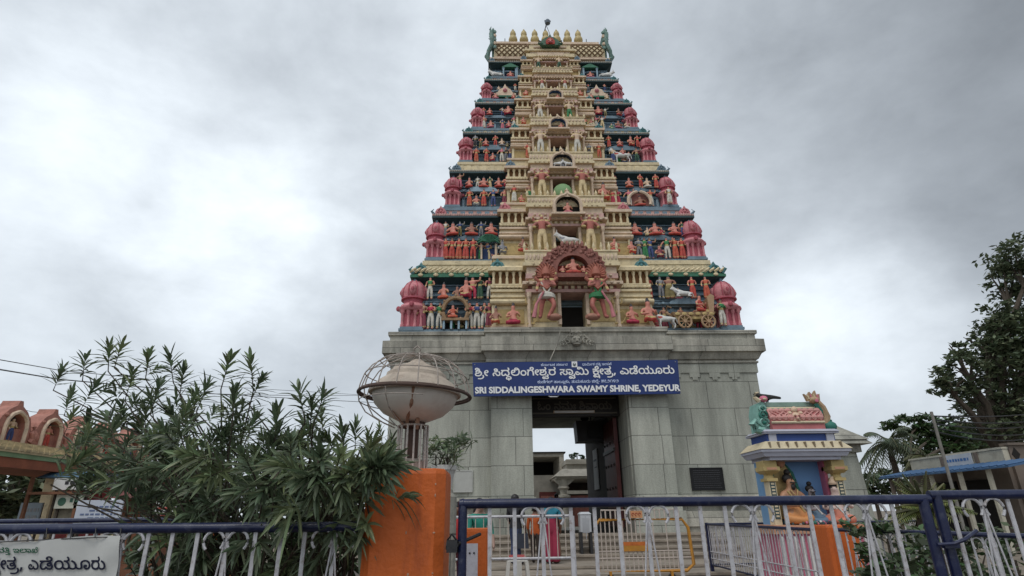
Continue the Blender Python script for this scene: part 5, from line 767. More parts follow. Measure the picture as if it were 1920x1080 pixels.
# door guardians
for i, (a, b) in enumerate(((1026, 1122), (1017, 1108), (1017, 1093), (1014, 1083), (1013, 1068), (1017, 1060), (1010, 1049))):
    t, g = T[i]; q = g['q']
    for s, px in ((-1, a), (1, b)):
        y = g['yi']-(.52 if i == 0 else .24*q); py = (580, 450, 360, 282, 220, 172, 130)[i]
        h = (1.66, 1.48, 1.34, 1.14, 1.0, .76, .76)[i]
        o = add_statue(t, 'guard' if i == 0 else 'deity', tower_x(px, py, TY+IN[i]+y), y, .06 if i == 0 else .04, h, ('rose', 'cream', 'cream', 'white', 'green' if s > 0 else 'white', 'white', 'dgreen')[i], 'rose' if i < 3 else 'cream', 'rose' if i in (1, 2, 5) else None, .12*s, 'guardian_statue', sx=.88*s*-1 if i == 0 else .95)
        if i == 0:
            m = MB(); x = tower_x(px, py, TY+IN[i]+y)
            m.lathe([(.20, 0), (.27, .04), (.26, .16), (.15, .24)], (x, y-.02, .72), 10, 0, sy=.75)       # loin cloth
            m.tube([(x+s*.42, y-.16, .10), (x+s*.34, y-.2, .5), (x+s*.1, y-.22, .92)], [.07, .045, .03], 7, 1)  # club
            m.lathe([(.10, 0), (.15, .05), (.13, .18), (.07, .30), (.02, .36)], (x, y, 1.50), 10, 2)   # tall crown
            for k in (-1, 1): m.tube([(x+k*.20, y-.02, 1.30), (x+k*.34, y-.02, 1.42), (x+k*.30, y-.02, 1.62)], [.05, .05, .015], 6, 2)
            m.tube([(x-.2, y-.08, 1.20), (x, y-.16, 1.02), (x+.22, y-.08, 1.22)], .035, 6, 2)
            m.sph((x-s*.2, y-.06, .14), (.24, .14, .12), 8, 3)
            for k in range(13):
                a = R_(-20+220*k/12); m.tube([(x+.13*math.cos(a), y+.05, 1.56+.13*math.sin(a)), (x+.30*math.cos(a), y+.02, 1.60+.30*math.sin(a)), (x+.34*math.cos(a+.2), y, 1.62+.36*math.sin(a+.15))], [.05, .045, .012], 5, 2)
            for k in (-1, 1): m.sph((x+k*.05, y-.15, 1.40), .05, 6, 2); m.tube([(x+k*.16, y-.06, 1.28), (x+k*.08, y-.14, 1.0), (x, y-.18, .86)], .028, 5, 0)
            m.build('guardian_ornaments', [cloth('white') if s < 0 else cloth('green'), M_PINK, mat('dull_terracotta', (.36, .12, .08), .7), M_SKIN2], t, smooth=True)
# niches and the great arch over the first door
for i in range(6):
    t, g = T[i]; q = g['q']; iw = g['iw']
    if i == 0:
        w, h, z, y = 2.05, 1.42, g['ze']*.66, g['yi']-.34
        m = MB(); out = []
        for k in range(33):
            a = R_(-12+204*k/32); r = 1+.035*math.cos(k*math.pi); out.append((w/2*math.cos(a)*r, z+h*.34+h*.60*math.sin(a)*r))
        inn = [(.52*math.cos(R_(a)), z+.28+.62*h*.72*max(0, math.sin(R_(a)))**.8) for a in [180*k/32 for k in range(33)]]
        n = 33
        m.add([(p, y, q2) for p, q2 in out]+[(p, y-.06, q2) for p, q2 in inn]+[(p, y+.5, q2) for p, q2 in out]+[(p, y+.34, q2) for p, q2 in inn], [(k, k+1, n+k+1, n+k) for k in range(n-1)]+[(k+1, k, 2*n+k, 2*n+k+1) for k in range(n-1)]+[(n+k, n+k+1, 3*n+k+1, 3*n+k) for k in range(n-1)])
        m.box(-.66, .66, y-.10, y+.34, z+.14, z+.28, 0); m.box(-1.0, -.50, y+.0, y+.4, z+.0, z+.30, 0); m.box(.50, 1.0, y+.0, y+.4, z, z+.30, 0)
        m.add([(p, y+.33, q2) for p, q2 in inn], [tuple(range(n))], 1)
        rr = random.Random(2)
        for k in range(70):
            a = R_(rr.uniform(0, 180)); r = rr.uniform(.66, .94); m.sph((w/2*math.cos(a)*r, y-.03, z+h*.34+h*.60*math.sin(a)*r), (rr.uniform(.03, .08), .06, rr.uniform(.03, .07)), 5, rr.choice((0, 0, 2)))
        for k in range(-2, 3): m.sph((k*.16, y-.02, z+h*.93), (.06, .08, .12), 6, 2)
        m.build('great_arch', [M_MAROON, M_RED, mat('dusty_rose_plaster', (.34, .15, .12), .8)], t)
        add_statue(t, 'seat', 0, y+.06, z+.28, .66, 'red', 'pink', name='seated_statue', sx=1.25)
        for s in (-1, 1): add_statue(t, 'kneel', s*.34, y+.04, z+.28, .36, 'maroon', 'pink')
    elif i < 5:
        w = iw*.80*(1.0 if i < 3 else .9); h = w*.86
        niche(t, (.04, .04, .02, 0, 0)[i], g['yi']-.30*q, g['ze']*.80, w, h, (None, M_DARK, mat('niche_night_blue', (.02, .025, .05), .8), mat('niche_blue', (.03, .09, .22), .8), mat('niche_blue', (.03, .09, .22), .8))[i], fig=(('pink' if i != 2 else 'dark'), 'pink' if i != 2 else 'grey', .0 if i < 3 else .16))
# white bull before the second door, animals of the third niche
t, g = T[1]
b = link('bull_statue', quad_mesh('bull_statue', None, [M_WHITE, M_SKIN3]), t, (.02, g['yi']-.20, .12), (0, 0, 0), .52); b['label'] = 'white standing bull statue before the second doorway'
t, g = T[2]
for s in (-1, 1): link('calf_statue', quad_mesh('calf_statue', None, [M_WHITE, M_WHITE]) if s < 0 else bpy.data.meshes['calf_statue'], t, (.04+s*.20, g['yi']-.20, g['ze']*.80), (0, 0, 0 if s > 0 else math.pi), .26)
m = MB(); m.sph((0, g['yi']-.02, .42), (.36, .2, .34), 12); m.build('green_mound', mat('green_mound_plaster', (.20, .34, .16), .7), t, smooth=True)
t, g = T[3]
link('horse_statue', quad_mesh('horse_statue', None, [M_WHITE, M_RED], horse=True), t, (tower_x(1168, 303, TY+IN[3]), .1, .05), (0, 0, 0), .52)
add_statue(t, 'seat', tower_x(1170, 300, TY+IN[3]), .1, .42, .42, 'crimson')
# first tier set pieces: reclining bull, horse drawn chariot, throne arch
t, g = T[0]
link('bull_statue', quad_mesh('lying_bull', None, [M_WHITE, M_SKIN3], lying=True), t, (tower_x(1280, 553, TY+.2), .10, g['lz']), (0, 0, 0), .44)
link('horse_statue', bpy.data.meshes['horse_statue'], t, (tower_x(1252, 612, TY-.25), -.16, .02), (0, 0, 0), .48)
m = MB(); cx = tower_x(1303, 612, TY-.1); y0, y1 = -.22, .28
for dx in (-.34, .42):
    for yy in (y0, y1):
        m.tube([(cx+dx+.21*math.cos(a), yy, .26+.21*math.sin(a)) for a in [R_(20*k) for k in range(19)]], .035, 6, 0); m.tube([(cx+dx, yy-.04, .26), (cx+dx, yy+.04, .26)], .06, 8, 0)
        for k in range(4): a = R_(45*k); m.bar((cx+dx-.2*math.cos(a), yy, .26-.2*math.sin(a)), (cx+dx+.2*math.cos(a), yy, .26+.2*math.sin(a)), .03, .03, 0, (0, 1, 0))
m.frus((cx-.62, cx+.62, y0+.05, y1-.05), (cx-.72, cx+.70, y0, y1), .44, .58, 0); m.box(cx-.60, cx+.56, y0+.05, y1-.05, .36, .44, 1)
m.tube([(cx-.66, 0, .5), (cx-.85, 0, .62), (cx-.80, 0, .85), (cx-.66, 0, .80)], [.05, .05, .04, .02], 6, 0)
m.box(cx+.22, cx+.60, y0+.06, y1-.02, .58, .68, 1); m.extr([(cx+.52, .58), (cx+.66, .58), (cx+.74, 1.15), (cx+.62, 1.22), (cx+.50, 1.10)], y0+.05, y1, 0)
for k in range(6): m.sph((cx-.55+.22*k, y0-.01, .51), (.09, .04, .06), 6, 1)
m.build('chariot', [mat('chariot_tan', (.40, .26, .15), .7, .25, 5, .2), M_OCHRE], t, smooth=True)
add_statue(t, 'seat', cx+.26, -.06, .60, .72, 'red', 'pink', 'orange', .6)
m = MB(); x0 = tower_x(853, 600, TY-.1)
m.tube([(x0+.40*math.cos(R_(a)), .02, .72+.46*math.sin(R_(a))) for a in range(-35, 216, 10)], .07, 7, 0)
for k in range(9): a = R_(-10+25*k); m.sph((x0+.47*math.cos(a), .0, .72+.53*math.sin(a)), .05, 6, 0)
m.box(x0-.44, x0+.44, -.10, .28, .38, .46, 0); m.tube([(x0, .05, 1.2), (x0, .02, 1.34)], [.08, .02], 6, 0)
for sx in (-.36, -.12, .12, .36): m.box(x0+sx-.03, x0+sx+.03, -.06, .2, .1, .38, 1)
m.box(x0-.4, x0+.4, .22, .26, .1, .38, 2)
m.build('throne_arch', [mat('throne_brown', (.30, .19, .10), .7, .25, 5, .2), M_LBLUE, M_DARK], t, smooth=True)
add_statue(t, 'seat', x0-.08, .0, .46, .55, 'orange', 'pink', 'red')
# incised trident and lamp panels beside the first door
for px, kind in ((995, 0), (1157, 1)):
    x = tower_x(px, 585, TY-.3); m = MB(); y = T[0][1]['yi']+.05
    m.tube([(x, y, .14), (x, y, 1.05)], .022, 6); m.tube([(x-.16, y, 1.0), (x-.15, y, .82), (x, y, .76), (x+.15, y, .82), (x+.16, y, 1.0)], .022, 6)
    m.tube([(x+.26*s0, y, z0) for s0, z0 in ((0, .14), (.6, .2), (1, .4), (.6, .55), (.2, .5))], .018, 6)
    m.sph((x, y, .5), (.08, .05, .08), 8); m.box(x-.12, x+.12, y-.03, y+.03, .12, .16)
    if kind: m.sph((x, y, 1.0), (.12, .06, .05), 8)
    m.build('wall_relief', M_OCHRE, t)
# hut with palm leaves (second tier), pale crest panels (third and sixth tier)
t, g = T[1]; x = tower_x(916, 480, TY+IN[1]); m = MB()
m.box(x-.22, x+.22, .16, .3, .1, .55, 1); m.box(x-.28, x-.22, .02, .2, .1, .66, 2); m.box(x+.22, x+.30, .02, .2, .1, .7, 2)
for k in range(11):
    a = R_(-10+20*k); m.tube([(x, .0, .75), (x+.24*math.cos(a), -.1, .80+.20*math.sin(a)), (x+.44*math.cos(a), -.14, .66+.30*math.sin(a))], [.03, .05, .01], 5, 0)
m.build('palm_hut', [M_GREEN, mat('hut_blue', (.02, .04, .12), .8), M_CREAMP], t)
t, g = T[2]; x = tower_x(1200, 385, TY+IN[2]); m = MB()
m.tube([(x+.42*math.cos(R_(a)), .0, .28+.42*math.sin(R_(a))) for a in range(-20, 201, 11)], .06, 6, 0); m.add([(x+.4*math.cos(R_(a)), .1, .28+.4*math.sin(R_(a))) for a in range(-20, 201, 11)], [tuple(range(21))], 1); m.build('throne_arch', [M_CREAMP, M_MAROON], t)
for i, pxs, mm_ in ((5, (947, 1120), M_CREAMP), (2, (905,), M_LBLUE), (3, (925, 1168), M_BLUEG)):
    t, g = T[i]; q = g['q']
    for px in pxs:
        x = tower_x(px, {5: 172, 2: 365, 3: 290}[i], TY+IN[i]); m = MB(); z = g['up']*.62 if i == 5 else g['up']
        w = (.46 if i == 5 else .6)
        m.extr([(x-w, z), (x-w*1.05, z+.10), (x-w*.7, z+.16), (x-w*.5, z+.34), (x-w*.2, z+.40), (x, z+.62), (x+w*.2, z+.40), (x+w*.5, z+.34), (x+w*.7, z+.16), (x+w*1.05, z+.10), (x+w, z)] if i == 5 else [(x-w, z), (x-w*.8, z+.14), (x-w*.3, z+.22), (x+w*.3, z+.22), (x+w*.8, z+.14), (x+w, z)], g['yl']-.42*q, g['yl']-.05, 0)
        if i == 5: m.box(x-w*1.1, x+w*1.1, .1, g['yl'], z-.08, z, 1); m.sph((x, g['yl']-.44*q, z+.25), .1, 8, 2)
        m.build('crest_panel', [mm_, M_GREEN, M_PINK], t)
# top tier: blue niches, pale window panels, white animals
t, g = T[6]
for px, s in ((957, -1), (1107, 1)):
    x = tower_x(px, 130, TY+IN[6]); m = MB()
    m.box(x-.26, x+.26, .22, .26, .06, .62, 0); m.extr([(x-.40, .62), (x-.2, .74), (x, .86), (x+.2, .74), (x+.40, .62)], .02, .3, 1)
    for k in (-1, 1): m.lathe([(.05, .04), (.04, .1), (.04, .52), (.07, .62)], (x+k*.31, .10, 0), 8, 2)
    m.build('blue_niche', [mat('niche_deep_blue', (.015, .02, .07), .8), M_GREEN, M_LBLUE], t)
    add_statue(t, 'seat', x, .10, .06, .44, 'red' if s < 0 else 'pink', 'pink', sx=1.3)
    for k, ppx in enumerate((988, 975) if s < 0 else (1073, 1087)):
        x = tower_x(ppx, 130, TY+IN[6]); m = MB(); m.box(x-.17, x+.17, .14, .30, .10, .62, 0)
        for kk in (-1, 1): m.box(x+kk*.19-.03, x+kk*.19+.03, .08, .3, .06, .66, 1)
        m.build('blind_window', [mat('window_panel_blue', (.16, .36, .44), .6) if k == 0 else M_NAVY, M_CREAMP if k == 0 else M_LBLUE], t)
    link('animal_statue', quad_mesh('animal_statue', None, [M_WHITE, M_WHITE], lying=True) if s < 0 else bpy.data.meshes['animal_statue'], t, (tower_x(932 if s < 0 else 1136, 135, TY+IN[6]), .05, .05), (0, 0, 0 if s < 0 else math.pi), .42)
# ---- barrel roof
ri = IN[7]; rp = MB(); rh, r_y, r_z = 2.55, (DP-2*ri)/2, 2.10
zb = 20.47
PRO = [(.0, .05), (-.08, .30), (-.06, .60), (.05, .90), (.30, 1.20), (.62, 1.52), (.98, 1.84), (r_y-.12, 2.10)]
rp.box(-2.80, 2.80, -.10, 2*r_y+.06, -.02, .05, 1)
full = PRO+[(2*r_y-a, b) for a, b in reversed(PRO)]
rp.ring([[(x, a, b) for a, b in full] for x in (-rh, rh)], 0)
def on_roof(x, u):
    k = min(len(PRO)-2, int(u)); f = u-k; a, b = PRO[k]; c, d = PRO[k+1]
    return (x, a+(c-a)*f-.015, b+(d-b)*f+.012)
for s in (-1, 1):
    for k in range(-9, 14):
        for dr in (-1, 1):
            pts = []
            for j in range(15):
                xx = s*(.95+k*.25)+dr*s*j*.095
                if .92 < s*xx < 2.5: pts.append(on_roof(xx, .15+j*.40))
            if len(pts) > 1: rp.tube(pts, .028, 5, 2)
rp.box(-rh-.02, rh+.02, r_y-.26, r_y+.26, r_z-.06, r_z+.06, 1)
for q in (.2, 6.2): rp.tube([on_roof(-rh, q), on_roof(rh, q)], .05, 6, 1)
roof = rp.build('barrel_roof', [M_CREAM, M_CREAMP, mat('lattice_brown', (.17, .10, .045), .8)], tower, (0, ri, zb))
m = MB()
m.box(-1.1, 1.1, -.30, .4, -.08, .10, 0); m.box(-.9, .9, -.24, .4, .10, .26, 1); m.box(-1.15, 1.15, -.32, .4, .26, .36, 0); m.box(-.95, .95, -.22, .3, .36, .70, 0); m.box(-1.0, 1.0, -.26, .3, .70, .78, 1); m.box(-.6, .6, -.4, .4, -.10, .06, 1); m.box(-.75, .75, -.34, .4, .42, .50, 1)
m.build('roof_bay', [M_CREAM, M_CREAMP], roof)
m = MB()
m.extr([(-.52, .46), (-.62, .62), (-.46, .86), (-.25, 1.02), (-.10, 1.06), (0, 1.30), (.10, 1.06), (.25, 1.02), (.46, .86), (.62, .62), (.52, .46)], -.46, .4, 0)
m.extr([(-.26, .50), (-.28, .72), (-.14, .92), (0, .98), (.14, .92), (.28, .72), (.26, .50)], -.50, -.45, 1)
for s in (-1, 1): m.tube([(s*.5, -.45, .5), (s*.72, -.45, .58), (s*.70, -.45, .76), (s*.55, -.45, .72)], [.09, .07, .05, .03], 6, 0)
m.v = [(a*.74, b-.05, .40+(c-.46)*.80) for a, b, c in m.v]; m.build('roof_niche', [mat('roof_niche_green', (.05, .13, .085), .7, .3, 4, .2, dirt=((.25, .2, .12), .7)), M_RED], roof)
add_statue(roof, 'seat', 0, -.58, .44, .36, 'pink', 'pink')
for s in (-1, 1):                                      # serpent-like gable ends
    m = MB(); x = s*rh
    m.extr([(x-.14, 0), (x-.14, 1.3), (x-.05, 1.45), (x+.05, 1.45), (x+.14, 1.3), (x+.14, 0)], .0, 1.0, 0)
    m.tube([(x+s*.40, .02, .02), (x+s*.34, -.1, .40), (x+s*.12, -.14, .75), (x+s*.10, -.14, 1.05), (x+s*.16, -.12, 1.38), (x+s*.02, -.1, 1.62), (x-s*.12, -.12, 1.50)], [.10, .13, .15, .17, .17, .12, .04], 8, 0)
    for k in range(7): m.tube([(x+s*(.14+.02*k), .0, 1.15+.1*k), (x+s*(.36-.03*k), .02, 1.25+.12*k)], [.06, .012], 5, 0)
    for k in range(5): m.sph((x-s*.05, -.2, .55+.22*k), (.12, .07, .10), 6, 1 if k % 2 else 0); m.sph((x+s*.2, -.08, .5+.24*k), (.07, .06, .10), 6, 1 if k % 2 else 0)
    m.tube([(x+s*.30, .0, 0), (x+s*.52, 0, .20), (x+s*.44, 0, .48), (x+s*.3, 0, .34)], [.14, .1, .06, .02], 6, 0)
    m.v = [(x+(a-x)*.72, b, c*1.02) for a, b, c in m.v]; m.build('gable_serpent', [mat('serpent_green_blue', (.13, .24, .21), .65, .4, 6, .2, dirt=((.42, .38, .28), .85)), M_CREAMP], roof, smooth=True)
for k in range(7):
    x = -1.62+.54*k; m = MB()
    m.lathe([(r*1.02, z*1.16) for r, z in [(.09, 0), (.15, .03), (.12, .09), (.20, .18), (.22, .27), (.19, .38), (.12, .43), (.11, .46), (.14, .52), (.15, .60), (.12, .70), (.06, .74), (.07, .77), (.015, .88)]], (x, r_y, r_z+.10), 12)
    m.build('gilt_finial', M_GOLD, roof, smooth=True)
m = MB(); m.tube([(-.16, r_y, r_z+.5), (.09, r_y-.1, r_z+1.5)], .026, 6, 0); m.tube([(.30, r_y, r_z+.55), (.06, r_y-.1, r_z+1.25)], .014, 5, 0)
m.lathe([(.05, 0), (.13, .03), (.15, .16), (.10, .26), (.04, .32)], (.12, r_y-.1, r_z+1.36), 8, 1); m.tube([(-.03, r_y-.1, r_z+1.58), (.28, r_y-.1, r_z+1.55)], .035, 6, 0)
m.build('mast_lamp', [mat('dark_iron', (.03, .03, .035), .5), mat('lamp_glass_grey', (.10, .13, .17), .3)], roof)
for s in (-1, 1): m = MB(); m.tube([(s*2.02, r_y, r_z+.05), (s*2.02, r_y, r_z+.50)], .02, 5); m.build('lightning_rod', MATS['dark_iron'], roof)
# ================================================================== GROUND
def sheet(name, x0, x1, y0, y1, z, m, kind='structure', n=1):
    b = MB(); b.add([(x0, y0, z), (x1, y0, z), (x1, y1, z), (x0, y1, z)], [(0, 1, 2, 3)]); return tag(b.build(name, m), kind=kind)
sheet('ground', -600, 600, -600, 600, 0, mat('packed_earth', (.20, .165, .125), .95, .3, .6, .4))
sheet('paved_yard', -7, 9, 3.2, 17.3, .004, stone_mat('yard_paving', (.27, .225, .185), (.22, .185, .155), (.11, .09, .075), .9, .6, .015))
sheet('road', -40, 40, -8, 2.6, .004, mat('asphalt', (.06, .06, .06), .9, .3, 4, .4))
sheet('courtyard', -12, 20, 26.3, 60, .504, mat('courtyard_stone', (.24, .225, .19), .9, .3, 1.5, .3))
m = MB(); m.box(-12, 20, 26.2, 60, -.1, .5); tag(m.build('courtyard_terrace', M_STONE2), kind='structure')

# steps up to the doorway
st = thing('stone_steps', 'broad grey stone steps climbing to the dark temple doorway', 'steps', (2.5, 15.2, 0))
M_STEP = mat('worn_step_stone', (.30, .255, .205), .85, .3, 3, .3, dirt=((.13, .11, .09), .6))
for k, (y0, z0, z1) in enumerate(((-2.9, 0, .06), (-1.8, .06, .12), (-.4, .12, .25), (.1, .25, .38), (.6, .38, .51), (1.1, .51, .64))):
    w = 4.2-.17*k; m = MB(); m.box(-w, w-.2, y0, 2.3, z0, z1-.045); m.box(-w-.04, w-.16, y0-.04, 2.3, z1-.045, z1); m.build('step', M_STEP, st)

# ================================================================== MAIN SIGN
sg = thing('blue_signboard', 'long blue board with white Kannada and English lettering across the temple front', 'sign', (TX, TY-.62, 0))
Ys = TY-.62
c = [at(885.5, 680, Ys), at(1270.5, 674.5, Ys), at(1276, 738, Ys), at(888, 743, Ys)]
c = [(p.x-TX, p.z) for p in c]
def sgp(u, v):                                         # u 0..1 left to right, v 0..1 bottom to top
    a = [(c[3][k]*(1-u)+c[2][k]*u)*(1-v)+(c[0][k]*(1-u)+c[1][k]*u)*v for k in (0, 1)]; return a
m = MB(); m.extr([sgp(0, 0), sgp(1, 0), sgp(1, 1), sgp(0, 1)], 0, .07, 0)
m.build('board', mat('sign_blue', (.007, .028, .15), .6, .18, 1.2, 0, dirt=((.015, .03, .10), .5)), sg)
W, Hh = c[1][0]-c[0][0], c[0][1]-c[3][1]
def sign_text(name, me, px0, px1, py, ph, mt, ref):
    """px in sign pixels of the photograph: left, right, baseline, letter height"""
    u0, u1 = (px0-886)/387, (px1-886)/387
    v, f = fit(me, 0, 1, 0, 1, 0, ref)
    b = MB(); vv = []
    for x, y, z in v:
        u = u0+(u1-u0)*x; base = 680+(743-680) ; vb = (742-py)/63.5+z*ph/63.5
        p = sgp(u, vb); vv.append((p[0], -.012+y*.15, p[1]))
    b.add(vv, f); return b.build(name, mt, sg)
M_LET = mat('white_letters', (.78, .78, .78), .5, .06, 3, 0); M_LETB = mat('pale_blue_letters', (.50, .58, .80), .5, .06, 3, 0)
sign_text('kannada_title', kannada(K_SHRINE, .026), 890, 1265, 704.5, 14.2, M_LET, .73)
sign_text('english_title', latin('SRI SIDDALINGESHWARA SWAMY SHRINE, YEDEYUR', .042), 889, 1273.5, 736.5, 11.6, M_LET, .73)
sign_text('small_lettering', kannada(K_TOPL, .008), 1014, 1064, 687, 4.6, M_LETB, .75)
sign_text('small_lettering', kannada(K_TOPR, .008), 1092, 1147, 687, 4.6, M_LETB, .75)
sign_text('address_lettering', kannada(K_ADDR, .008), 1006, 1158, 719.5, 5.2, M_LETB, .75)
b = MB(); b.extr([sgp((1072-886)/387, .82), sgp((1082.5-886)/387, .82), sgp((1082.5-886)/387, .99), sgp((1072-886)/387, .99)], -.010, 0, 0)
p = sgp((1077-886)/387, .90); b.sph((p[0], -.012, p[1]), (.05, .01, .055), 8, 1); b.sph((p[0], -.014, p[1]+.02), (.022, .01, .025), 8, 0)
b.build('emblem', [M_LET, mat('emblem_ink', (.10, .12, .12), .6)], sg)
b = MB()
for u_ in (.333, .667): b.extr([sgp(u_-.0008, .01), sgp(u_+.0008, .01), sgp(u_+.0008, .99), sgp(u_-.0008, .99)], -.002, 0, 0)
for u_ in (.012, .34, .66, .988):
    for v_ in (.06, .94): p = sgp(u_, v_); b.sph((p[0], -.004, p[1]), (.018, .008, .018), 6, 1)
b.build('seams_and_bolts', [mat('seam_dark_blue', (.004, .012, .06), .7), mat('bolt_grey', (.25, .25, .26), .5)], sg)
b = MB(); x0 = sgp(.36, 0); b.tube([(x0[0], .04, x0[1]-.01), (x0[0]+.05, -.02, x0[1]-.05), (x0[0]+.25, -.02, x0[1]-.05), (x0[0]+.30, .04, x0[1]-.01)], .018, 6); b.build('hook', mat('galvanised', (.45, .45, .46), .4, .15, 5, 0, metal=.6), sg)
b = MB(); q0 = at(1031, 676, TY-.55)-Vector((TX, Ys, 0)); q1 = at(1050, 622, TY-.62)-Vector((TX, Ys, 0)); b.tube([q0, (q0+q1)/2+Vector((.05, 0, .02)), q1], .018, 5); b.build('hanging_rope', mat('pale_rope', (.45, .42, .36), .8), sg)

def plaque(name, label, cat, px0, px1, py0, py1, Y, mt, lines=0, mt2=None, t=.04):
    a, d = at(px0, py0, Y), at(px1, py1, Y)
    o = thing(name, label, cat, ((a.x+d.x)/2, Y, d.z)); w, h = (d.x-a.x)/2, a.z-d.z
    m = MB(); m.box(-w, w, 0, t, 0, h); m.box(-w, w, -.012, 0, h-.03, h); m.box(-w, w, -.012, 0, 0, .03); m.box(-w, -w+.03, -.012, 0, .03, h-.03); m.box(w-.03, w, -.012, 0, .03, h-.03); m.build('panel', mt, o)
    if lines:
        r = random.Random(px0); m = MB()
        for k in range(lines):
            z = h-.09-(h-.16)*k/max(1, lines-1); x = -w*.82
            while x < w*.75:
                l = r.uniform(.03, .10)*w; m.box(x, min(x+l, w*.82), -.006, 0, z, z+(h/lines)*.18); x += l+.03*w
        m.build('inscription', mt2, o)
    return o
plaque('inscription_plaque', 'black stone plaque with rows of fine carved writing on the right wall', 'plaque', 1293, 1360, 877, 919, TY-.05, mat('black_granite', (.003, .0035, .005), .75, .2, 8, 0), 9, mat('engraved_grey', (.07, .07, .078), .8))
plaque('blank_plaque', 'pale blank marble slab on the wall beside the orange pillar', 'plaque', 851, 886, 882, 923, TY-.05, mat('pale_marble', (.42, .42, .39), .5, .1, 4, 0))

# tube light, hung black box, things on the passage wall
a = at(1040, 772, 18.36); tl = thing('tube_light', 'unlit white fluorescent tube under the carved black beam', 'tube light', (a.x, 18.40, a.z))
m = MB(); m.tube([(0, 0, 0), (1.26, 0, 0)], .035, 8); m.build('tube', mat('tube_white', (.62, .62, .62), .4, .05, 3, 0), tl); m = MB(); m.box(-.03, 1.29, .03, .07, -.03, .05); m.build('fitting', M_SKIN4, tl)
a = at(1120, 810, 21.5); bx = thing('hanging_loudspeaker', 'big black speaker box hanging under the passage ceiling', 'loudspeaker', (a.x, 21.5, a.z))
m = MB(); m.frus((-.78, .45, -.3, .5), (-.82, .45, -.4, .5), -.36, .36); m.build('cabinet', mat('black_vinyl', (.012, .012, .014), .5), bx); m = MB(); m.lathe([(.18, 0), (.26, .06)], (0, 0, 0), 12); 
m = MB(); m.box(-.42, .42, -.44, -.41, -.25, .25); m.build('grille', mat('black_mesh', (.02, .02, .022), .7, .3, 30, .3), bx); m = MB(); m.tube([(-.2, .1, .36), (-.2, .1, .62)], .02, 6); m.tube([(.3, .1, .36), (.3, .1, .62)], .02, 6); m.sph((-.45, -.05, .5), (.16, .1, .12), 8); m.build('bracket', MATS['black_vinyl'], bx)
a = atx(1118, 880, 3.82); nb = thing('notice_sheet', 'tall white paper sheet stuck inside the passage beside the door', 'notice', (3.79, a.y, a.z-.75))
m = MB(); m.box(0, .03, -.5, .5, 0, 1.5); m.build('sheet', mat('grey_paper', (.45, .47, .47), .7, .1, 3, 0), nb); m = MB(); m.box(-.006, 0, -.35, .35, 1.05, 1.12); m.box(-.006, 0, -.35, .2, .8, .84); m.build('print', mat('paper_print', (.15, .16, .18), .8), nb)

# ================================================================== ORANGE PILLARS
M_ORANGE = mat('orange_paint', (.58, .118, .014), .6, .22, 2.2, .25, dirt=((.30, .055, .014), .7), streak=True)
def pillar(name, label, x0, x1, y0, y1, h, ch=.05, chips=True):
    o = thing(name, label, 'pillar', ((x0+x1)/2, (y0+y1)/2, 0)); w, d = (x1-x0)/2, (y1-y0)/2
    def oc(k, z, r): 
        P = [(-w+r, -d), (w-r, -d), (w, -d+r), (w, d-r), (w-r, d), (-w+r, d), (-w, d-r), (-w, -d+r)]
        return [(p*k, q*k, z) for p, q in P]
    m = MB(); m.ring([oc(1, 0, ch), oc(1, h-.03, ch), oc(.975, h-.006, ch), oc(.94, h, ch)]); m.build('shaft', M_ORANGE, o)
    if chips:
        r = random.Random(5); m = MB()
        for k in range(16):
            x = r.choice((w-ch, w-ch, r.uniform(-w*.5, w*.6))); z = r.uniform(.55, h-.05); m.sph((x, -d-.001, z), (r.uniform(.003, .008), .003, r.uniform(.004, .010)), 6)
        m.build('paint_chips', mat('bare_plaster', (.50, .30, .20), .8), o)
    return o
pa, pb = at(690, 880, 3.6), at(835, 880, 3.6)
pillar('gate_pillar', 'big orange gate pillar carrying the caged lamp', pa.x-.012, pb.x, 3.6, 4.1, 1.415, .055)
p0, p1 = at(880, 992, 6), at(915.5, 992, 6)
pillar('gate_pillar', 'short orange pillar just behind the left end of the blue gate', p0.x-.05, p1.x, 6.0, 6.25, 1.03, .02, False)
p0 = at(1550, 985, 7.6); p1 = at(1612, 985, 7.6)
pillar('fence_pillar', 'orange pillar in the inner railing in front of the small shrine', p0.x, p1.x, 7.6, 8.0, p0.z, .03, False)

# ================================================================== CAGED LAMP
L0 = Vector((at(771, 880, 3.85).x, 3.85, 1.415))
lamp = thing('caged_lamp', 'dusty bowl shaped lamp in a rusty wire cage on the orange pillar', 'lamp', L0)
M_RUSTW = mat('rusty_white_wire', (.36, .31, .27), .6, .3, 20, .1, dirt=((.14, .07, .045), .8)); M_CAGE = mat('old_white_rod', (.50, .46, .42), .6, .25, 18, .1, dirt=((.18, .10, .07), .7)); M_RUST = mat('rust_brown', (.085, .05, .038), .8, .35, 14, .2)
M_LAMPW = mat('frosted_bowl', (.68, .63, .57), .35, .14, 3, .0, dirt=((.46, .36, .29), .45), streak=True); M_CAP = mat('dusty_cap', (.50, .42, .34), .75, .25, 5, .2, dirt=((.17, .11, .08), .7))
zr = .485; tilt = Matrix.Rotation(R_(2.2), 4, 'Y')
def T_(p): v = Vector(p); return tuple(tilt @ (v-Vector((0, 0, zr)))+Vector((0, 0, zr)))
m = MB(); m.lathe([(.05, .30), (.10, .315), (.20, .36), (.262, .42), (.285, .48), (.288, .505)], (0, 0, 0), 40); m.v = [T_(p) for p in m.v]; m.build('glass_bowl', M_LAMPW, lamp, smooth=True)
m = MB(); m.lathe([(.305, .488), (.31, .50), (.296, .515), (.255, .565), (.205, .60), (.20, .625), (.165, .65), (.16, .665), (.07, .70), (.05, .715), (.03, .73)], (0, 0, 0), 40); m.v = [T_(p) for p in m.v]; m.build('metal_cap', M_CAP, lamp, smooth=True)
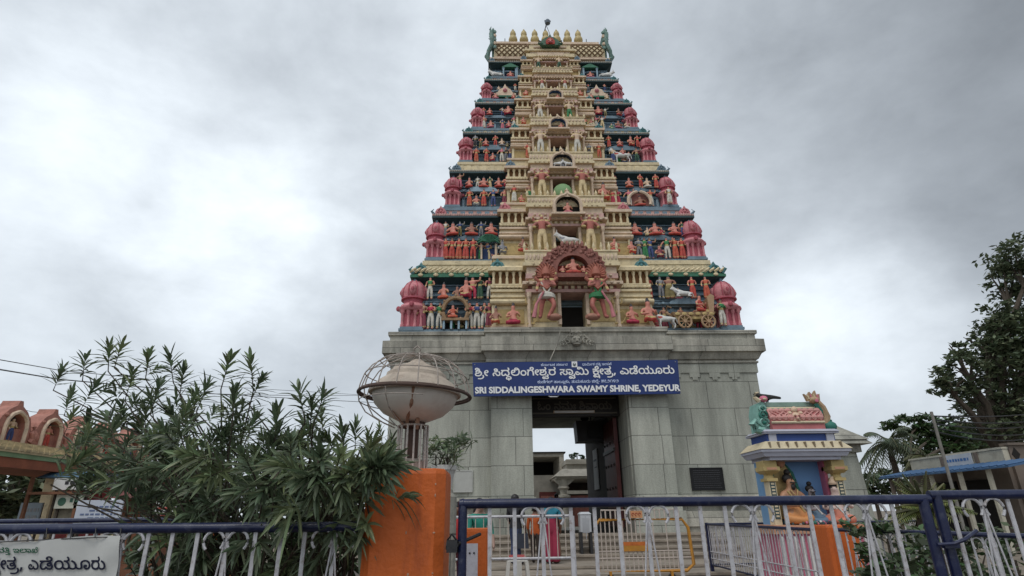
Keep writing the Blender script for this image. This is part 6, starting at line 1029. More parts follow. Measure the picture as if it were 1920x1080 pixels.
def hoop(r, z, t, n=44): return [T_((r*math.cos(2*math.pi*k/n), r*math.sin(2*math.pi*k/n), z)) for k in range(n+1)]
m = MB(); m.tube(hoop(.372, zr, 0), .0105, 8); m.tube(hoop(.365, zr+.012, 0), .006, 6); m.build('cage_ring', M_RUST, lamp, smooth=True)
for k in range(18):
    a = 2*math.pi*k/18; ca, sa = math.cos(a), math.sin(a); m = MB()
    m.tube([T_((r*ca, r*sa, z)) for r, z in [(.372, zr), (.366, .53), (.345, .60), (.30, .665), (.22, .72), (.12, .752), (.03, .765)]], .0042, 5)
    m.build('cage_wire', M_RUSTW, lamp)
for k in range(12):
    a = 2*math.pi*(k+.3)/12; ca, sa = math.cos(a), math.sin(a); m = MB()
    if not 1.7 < a < 4.6:
        continue
    m.tube([T_((r*ca, r*sa, z)) for r, z in [(.372, zr), (.36, .43), (.31, .36), (.22, .31), (.13, .275)]], .0042, 5); m.build('cage_wire', M_RUSTW, lamp)
for r, z in ((.36, .43), (.34, .61), (.25, .705)): m = MB(); m.tube(hoop(r, z, 0)[(0 if z > .5 else 10):(45 if z > .5 else 36)], .0036, 5); m.build('cage_hoop', M_RUSTW, lamp)
m = MB(); m.tube([(0, 0, .755), (-.022, 0, .775), (-.022, 0, .81), (0, 0, .83), (.022, 0, .81), (.022, 0, .775), (0, 0, .755)], .006, 6); m.build('lifting_eye', M_RUSTW, lamp)
m = MB(); m.tube([(0, 0, 0), (0, 0, .33)], .036, 12); m.lathe([(.07, .27), (.085, .33)], n=12); m.build('stem', M_RUST, lamp)
for k in range(14):
    a = 2*math.pi*k/14; m = MB(); m.tube([(.098*math.cos(a), .098*math.sin(a), 0), (.098*math.cos(a), .098*math.sin(a), .285)], .0062, 6); m.build('stem_rod', M_CAGE, lamp)
m = MB(); m.tube([(.098*math.cos(2*math.pi*k/24), .098*math.sin(2*math.pi*k/24), .282) for k in range(25)], .006, 6); m.build('stem_collar', M_RUSTW, lamp); m = MB(); m.lathe([(.085, 0), (.085, .06), (.06, .075)], n=14); m.build('stem_foot', M_RUSTW, lamp)
m = MB(); m.tube([T_((.03, -.285, .50)), T_((.02, -.24, .40)), T_((-.02, -.10, .315)), (-.03, -.06, .27)], .012, 6); m.tube([(-.12, -.16, .36), (-.05, -.08, .28)], .006, 5); m.tube([(.04, -.10, .33), (.03, -.06, .26)], .016, 6); m.build('bowl_bracket', mat('rust_orange', (.30, .17, .11), .8, .3, 12, .2), lamp)

# ================================================================== BLUE AND WHITE RAILINGS
M_RBLUE = mat('navy_gloss', (.007, .012, .05), .32, .3, 8, .05, dirt=((.07, .075, .11), .75)); M_RWHITE = mat('white_enamel', (.50, .49, .51), .5, .22, 14, .08, dirt=((.17, .11, .08), .8))
def volute(m, x, y, z, s, r=.052, t=.006, side=1):
    m.tube([(x+side*r*(1-math.cos(R_(a)))*1.0, y, z-.02+r*1.0*math.sin(R_(a))) for a in range(-20, 275, 18)], t, 6)
def railing(root, p0, p1, ztop, zbot=.10, pitch=.163, motif=4, first=2, rail=.026, top_slope=0, posts=True, w=.024, flat=True):
    """blue top tube, white bars; every fourth bar carries a pair of volutes and two splayed rods"""
    p0, p1 = Vector((*p0, 0)), Vector((*p1, 0)); d = (p1-p0); Ln = d.length; d.normalize()
    m = MB(); m.tube([(p0.x, p0.y, ztop), (p1.x, p1.y, ztop+top_slope)], rail, 12); m.build('top_rail', M_RBLUE, root, smooth=True)
    m = MB(); m.tube([(p0.x, p0.y, zbot), (p1.x, p1.y, zbot)], rail*.7, 8); m.build('bottom_rail', M_RBLUE, root, smooth=True)
    n = int(Ln/pitch)
    for k in range(n):
        q = p0+d*(pitch*(k+.5)); zt = ztop+top_slope*(k+.5)*pitch/Ln-rail*.6
        m = MB(); m.bar((q.x, q.y, zbot), (q.x, q.y, zt), w, w*.4 if flat else w, 0, d); m.build('bar', M_RWHITE, root)
        if k % motif == first % motif:
            m = MB()
            for s in (-1, 1):
                m.tube([(q.x+d.x*s*(.012+.054*(1-math.cos(R_(a)))), q.y+d.y*s*(.012+.054*(1-math.cos(R_(a))))-.006, zt-.068+.054*math.sin(R_(a))) for a in range(-35, 250, 19)], .0058, 6)
                m.tube([(q.x+d.x*s*.008, q.y+d.y*s*.008-.012, zt-.10), (q.x+d.x*s*.058, q.y+d.y*s*.058-.012, zt-.45), (q.x+d.x*s*.10, q.y+d.y*s*.10-.012, zbot)], .0058, 6)
            m.build('scroll', M_RWHITE, root, smooth=True)
# gate in the middle
gx0, gx1 = at(868, 942, 3.6).x, at(1730, 937, 3.6).x; gz = 1.212
gate = thing('steel_gate', 'wide blue framed gate with white bars and scrolls', 'gate', (0, 0, 0))
m = MB()
m.tube([(gx0, 3.6, .08), (gx0, 3.6, gz)], .027, 10); m.tube([(gx1, 3.6, .08), (gx1, 3.6, gz)], .03, 10); m.tube([(gx0-.02, 3.6, gz), (gx1+.04, 3.6, gz-.006)], .027, 12); m.tube([(gx0, 3.6, .1), (gx1, 3.6, .1)], .024, 10); m.sph((gx0, 3.6, gz), .03, 8)
m.build('frame', M_RBLUE, gate, smooth=True)
def bar_at(root, px, y=3.6, zt=gz-.02, scroll=False, sc_w=.057, zb=.1):
    x = at(px, 1000, y).x
    m = MB(); m.bar((x, y, zb), (x, y, zt), .022, .01); m.build('bar', M_RWHITE, root)
    if scroll:
        m = MB()
        for s in (-1, 1):
            m.tube([(x+s*(.010+sc_w*(1-math.cos(R_(a)))), y-.008, zt-.058+sc_w*math.sin(R_(a))) for a in range(-40, 240, 19)], .0082, 6)
            m.tube([(x+s*.008, y-.012, zt-.09), (x+s*.045, y-.012, zt-.40), (x+s*.105, y-.012, zb)], .005, 6)
        m.build('scroll', M_RWHITE, root, smooth=True)
for px, sc in ((918, 0), (965, 0), (1018, 1), (1072, 0), (1117, 0), (1163, 0), (1216, 1), (1272, 0), (1318, 0), (1365, 0), (1416, 1), (1480, 0), (1525, 0), (1568, 0), (1630, 1), (1684, 0)): bar_at(gate, px, scroll=sc)
m = MB(); m.tube([(gx0-.09, 3.58, .99), (gx0-.02, 3.58, .985)], .022, 8); m.box(gx0-.085, gx0-.025, 3.54, 3.6, .955, 1.02); m.tube([(gx0-.02, 3.57, 1.0), (gx0+.10, 3.7, 1.045)], .010, 6); m.tube([(gx0-.08, 3.55, 1.02), (gx0-.055, 3.53, 1.05), (gx0-.03, 3.55, 1.02)], .006, 6); m.build('latch', mat('black_iron', (.02, .02, .022), .5), gate)
# right hand railing with its post
rr = thing('right_railing', 'blue topped railing section with white bars at the right edge', 'railing')
x2 = gx1+.085; z2 = at(1800, 928, 3.6).z
m = MB(); m.tube([(x2, 3.6, 0), (x2, 3.6, z2)], .03, 10); m.build('post', M_RBLUE, rr, smooth=True)
m = MB(); m.tube([(x2-.04, 3.6, z2), (7.0, 3.6, z2+.0)], .027, 12); m.build('top_rail', M_RBLUE, rr, smooth=True); m = MB(); m.tube([(x2, 3.6, .1), (7.0, 3.6, .1)], .022, 8); m.build('bottom_rail', M_RBLUE, rr)
for px, sc in ((1798, 0), (1856, 1), (1908, 0), (1960, 0), (2010, 0), (2062, 1), (2115, 0), (2165, 0), (2215, 1), (2270, 0), (2330, 0)): bar_at(rr, px, zt=z2-.02, scroll=sc)
m = MB(); m.tube([(x2-.10, 3.55, .96), (x2-.02, 3.53, .965), (x2+.04, 3.52, .985), (x2+.15, 3.55, 1.03)], .011, 6); m.box(x2-.06, x2+.03, 3.55, 3.58, .94, .97); m.build('latch', M_RBLUE, rr)
# left hand railing
lr = thing('left_railing', 'blue topped railing with white bars under the green bush', 'railing')
zl = at(300, 989, 3.6).z
m = MB(); m.tube([(-6, 3.6, zl+.02), (pa.x, 3.6, zl-.01)], .028, 12); m.build('top_rail', M_RBLUE, lr, smooth=True); m = MB(); m.tube([(-6, 3.6, .1), (pa.x, 3.6, .1)], .022, 8); m.build('bottom_rail', M_RBLUE, lr)
for px, sc in ((628, 1), (572, 0), (528, 0), (480, 0), (427, 1), (372, 0), (325, 0), (280, 0), (233, 1), (180, 0), (132, 0), (80, 0), (23, 1), (-30, 0), (-80, 0), (-130, 0), (-185, 1), (-240, 0), (-300, 0), (-360, 1)): bar_at(lr, px, zt=zl-.02, scroll=sc)
# second rail far behind the left fence
fr = thing('back_railing', 'thin dark railing with white posts behind the left fence', 'railing')
zz = at(150, 976, 6.0).z; m = MB(); m.tube([(-10, 6.0, zz), (-2.6, 6.0, zz)], .022, 8); m.build('top_rail', M_RBLUE, fr)
for k in range(24): m = MB(); m.bar((-9.8+.31*k, 6.0, 0), (-9.8+.31*k, 6.0, zz-.01), .02, .01); m.build('bar', M_RWHITE, fr)

# cloth banner tied to the left railing
bn = thing('cloth_banner', 'white cloth banner with dark Kannada lettering tied to the left railing', 'banner')
Yb = 3.565
def bp(px, py): p = at(px, py, Yb); return p
nx, nzv = 36, 14; vs = []; fs = []
for i in range(nx+1):
    u = i/nx; px = -420+u*650
    for j in range(nzv+1):
        w_ = j/nzv; top = 1013-8*max(0, (px-40)/190)+(3*math.sin(px/37) if 1 else 0); bot = 1140-6*u
        dx = -6*w_ if u > .97 else 0
        p = bp(px-18*w_*max(0, u-.9)*10*.5+dx, top+(bot-top)*w_); fold = .010*math.sin(px/23+w_*2)+.007*math.sin(px/9.0+w_*5)*(1-w_)
        edge = .012*math.sin(w_*9+px/14)*max(0, u-.86)*6
        vs.append((p.x, Yb-.012+fold+edge, p.z))
for i in range(nx):
    for j in range(nzv): a = i*(nzv+1)+j; fs.append((a, a+1, a+nzv+2, a+nzv+1))
m = MB(); m.add(vs, fs); cl = m.build('cloth', mat('banner_cloth', (.50, .50, .48), .8, .10, 1.5, .1), bn, smooth='all')
def ban_text(name, me, px0, px1, py, ph, mt, ref):
    v, f = fit(me, 0, 1, 0, 1, 0, ref); b = MB(); vv = []
    for x, y, z in v:
        px = px0+(px1-px0)*x; p = bp(px, py-z*ph); w_ = min(1, max(0, (py-z*ph-1010)/125)); fold = .010*math.sin(px/23+w_*2)+.007*math.sin(px/9.0+w_*5)*(1-w_); vv.append((p.x, Yb-.020+fold, p.z))
    b.add(vv, f); b.build(name, mt, bn)
M_INK = mat('banner_ink', (.018, .022, .06), .7, .1, 3, 0)
ban_text('kannada_title', kannada(K_BAN, .02, .004), -62, 203, 1067, 22, M_INK, .73)
ban_text('small_lettering', kannada(K_TOPR, .012, .004), -72, 77, 1036, 9.5, mat('banner_green_ink', (.02, .15, .08), .7, .1, 3, 0), .73)
m = MB(); m.tube([at(-420, 1016, 3.56), at(0, 1016, 3.55), at(170, 1008, 3.55), at(228, 1006, 3.57)], .003, 5); m.build('tie_string', MATS['black_iron'], bn)
for px in (86, 132, 178, 225): m = MB(); m.tube([at(px, 1008, 3.55), at(px+2, 990, 3.57)], .003, 5); m.build('tie_string', MATS['black_iron'], bn)

# inner compound railing on the right
ir = thing('inner_railing', 'long low blue and white railing running back along the shrine', 'railing')
C0 = atz(1325, 983, .92); A = [(C0.x, C0.y), (4.10, 7.85)]
railing(ir, A[0], A[1], .92, .18, .105, 5, 2, .022, w=.018); 
for k, zq in ((0, .42), (1, .30)): m = MB(); m.tube([(A[0][0], A[0][1], zq), (A[1][0], A[1][1], zq)], .010, 6); m.build('mid_rail', M_RWHITE, ir)
m = MB(); m.bar((A[0][0], A[0][1], 0), (A[0][0], A[0][1], .95), .06, .06); m.build('post', M_RBLUE, ir)
ir2 = thing('inner_railing', 'blue and white inner railing between the orange pillar and the palm shrub', 'railing')
railing(ir2, (4.14, 7.55), (4.5, 4.4), .93, .18, .115, 5, 2, .022, w=.018)
m = MB(); m.tube([(4.14, 7.55, .42), (4.5, 4.4, .42)], .010, 6); m.build('mid_rail', M_RWHITE, ir2)
ir3 = thing('inner_railing', 'far back run of blue inner railing behind the small shrine', 'railing')
railing(ir3, (C0.x, C0.y+.02), (9.5, C0.y+.6), .92, .18, .125, 5, 2, .022, w=.018)

# yellow barricade
bc = thing('yellow_barricade', 'yellow steel crowd barricade on wheels in front of the steps', 'barricade')
Yc = 11.0; M_YEL = mat('barricade_yellow', (.48, .21, .02), .5, .2, 8, .05, dirt=((.28, .16, .08), .5)); M_CBAR = mat('barricade_cream', (.50, .42, .36), .55, .15, 8, .05)
bx0, bx1 = at(1117, 976, Yc).x, at(1278, 976, Yc).x; bz0 = .16; zt1 = at(1200, 956, Yc).z; zt2 = at(1200, 974, Yc).z; zb2 = at(1200, 1071, Yc).z
m = MB(); m.tube([(bx0, Yc, zb2), (bx0-.02, Yc, zt2-.1), (bx0+.07, Yc, zt2), (bx1, Yc, zt2), (bx1+.1, Yc, zt2-.14), (bx1+.13, Yc, zb2+.1), (bx1, Yc, zb2), (bx0, Yc, zb2)], .030, 8); m.build('frame', M_YEL, bc, smooth=True)
m = MB(); m.tube([(bx0+.10, Yc, zt2), (bx0+.10, Yc, zt1), (bx1-.04, Yc, zt1), (bx1-.04, Yc, zt2)], .016, 6); m.build('upper_frame', M_CBAR, bc)
for k in range(15): x = bx0+.18+(bx1-bx0-.3)*k/14; m = MB(); m.tube([(x, Yc, zt2), (x, Yc, zt1)], .014, 6); m.build('bar', M_CBAR, bc)
zm = at(1200, 1052, Yc).z
for k in range(19):
    x = bx0+.08+(bx1-bx0-.14)*k/18
    m = MB(); m.tube([(x, Yc, zb2), (x, Yc, zt2 if k < 10 or k % 3 == 0 else zb2+.32)], .011, 6); m.build('bar', M_CBAR, bc)
m = MB(); m.tube([(bx0, Yc, zm+.05), (bx1+.1, Yc, zm+.05)], .014, 6); m.tube([(bx0, Yc, zb2+.32), (bx1+.1, Yc, zb2+.32)], .012, 6); m.build('cross_bar', M_CBAR, bc)
m = MB(); a = at(1168, 1016, Yc); d = at(1215, 1033, Yc); m.box(a.x, d.x, Yc-.04, Yc-.025, d.z, a.z, 0); m.box(a.x, d.x, Yc-.042, Yc-.04, a.z-.06, a.z, 1); m.build('lower_plate', [M_YEL, mat('plate_orange', (.50, .13, .02), .6, .3, 14, 0)], bc)
m = MB(); a = at(1181, 958, Yc); d = at(1204, 971, Yc); m.box(a.x, d.x, Yc-.04, Yc-.025, d.z, a.z, 0)
r = random.Random(3)
for k in range(3): m.tube([(a.x+.04+.06*k+.02*math.cos(t), Yc-.044, d.z+.06+.025*math.sin(t)) for t in [R_(40*j) for j in range(8)]], .006, 4, 1)
m.build('upper_plate', [mat('plate_pale_orange', (.55, .26, .12), .6, .2, 10, 0), mat('plate_red', (.35, .05, .02), .6)], bc)
for px in (1145, 1260):
    x = at(px, 1076, Yc).x; m = MB(); m.lathe([(.04, -.02), (.075, -.02), (.085, 0), (.075, .02), (.04, .02)], (0, 0, 0), 12); m.v = [(x+p, Yc+w_, .085+q) for p, q, w_ in m.v]; m.build('wheel', MATS['black_iron'], bc); m = MB(); m.box(x-.02, x+.02, Yc-.04, Yc+.04, .085, zb2); m.build('wheel_fork', M_YEL, bc)

# white barrier behind the gate
wb = thing('white_barrier', 'plain white steel barrier standing behind the left half of the gate', 'barrier')
Yw = 9.0; wx0, wx1 = at(800, 968, Yw).x, at(1074, 968, Yw).x; wz1, wz0 = at(1000, 968, Yw).z, at(1000, 1047, Yw).z
m = MB(); m.tube([(wx0, Yw, wz1), (wx1, Yw, wz1)], .022, 6); m.tube([(wx0, Yw, wz0), (wx1, Yw, wz0)], .020, 6); m.tube([(wx0, Yw, 0), (wx0, Yw, wz1)], .022, 6); m.tube([(wx1, Yw, 0), (wx1, Yw, wz1)], .022, 6); m.build('frame', M_RWHITE, wb)
for k in range(1, 18): x = wx0+(wx1-wx0)*k/18; m = MB(); m.tube([(x, Yw, wz0), (x, Yw, wz1)], .007, 5); m.build('bar', M_CBAR, wb)

# plastic stool with a red seat cover
p = at(970, 1043, 9.6); sl = thing('plastic_stool', 'white plastic stool with a red top near the barrier', 'stool', (p.x, 9.6, 0))
zs = p.z-.005; m = MB()
m.frus((-.15, .15, -.15, .15), (-.14, .14, -.14, .14), zs-.06, zs-.015); m.build('seat', mat('stool_white', (.58, .55, .50), .4, .08, 4, 0), sl)
m = MB(); m.frus((-.135, .135, -.135, .135), (-.12, .12, -.12, .12), zs-.012, zs+.02); m.build('seat_cover', mat('stool_red', (.40, .045, .045), .5), sl)
for sx in (-1, 1):
    for sy in (-1, 1): m = MB(); m.bar((sx*.135, sy*.135, zs-.05), (sx*.185, sy*.185, 0), .05, .022); m.build('leg', MATS['stool_white'], sl)
m = MB(); m.box(-.06, .06, -.158, -.148, zs-.30, zs-.05); m.build('apron', MATS['stool_white'], sl)

# sheet metal gate leaf and donation box
p0, p1 = at(879, 1005, 5.2), at(896, 1005, 5.2); sm = thing('metal_gate_leaf', 'narrow dented white sheet metal leaf with rivets beside the gate post', 'gate leaf', (0, 5.2, 0))
m = MB(); m.box(p0.x-.02, p1.x+.0, 0, .02, .05, .93); m.build('sheet', mat('white_sheet', (.50, .50, .55), .5, .15, 6, .1, dirt=((.25, .24, .26), .5)), sm)
m = MB()
for z in (.3, .55, .86):
    for x in (p0.x+.01, p1.x-.03): m.sph((x, -.002, z), .008, 6)
m.build('rivets', MATS['black_iron'], sm)
q0, q1 = at(1085, 960, 15.2), at(1107, 997, 15.2); db = thing('donation_box', 'tall silver donation box standing on the stone steps', 'donation box', ((q0.x+q1.x)/2, 15.15, .25))
w = (q1.x-q0.x)/2; h = q0.z-.25; m = MB(); m.box(-w, w, -.15, .2, q1.z-.25, h-.05); m.frus((-w-.02, w+.02, -.17, .22), (-w+.04, w-.04, -.12, .18), h-.05, h); m.build('body', mat('brushed_steel', (.50, .51, .53), .4, .1, 6, 0, metal=.3), db); m = MB(); m.box(-w+.05, w-.05, -.158, -.15, h*.5, h*.85); m.box(-.008, .008, -.156, -.15, h*.35, h-.1); m.build('front_panel', mat('steel_panel', (.38, .39, .41), .4), db); m = MB()
for sx in (-1, 1): m.box(sx*w*.9-.03, sx*w*.9+.03, -.13, .18, 0, q1.z-.25)
m.build('stand', MATS['black_iron'], db)

# ================================================================== SMALL SHRINE
SY = 11.0; scx, W2 = 5.62, .64
sh = thing('small_shrine', 'small colourful painted shrine pavilion with three seated statues', 'shrine', (scx, SY, 0))
zc0 = 2.02
M_SB = mat('shrine_sky_blue', (.17, .34, .62), .65, .12, .58, .05); M_SBL = mat('shrine_blue_side', (.16, .32, .52), .65, .15, 2, .05); M_SP = mat('shrine_pink_wall', (.60, .17, .25), .65, .15, .58, .05); M_SC = mat('shrine_cream', (.62, .53, .36), .7, .15, 4, .1, dirt=((.33, .28, .2), .6)); M_SRB = mat('shrine_royal_blue', (.03, .07, .26), .6, .2, 3, .05); M_SLV = mat('shrine_lavender', (.42, .43, .50), .7, .15, 3, .05); M_SO = mat('shrine_orange_band', (.55, .28, .17), .7, .2, 3, .1)
m = MB(); m.box(-W2-.16, W2+.16, -.28, .58, 0, .78, 0); m.box(-W2-.22, W2+.22, -.34, .62, .78, .86, 1); m.box(-W2-.19, W2+.19, -.30, .60, .86, .92, 1)
for k in range(13):
    x = -W2-.10+(2*W2+.2)*k/12; m.box(x-.025, x+.025, -.33, -.28, .1, .74, 2)
m.box(-W2-.2, W2+.2, -.33, -.28, 0, .1, 2); m.build('base', [M_SP, M_SO, M_WHITE], sh)
m = MB(); m.box(-W2+.1, W2-.1, .30, .38, .92, zc0); m.build('back_wall', M_SB, sh)
m = MB(); m.box(W2-.16, W2-.10, .12, .299, .92, zc0); m.build('side_wall', M_SP, sh); m = MB(); m.box(-W2-.02, -W2+.10, .12, .50, .92, zc0); m.build('side_wall', M_SBL, sh)
for s in (-1, 1):
    m = MB(); x = s*(W2-.01); m.box(x-.065, x+.065, -.08, .12, .92, 1.66, 0); m.box(x-.045, x+.045, -.09, -.08, 1.02, 1.64, 1)
    for k in range(11): m.box(x-.03, x+.03, -.094, -.09, 1.05+.055*k, 1.08+.055*k, 0)
    m.box(x-.10, x+.10, -.12, .16, 1.66, 1.71, 2); m.lathe([(.10, 1.71), (.08, 1.76), (.095, 1.79)], (x, .02, 0), 12, 2); m.frus((x-.10, x+.10, -.10, .14), (x-.145, x+.145, -.16, .2), 1.79, 1.84, 2); m.box(x-.15, x+.15, -.165, .2, 1.84, 1.91, 2); m.box(x-.09, x+.09, -.175, -.165, 1.855, 1.895, 3); m.box(x-.12, x+.12, -.13, .2, 1.91, zc0, 2)
    m.build('column', [M_SC, M_DGREEN, M_OCHRE if False else mat('column_gold', (.48, .36, .15), .65, .2, 4, .1), M_SO], sh)
m = MB(); a = W2+.12
m.box(-a+.1, a-.1, -.22, .58, zc0, zc0+.06, 1); m.frus((-a, a, -.27, .60), (-a-.05, a+.05, -.30, .63), zc0+.06, zc0+.14, 1); m.box(-a-.07, a+.07, -.32, .64, zc0+.14, zc0+.19, 2); m.frus((-a-.09, a+.09, -.34, .66), (-a+.06, a-.06, -.25, .56), zc0+.19, zc0+.33, 0)
for k in range(9): x = -a+.1+(2*a-.2)*k/8; m.box(x-.012, x+.012, -.335, -.27, zc0+.21, zc0+.31, 3)
m.build('cornice', [M_SC, M_SLV, M_SLV, mat('cornice_joint', (.22, .17, .11), .8)], sh)
m = MB(); b_ = W2+.0; zc = zc0+.33; m.box(-b_, b_, -.20, .50, zc, zc+.14, 1); m.box(-b_-.06, b_+.06, -.26, .60, zc+.14, zc+.175, 0); m.frus((-b_-.08, b_+.08, -.28, .56), (-b_-.02, b_+.02, -.22, .52), zc+.175, zc+.22, 0)
for s in (-1, 1): m.box(s*(b_-.1)-.07, s*(b_-.1)+.07, -.23, -.20, zc, zc+.14, 0)
m.build('frieze', [M_SLV, M_SRB], sh)
zr_ = zc+.22; m = MB(); rw = W2-.14; ry, rz = .80, .47
arcp = [(.16-ry*.46*math.cos(R_(a)), rz*math.sin(R_(a))**.75) for a in range(0, 181, 15)]
m.ring([[(x, yy, zr_+zz) for yy, zz in arcp] for x in (-rw, rw)], 0)
def son(x, a): return (x, .16-ry*.46*math.cos(R_(a))-.01, zr_+.01+rz*math.sin(R_(a))**.75)
for k in range(9):
    x = -rw+.05+(2*rw-.1)*k/8
    for dr in (-1, 1): m.tube([son(min(rw, max(-rw, x+dr*.11*j)), 14+11*j) for j in range(4)], .016, 5, 1)
    for j in range(2): q0 = son(x, 20+22*j); m.sph(q0, (.07, .04, .05), 6, 1)
m.tube([son(-rw, 9), son(rw, 9)], .025, 6, 2); m.tube([son(-rw, 54), son(rw, 54)], .025, 6, 2); m.box(-rw, rw, .0, .32, zr_+rz*.96, zr_+rz+.07, 3); m.box(-rw, rw, -.10, 0, zr_+rz*.80, zr_+rz*.86, 3)
m.build('barrel_roof', [mat('shrine_roof_red', (.48, .15, .15), .65, .25, 4, .1), mat('shrine_roof_pink', (.62, .30, .27), .65), M_SC, mat('shrine_roof_green', (.22, .33, .28), .7, .25, 4, .1)], sh)
m = MB(); zf = zr_+.24
m.sph((.0, -.16, zf), (.13, .06, .16), 10); m.sph((-.045, -.22, zf+.05), .03, 6, 1); m.sph((.045, -.22, zf+.05), .03, 6, 1); m.sph((0, -.23, zf-.02), .03, 6); m.sph((0, -.22, zf-.08), (.07, .03, .02), 6, 1)
for s in (-1, 1):
    for a, r in ((-30, .20), (10, .19), (45, .18)): m.sph((s*r*math.cos(R_(a)), -.14, zf+r*math.sin(R_(a))), .065, 6)
m.sph((0, -.15, zf+.22), (.08, .05, .09), 8); m.v = [(a_*.80, b_2, zf+(c_2-zf)*.72-.03) for a_, b_2, c_2 in m.v]; m.build('lion_face', [M_SKIN4, M_SKIN2], sh, smooth=True)
M_MAKG = mat('serpent_mint', (.22, .42, .36), .6, .25, 5, .1); M_MAKD = mat('serpent_dark_green', (.03, .17, .13), .6, .2, 4, .05)
for s in (-1, 1):
    m = MB(); x = s*(rw+.07)
    if s < 0:
        m.extr([(x-.16, zr_-.04), (x-.17, zr_+.5), (x-.10, zr_+.80), (x+.04, zr_+.86), (x+.12, zr_+.6), (x+.12, zr_-.02)], -.10, .35, 0)
        for j, (z, r) in enumerate(((.22, .12), (.45, .10), (.63, .08))): m.tube([(x-.02+r*math.cos(R_(a)), -.13, zr_+z+r*math.sin(R_(a))) for a in range(0, 331, 30)], .026, 6, 1 if j % 2 else 0); m.sph((x-.02, -.12, zr_+z), r*.45, 6, 1)
        m.tube([(x-.1, -.12, zr_-.02), (x-.28, -.14, zr_+.02), (x-.36, -.14, zr_+.16), (x-.26, -.14, zr_+.28), (x-.18, -.14, zr_+.18)], [.12, .11, .09, .06, .03], 8, 0)
        m.sph((x+.06, -.1, zr_+.92), (.11, .09, .10), 8, 2); m.tube([(x-.06, -.1, zr_+.86), (x-.16, -.1, zr_+.96), (x-.12, -.1, zr_+1.10), (x-.04, -.1, zr_+1.12)], [.07, .05, .04, .02], 6, 3); m.sph((x+.05, -.18, zr_+.90), (.05, .04, .04), 6, 3)
    else:
        m.tube([(x+.02, -.02, zr_+.12), (x+.10, -.04, zr_+.40), (x+.03, -.06, zr_+.66), (x-.12, -.08, zr_+.86), (x-.22, -.1, zr_+.92)], [.13, .11, .10, .10, .07], 8, 4); m.tube([(x-.08, -.10, zr_+.30), (x-.06, -.12, zr_+.55), (x-.16, -.14, zr_+.76)], [.06, .06, .05], 6, 1)
        m.sph((x+.12, -.04, zr_+.10), (.20, .16, .17), 10, 1); m.sph((x+.14, -.04, zr_+.27), (.09, .09, .05), 8, 1); m.tube([(x+.16, -.04, zr_+.28), (x+.18, -.04, zr_+.40)], .014, 5, 1)
        m.sph((x-.17, -.12, zr_+.88), (.15, .09, .10), 8, 4); m.sph((x-.14, -.2, zr_+.84), (.05, .03, .06), 6, 2)
        m.extr([(x-.34, zr_+.84), (x-.40, zr_+1.06), (x-.31, zr_+.98), (x-.25, zr_+1.12), (x-.19, zr_+1.02), (x-.10, zr_+1.16), (x-.08, zr_+1.0), (x+.0, zr_+1.06), (x-.02, zr_+.84)], -.14, -.06, 4)
        for k in range(4): m.tube([(x-.30+.075*k, -.15, zr_+.90), (x-.34+.09*k, -.15, zr_+1.05)], [.022, .010], 5, 2 if k % 2 else 3)
    m.v = [(x+(a_-x)*.76, b_2*.85, zr_+(c_2-zr_)*.64) for a_, b_2, c_2 in m.v]
    m.build('roof_serpent', [M_MAKG, M_MAKD, M_SP, M_SC, mat('serpent_sand', (.42, .29, .17), .65, .3, 6, .1, dirt=((.45, .18, .14), .5))], sh, smooth=True)
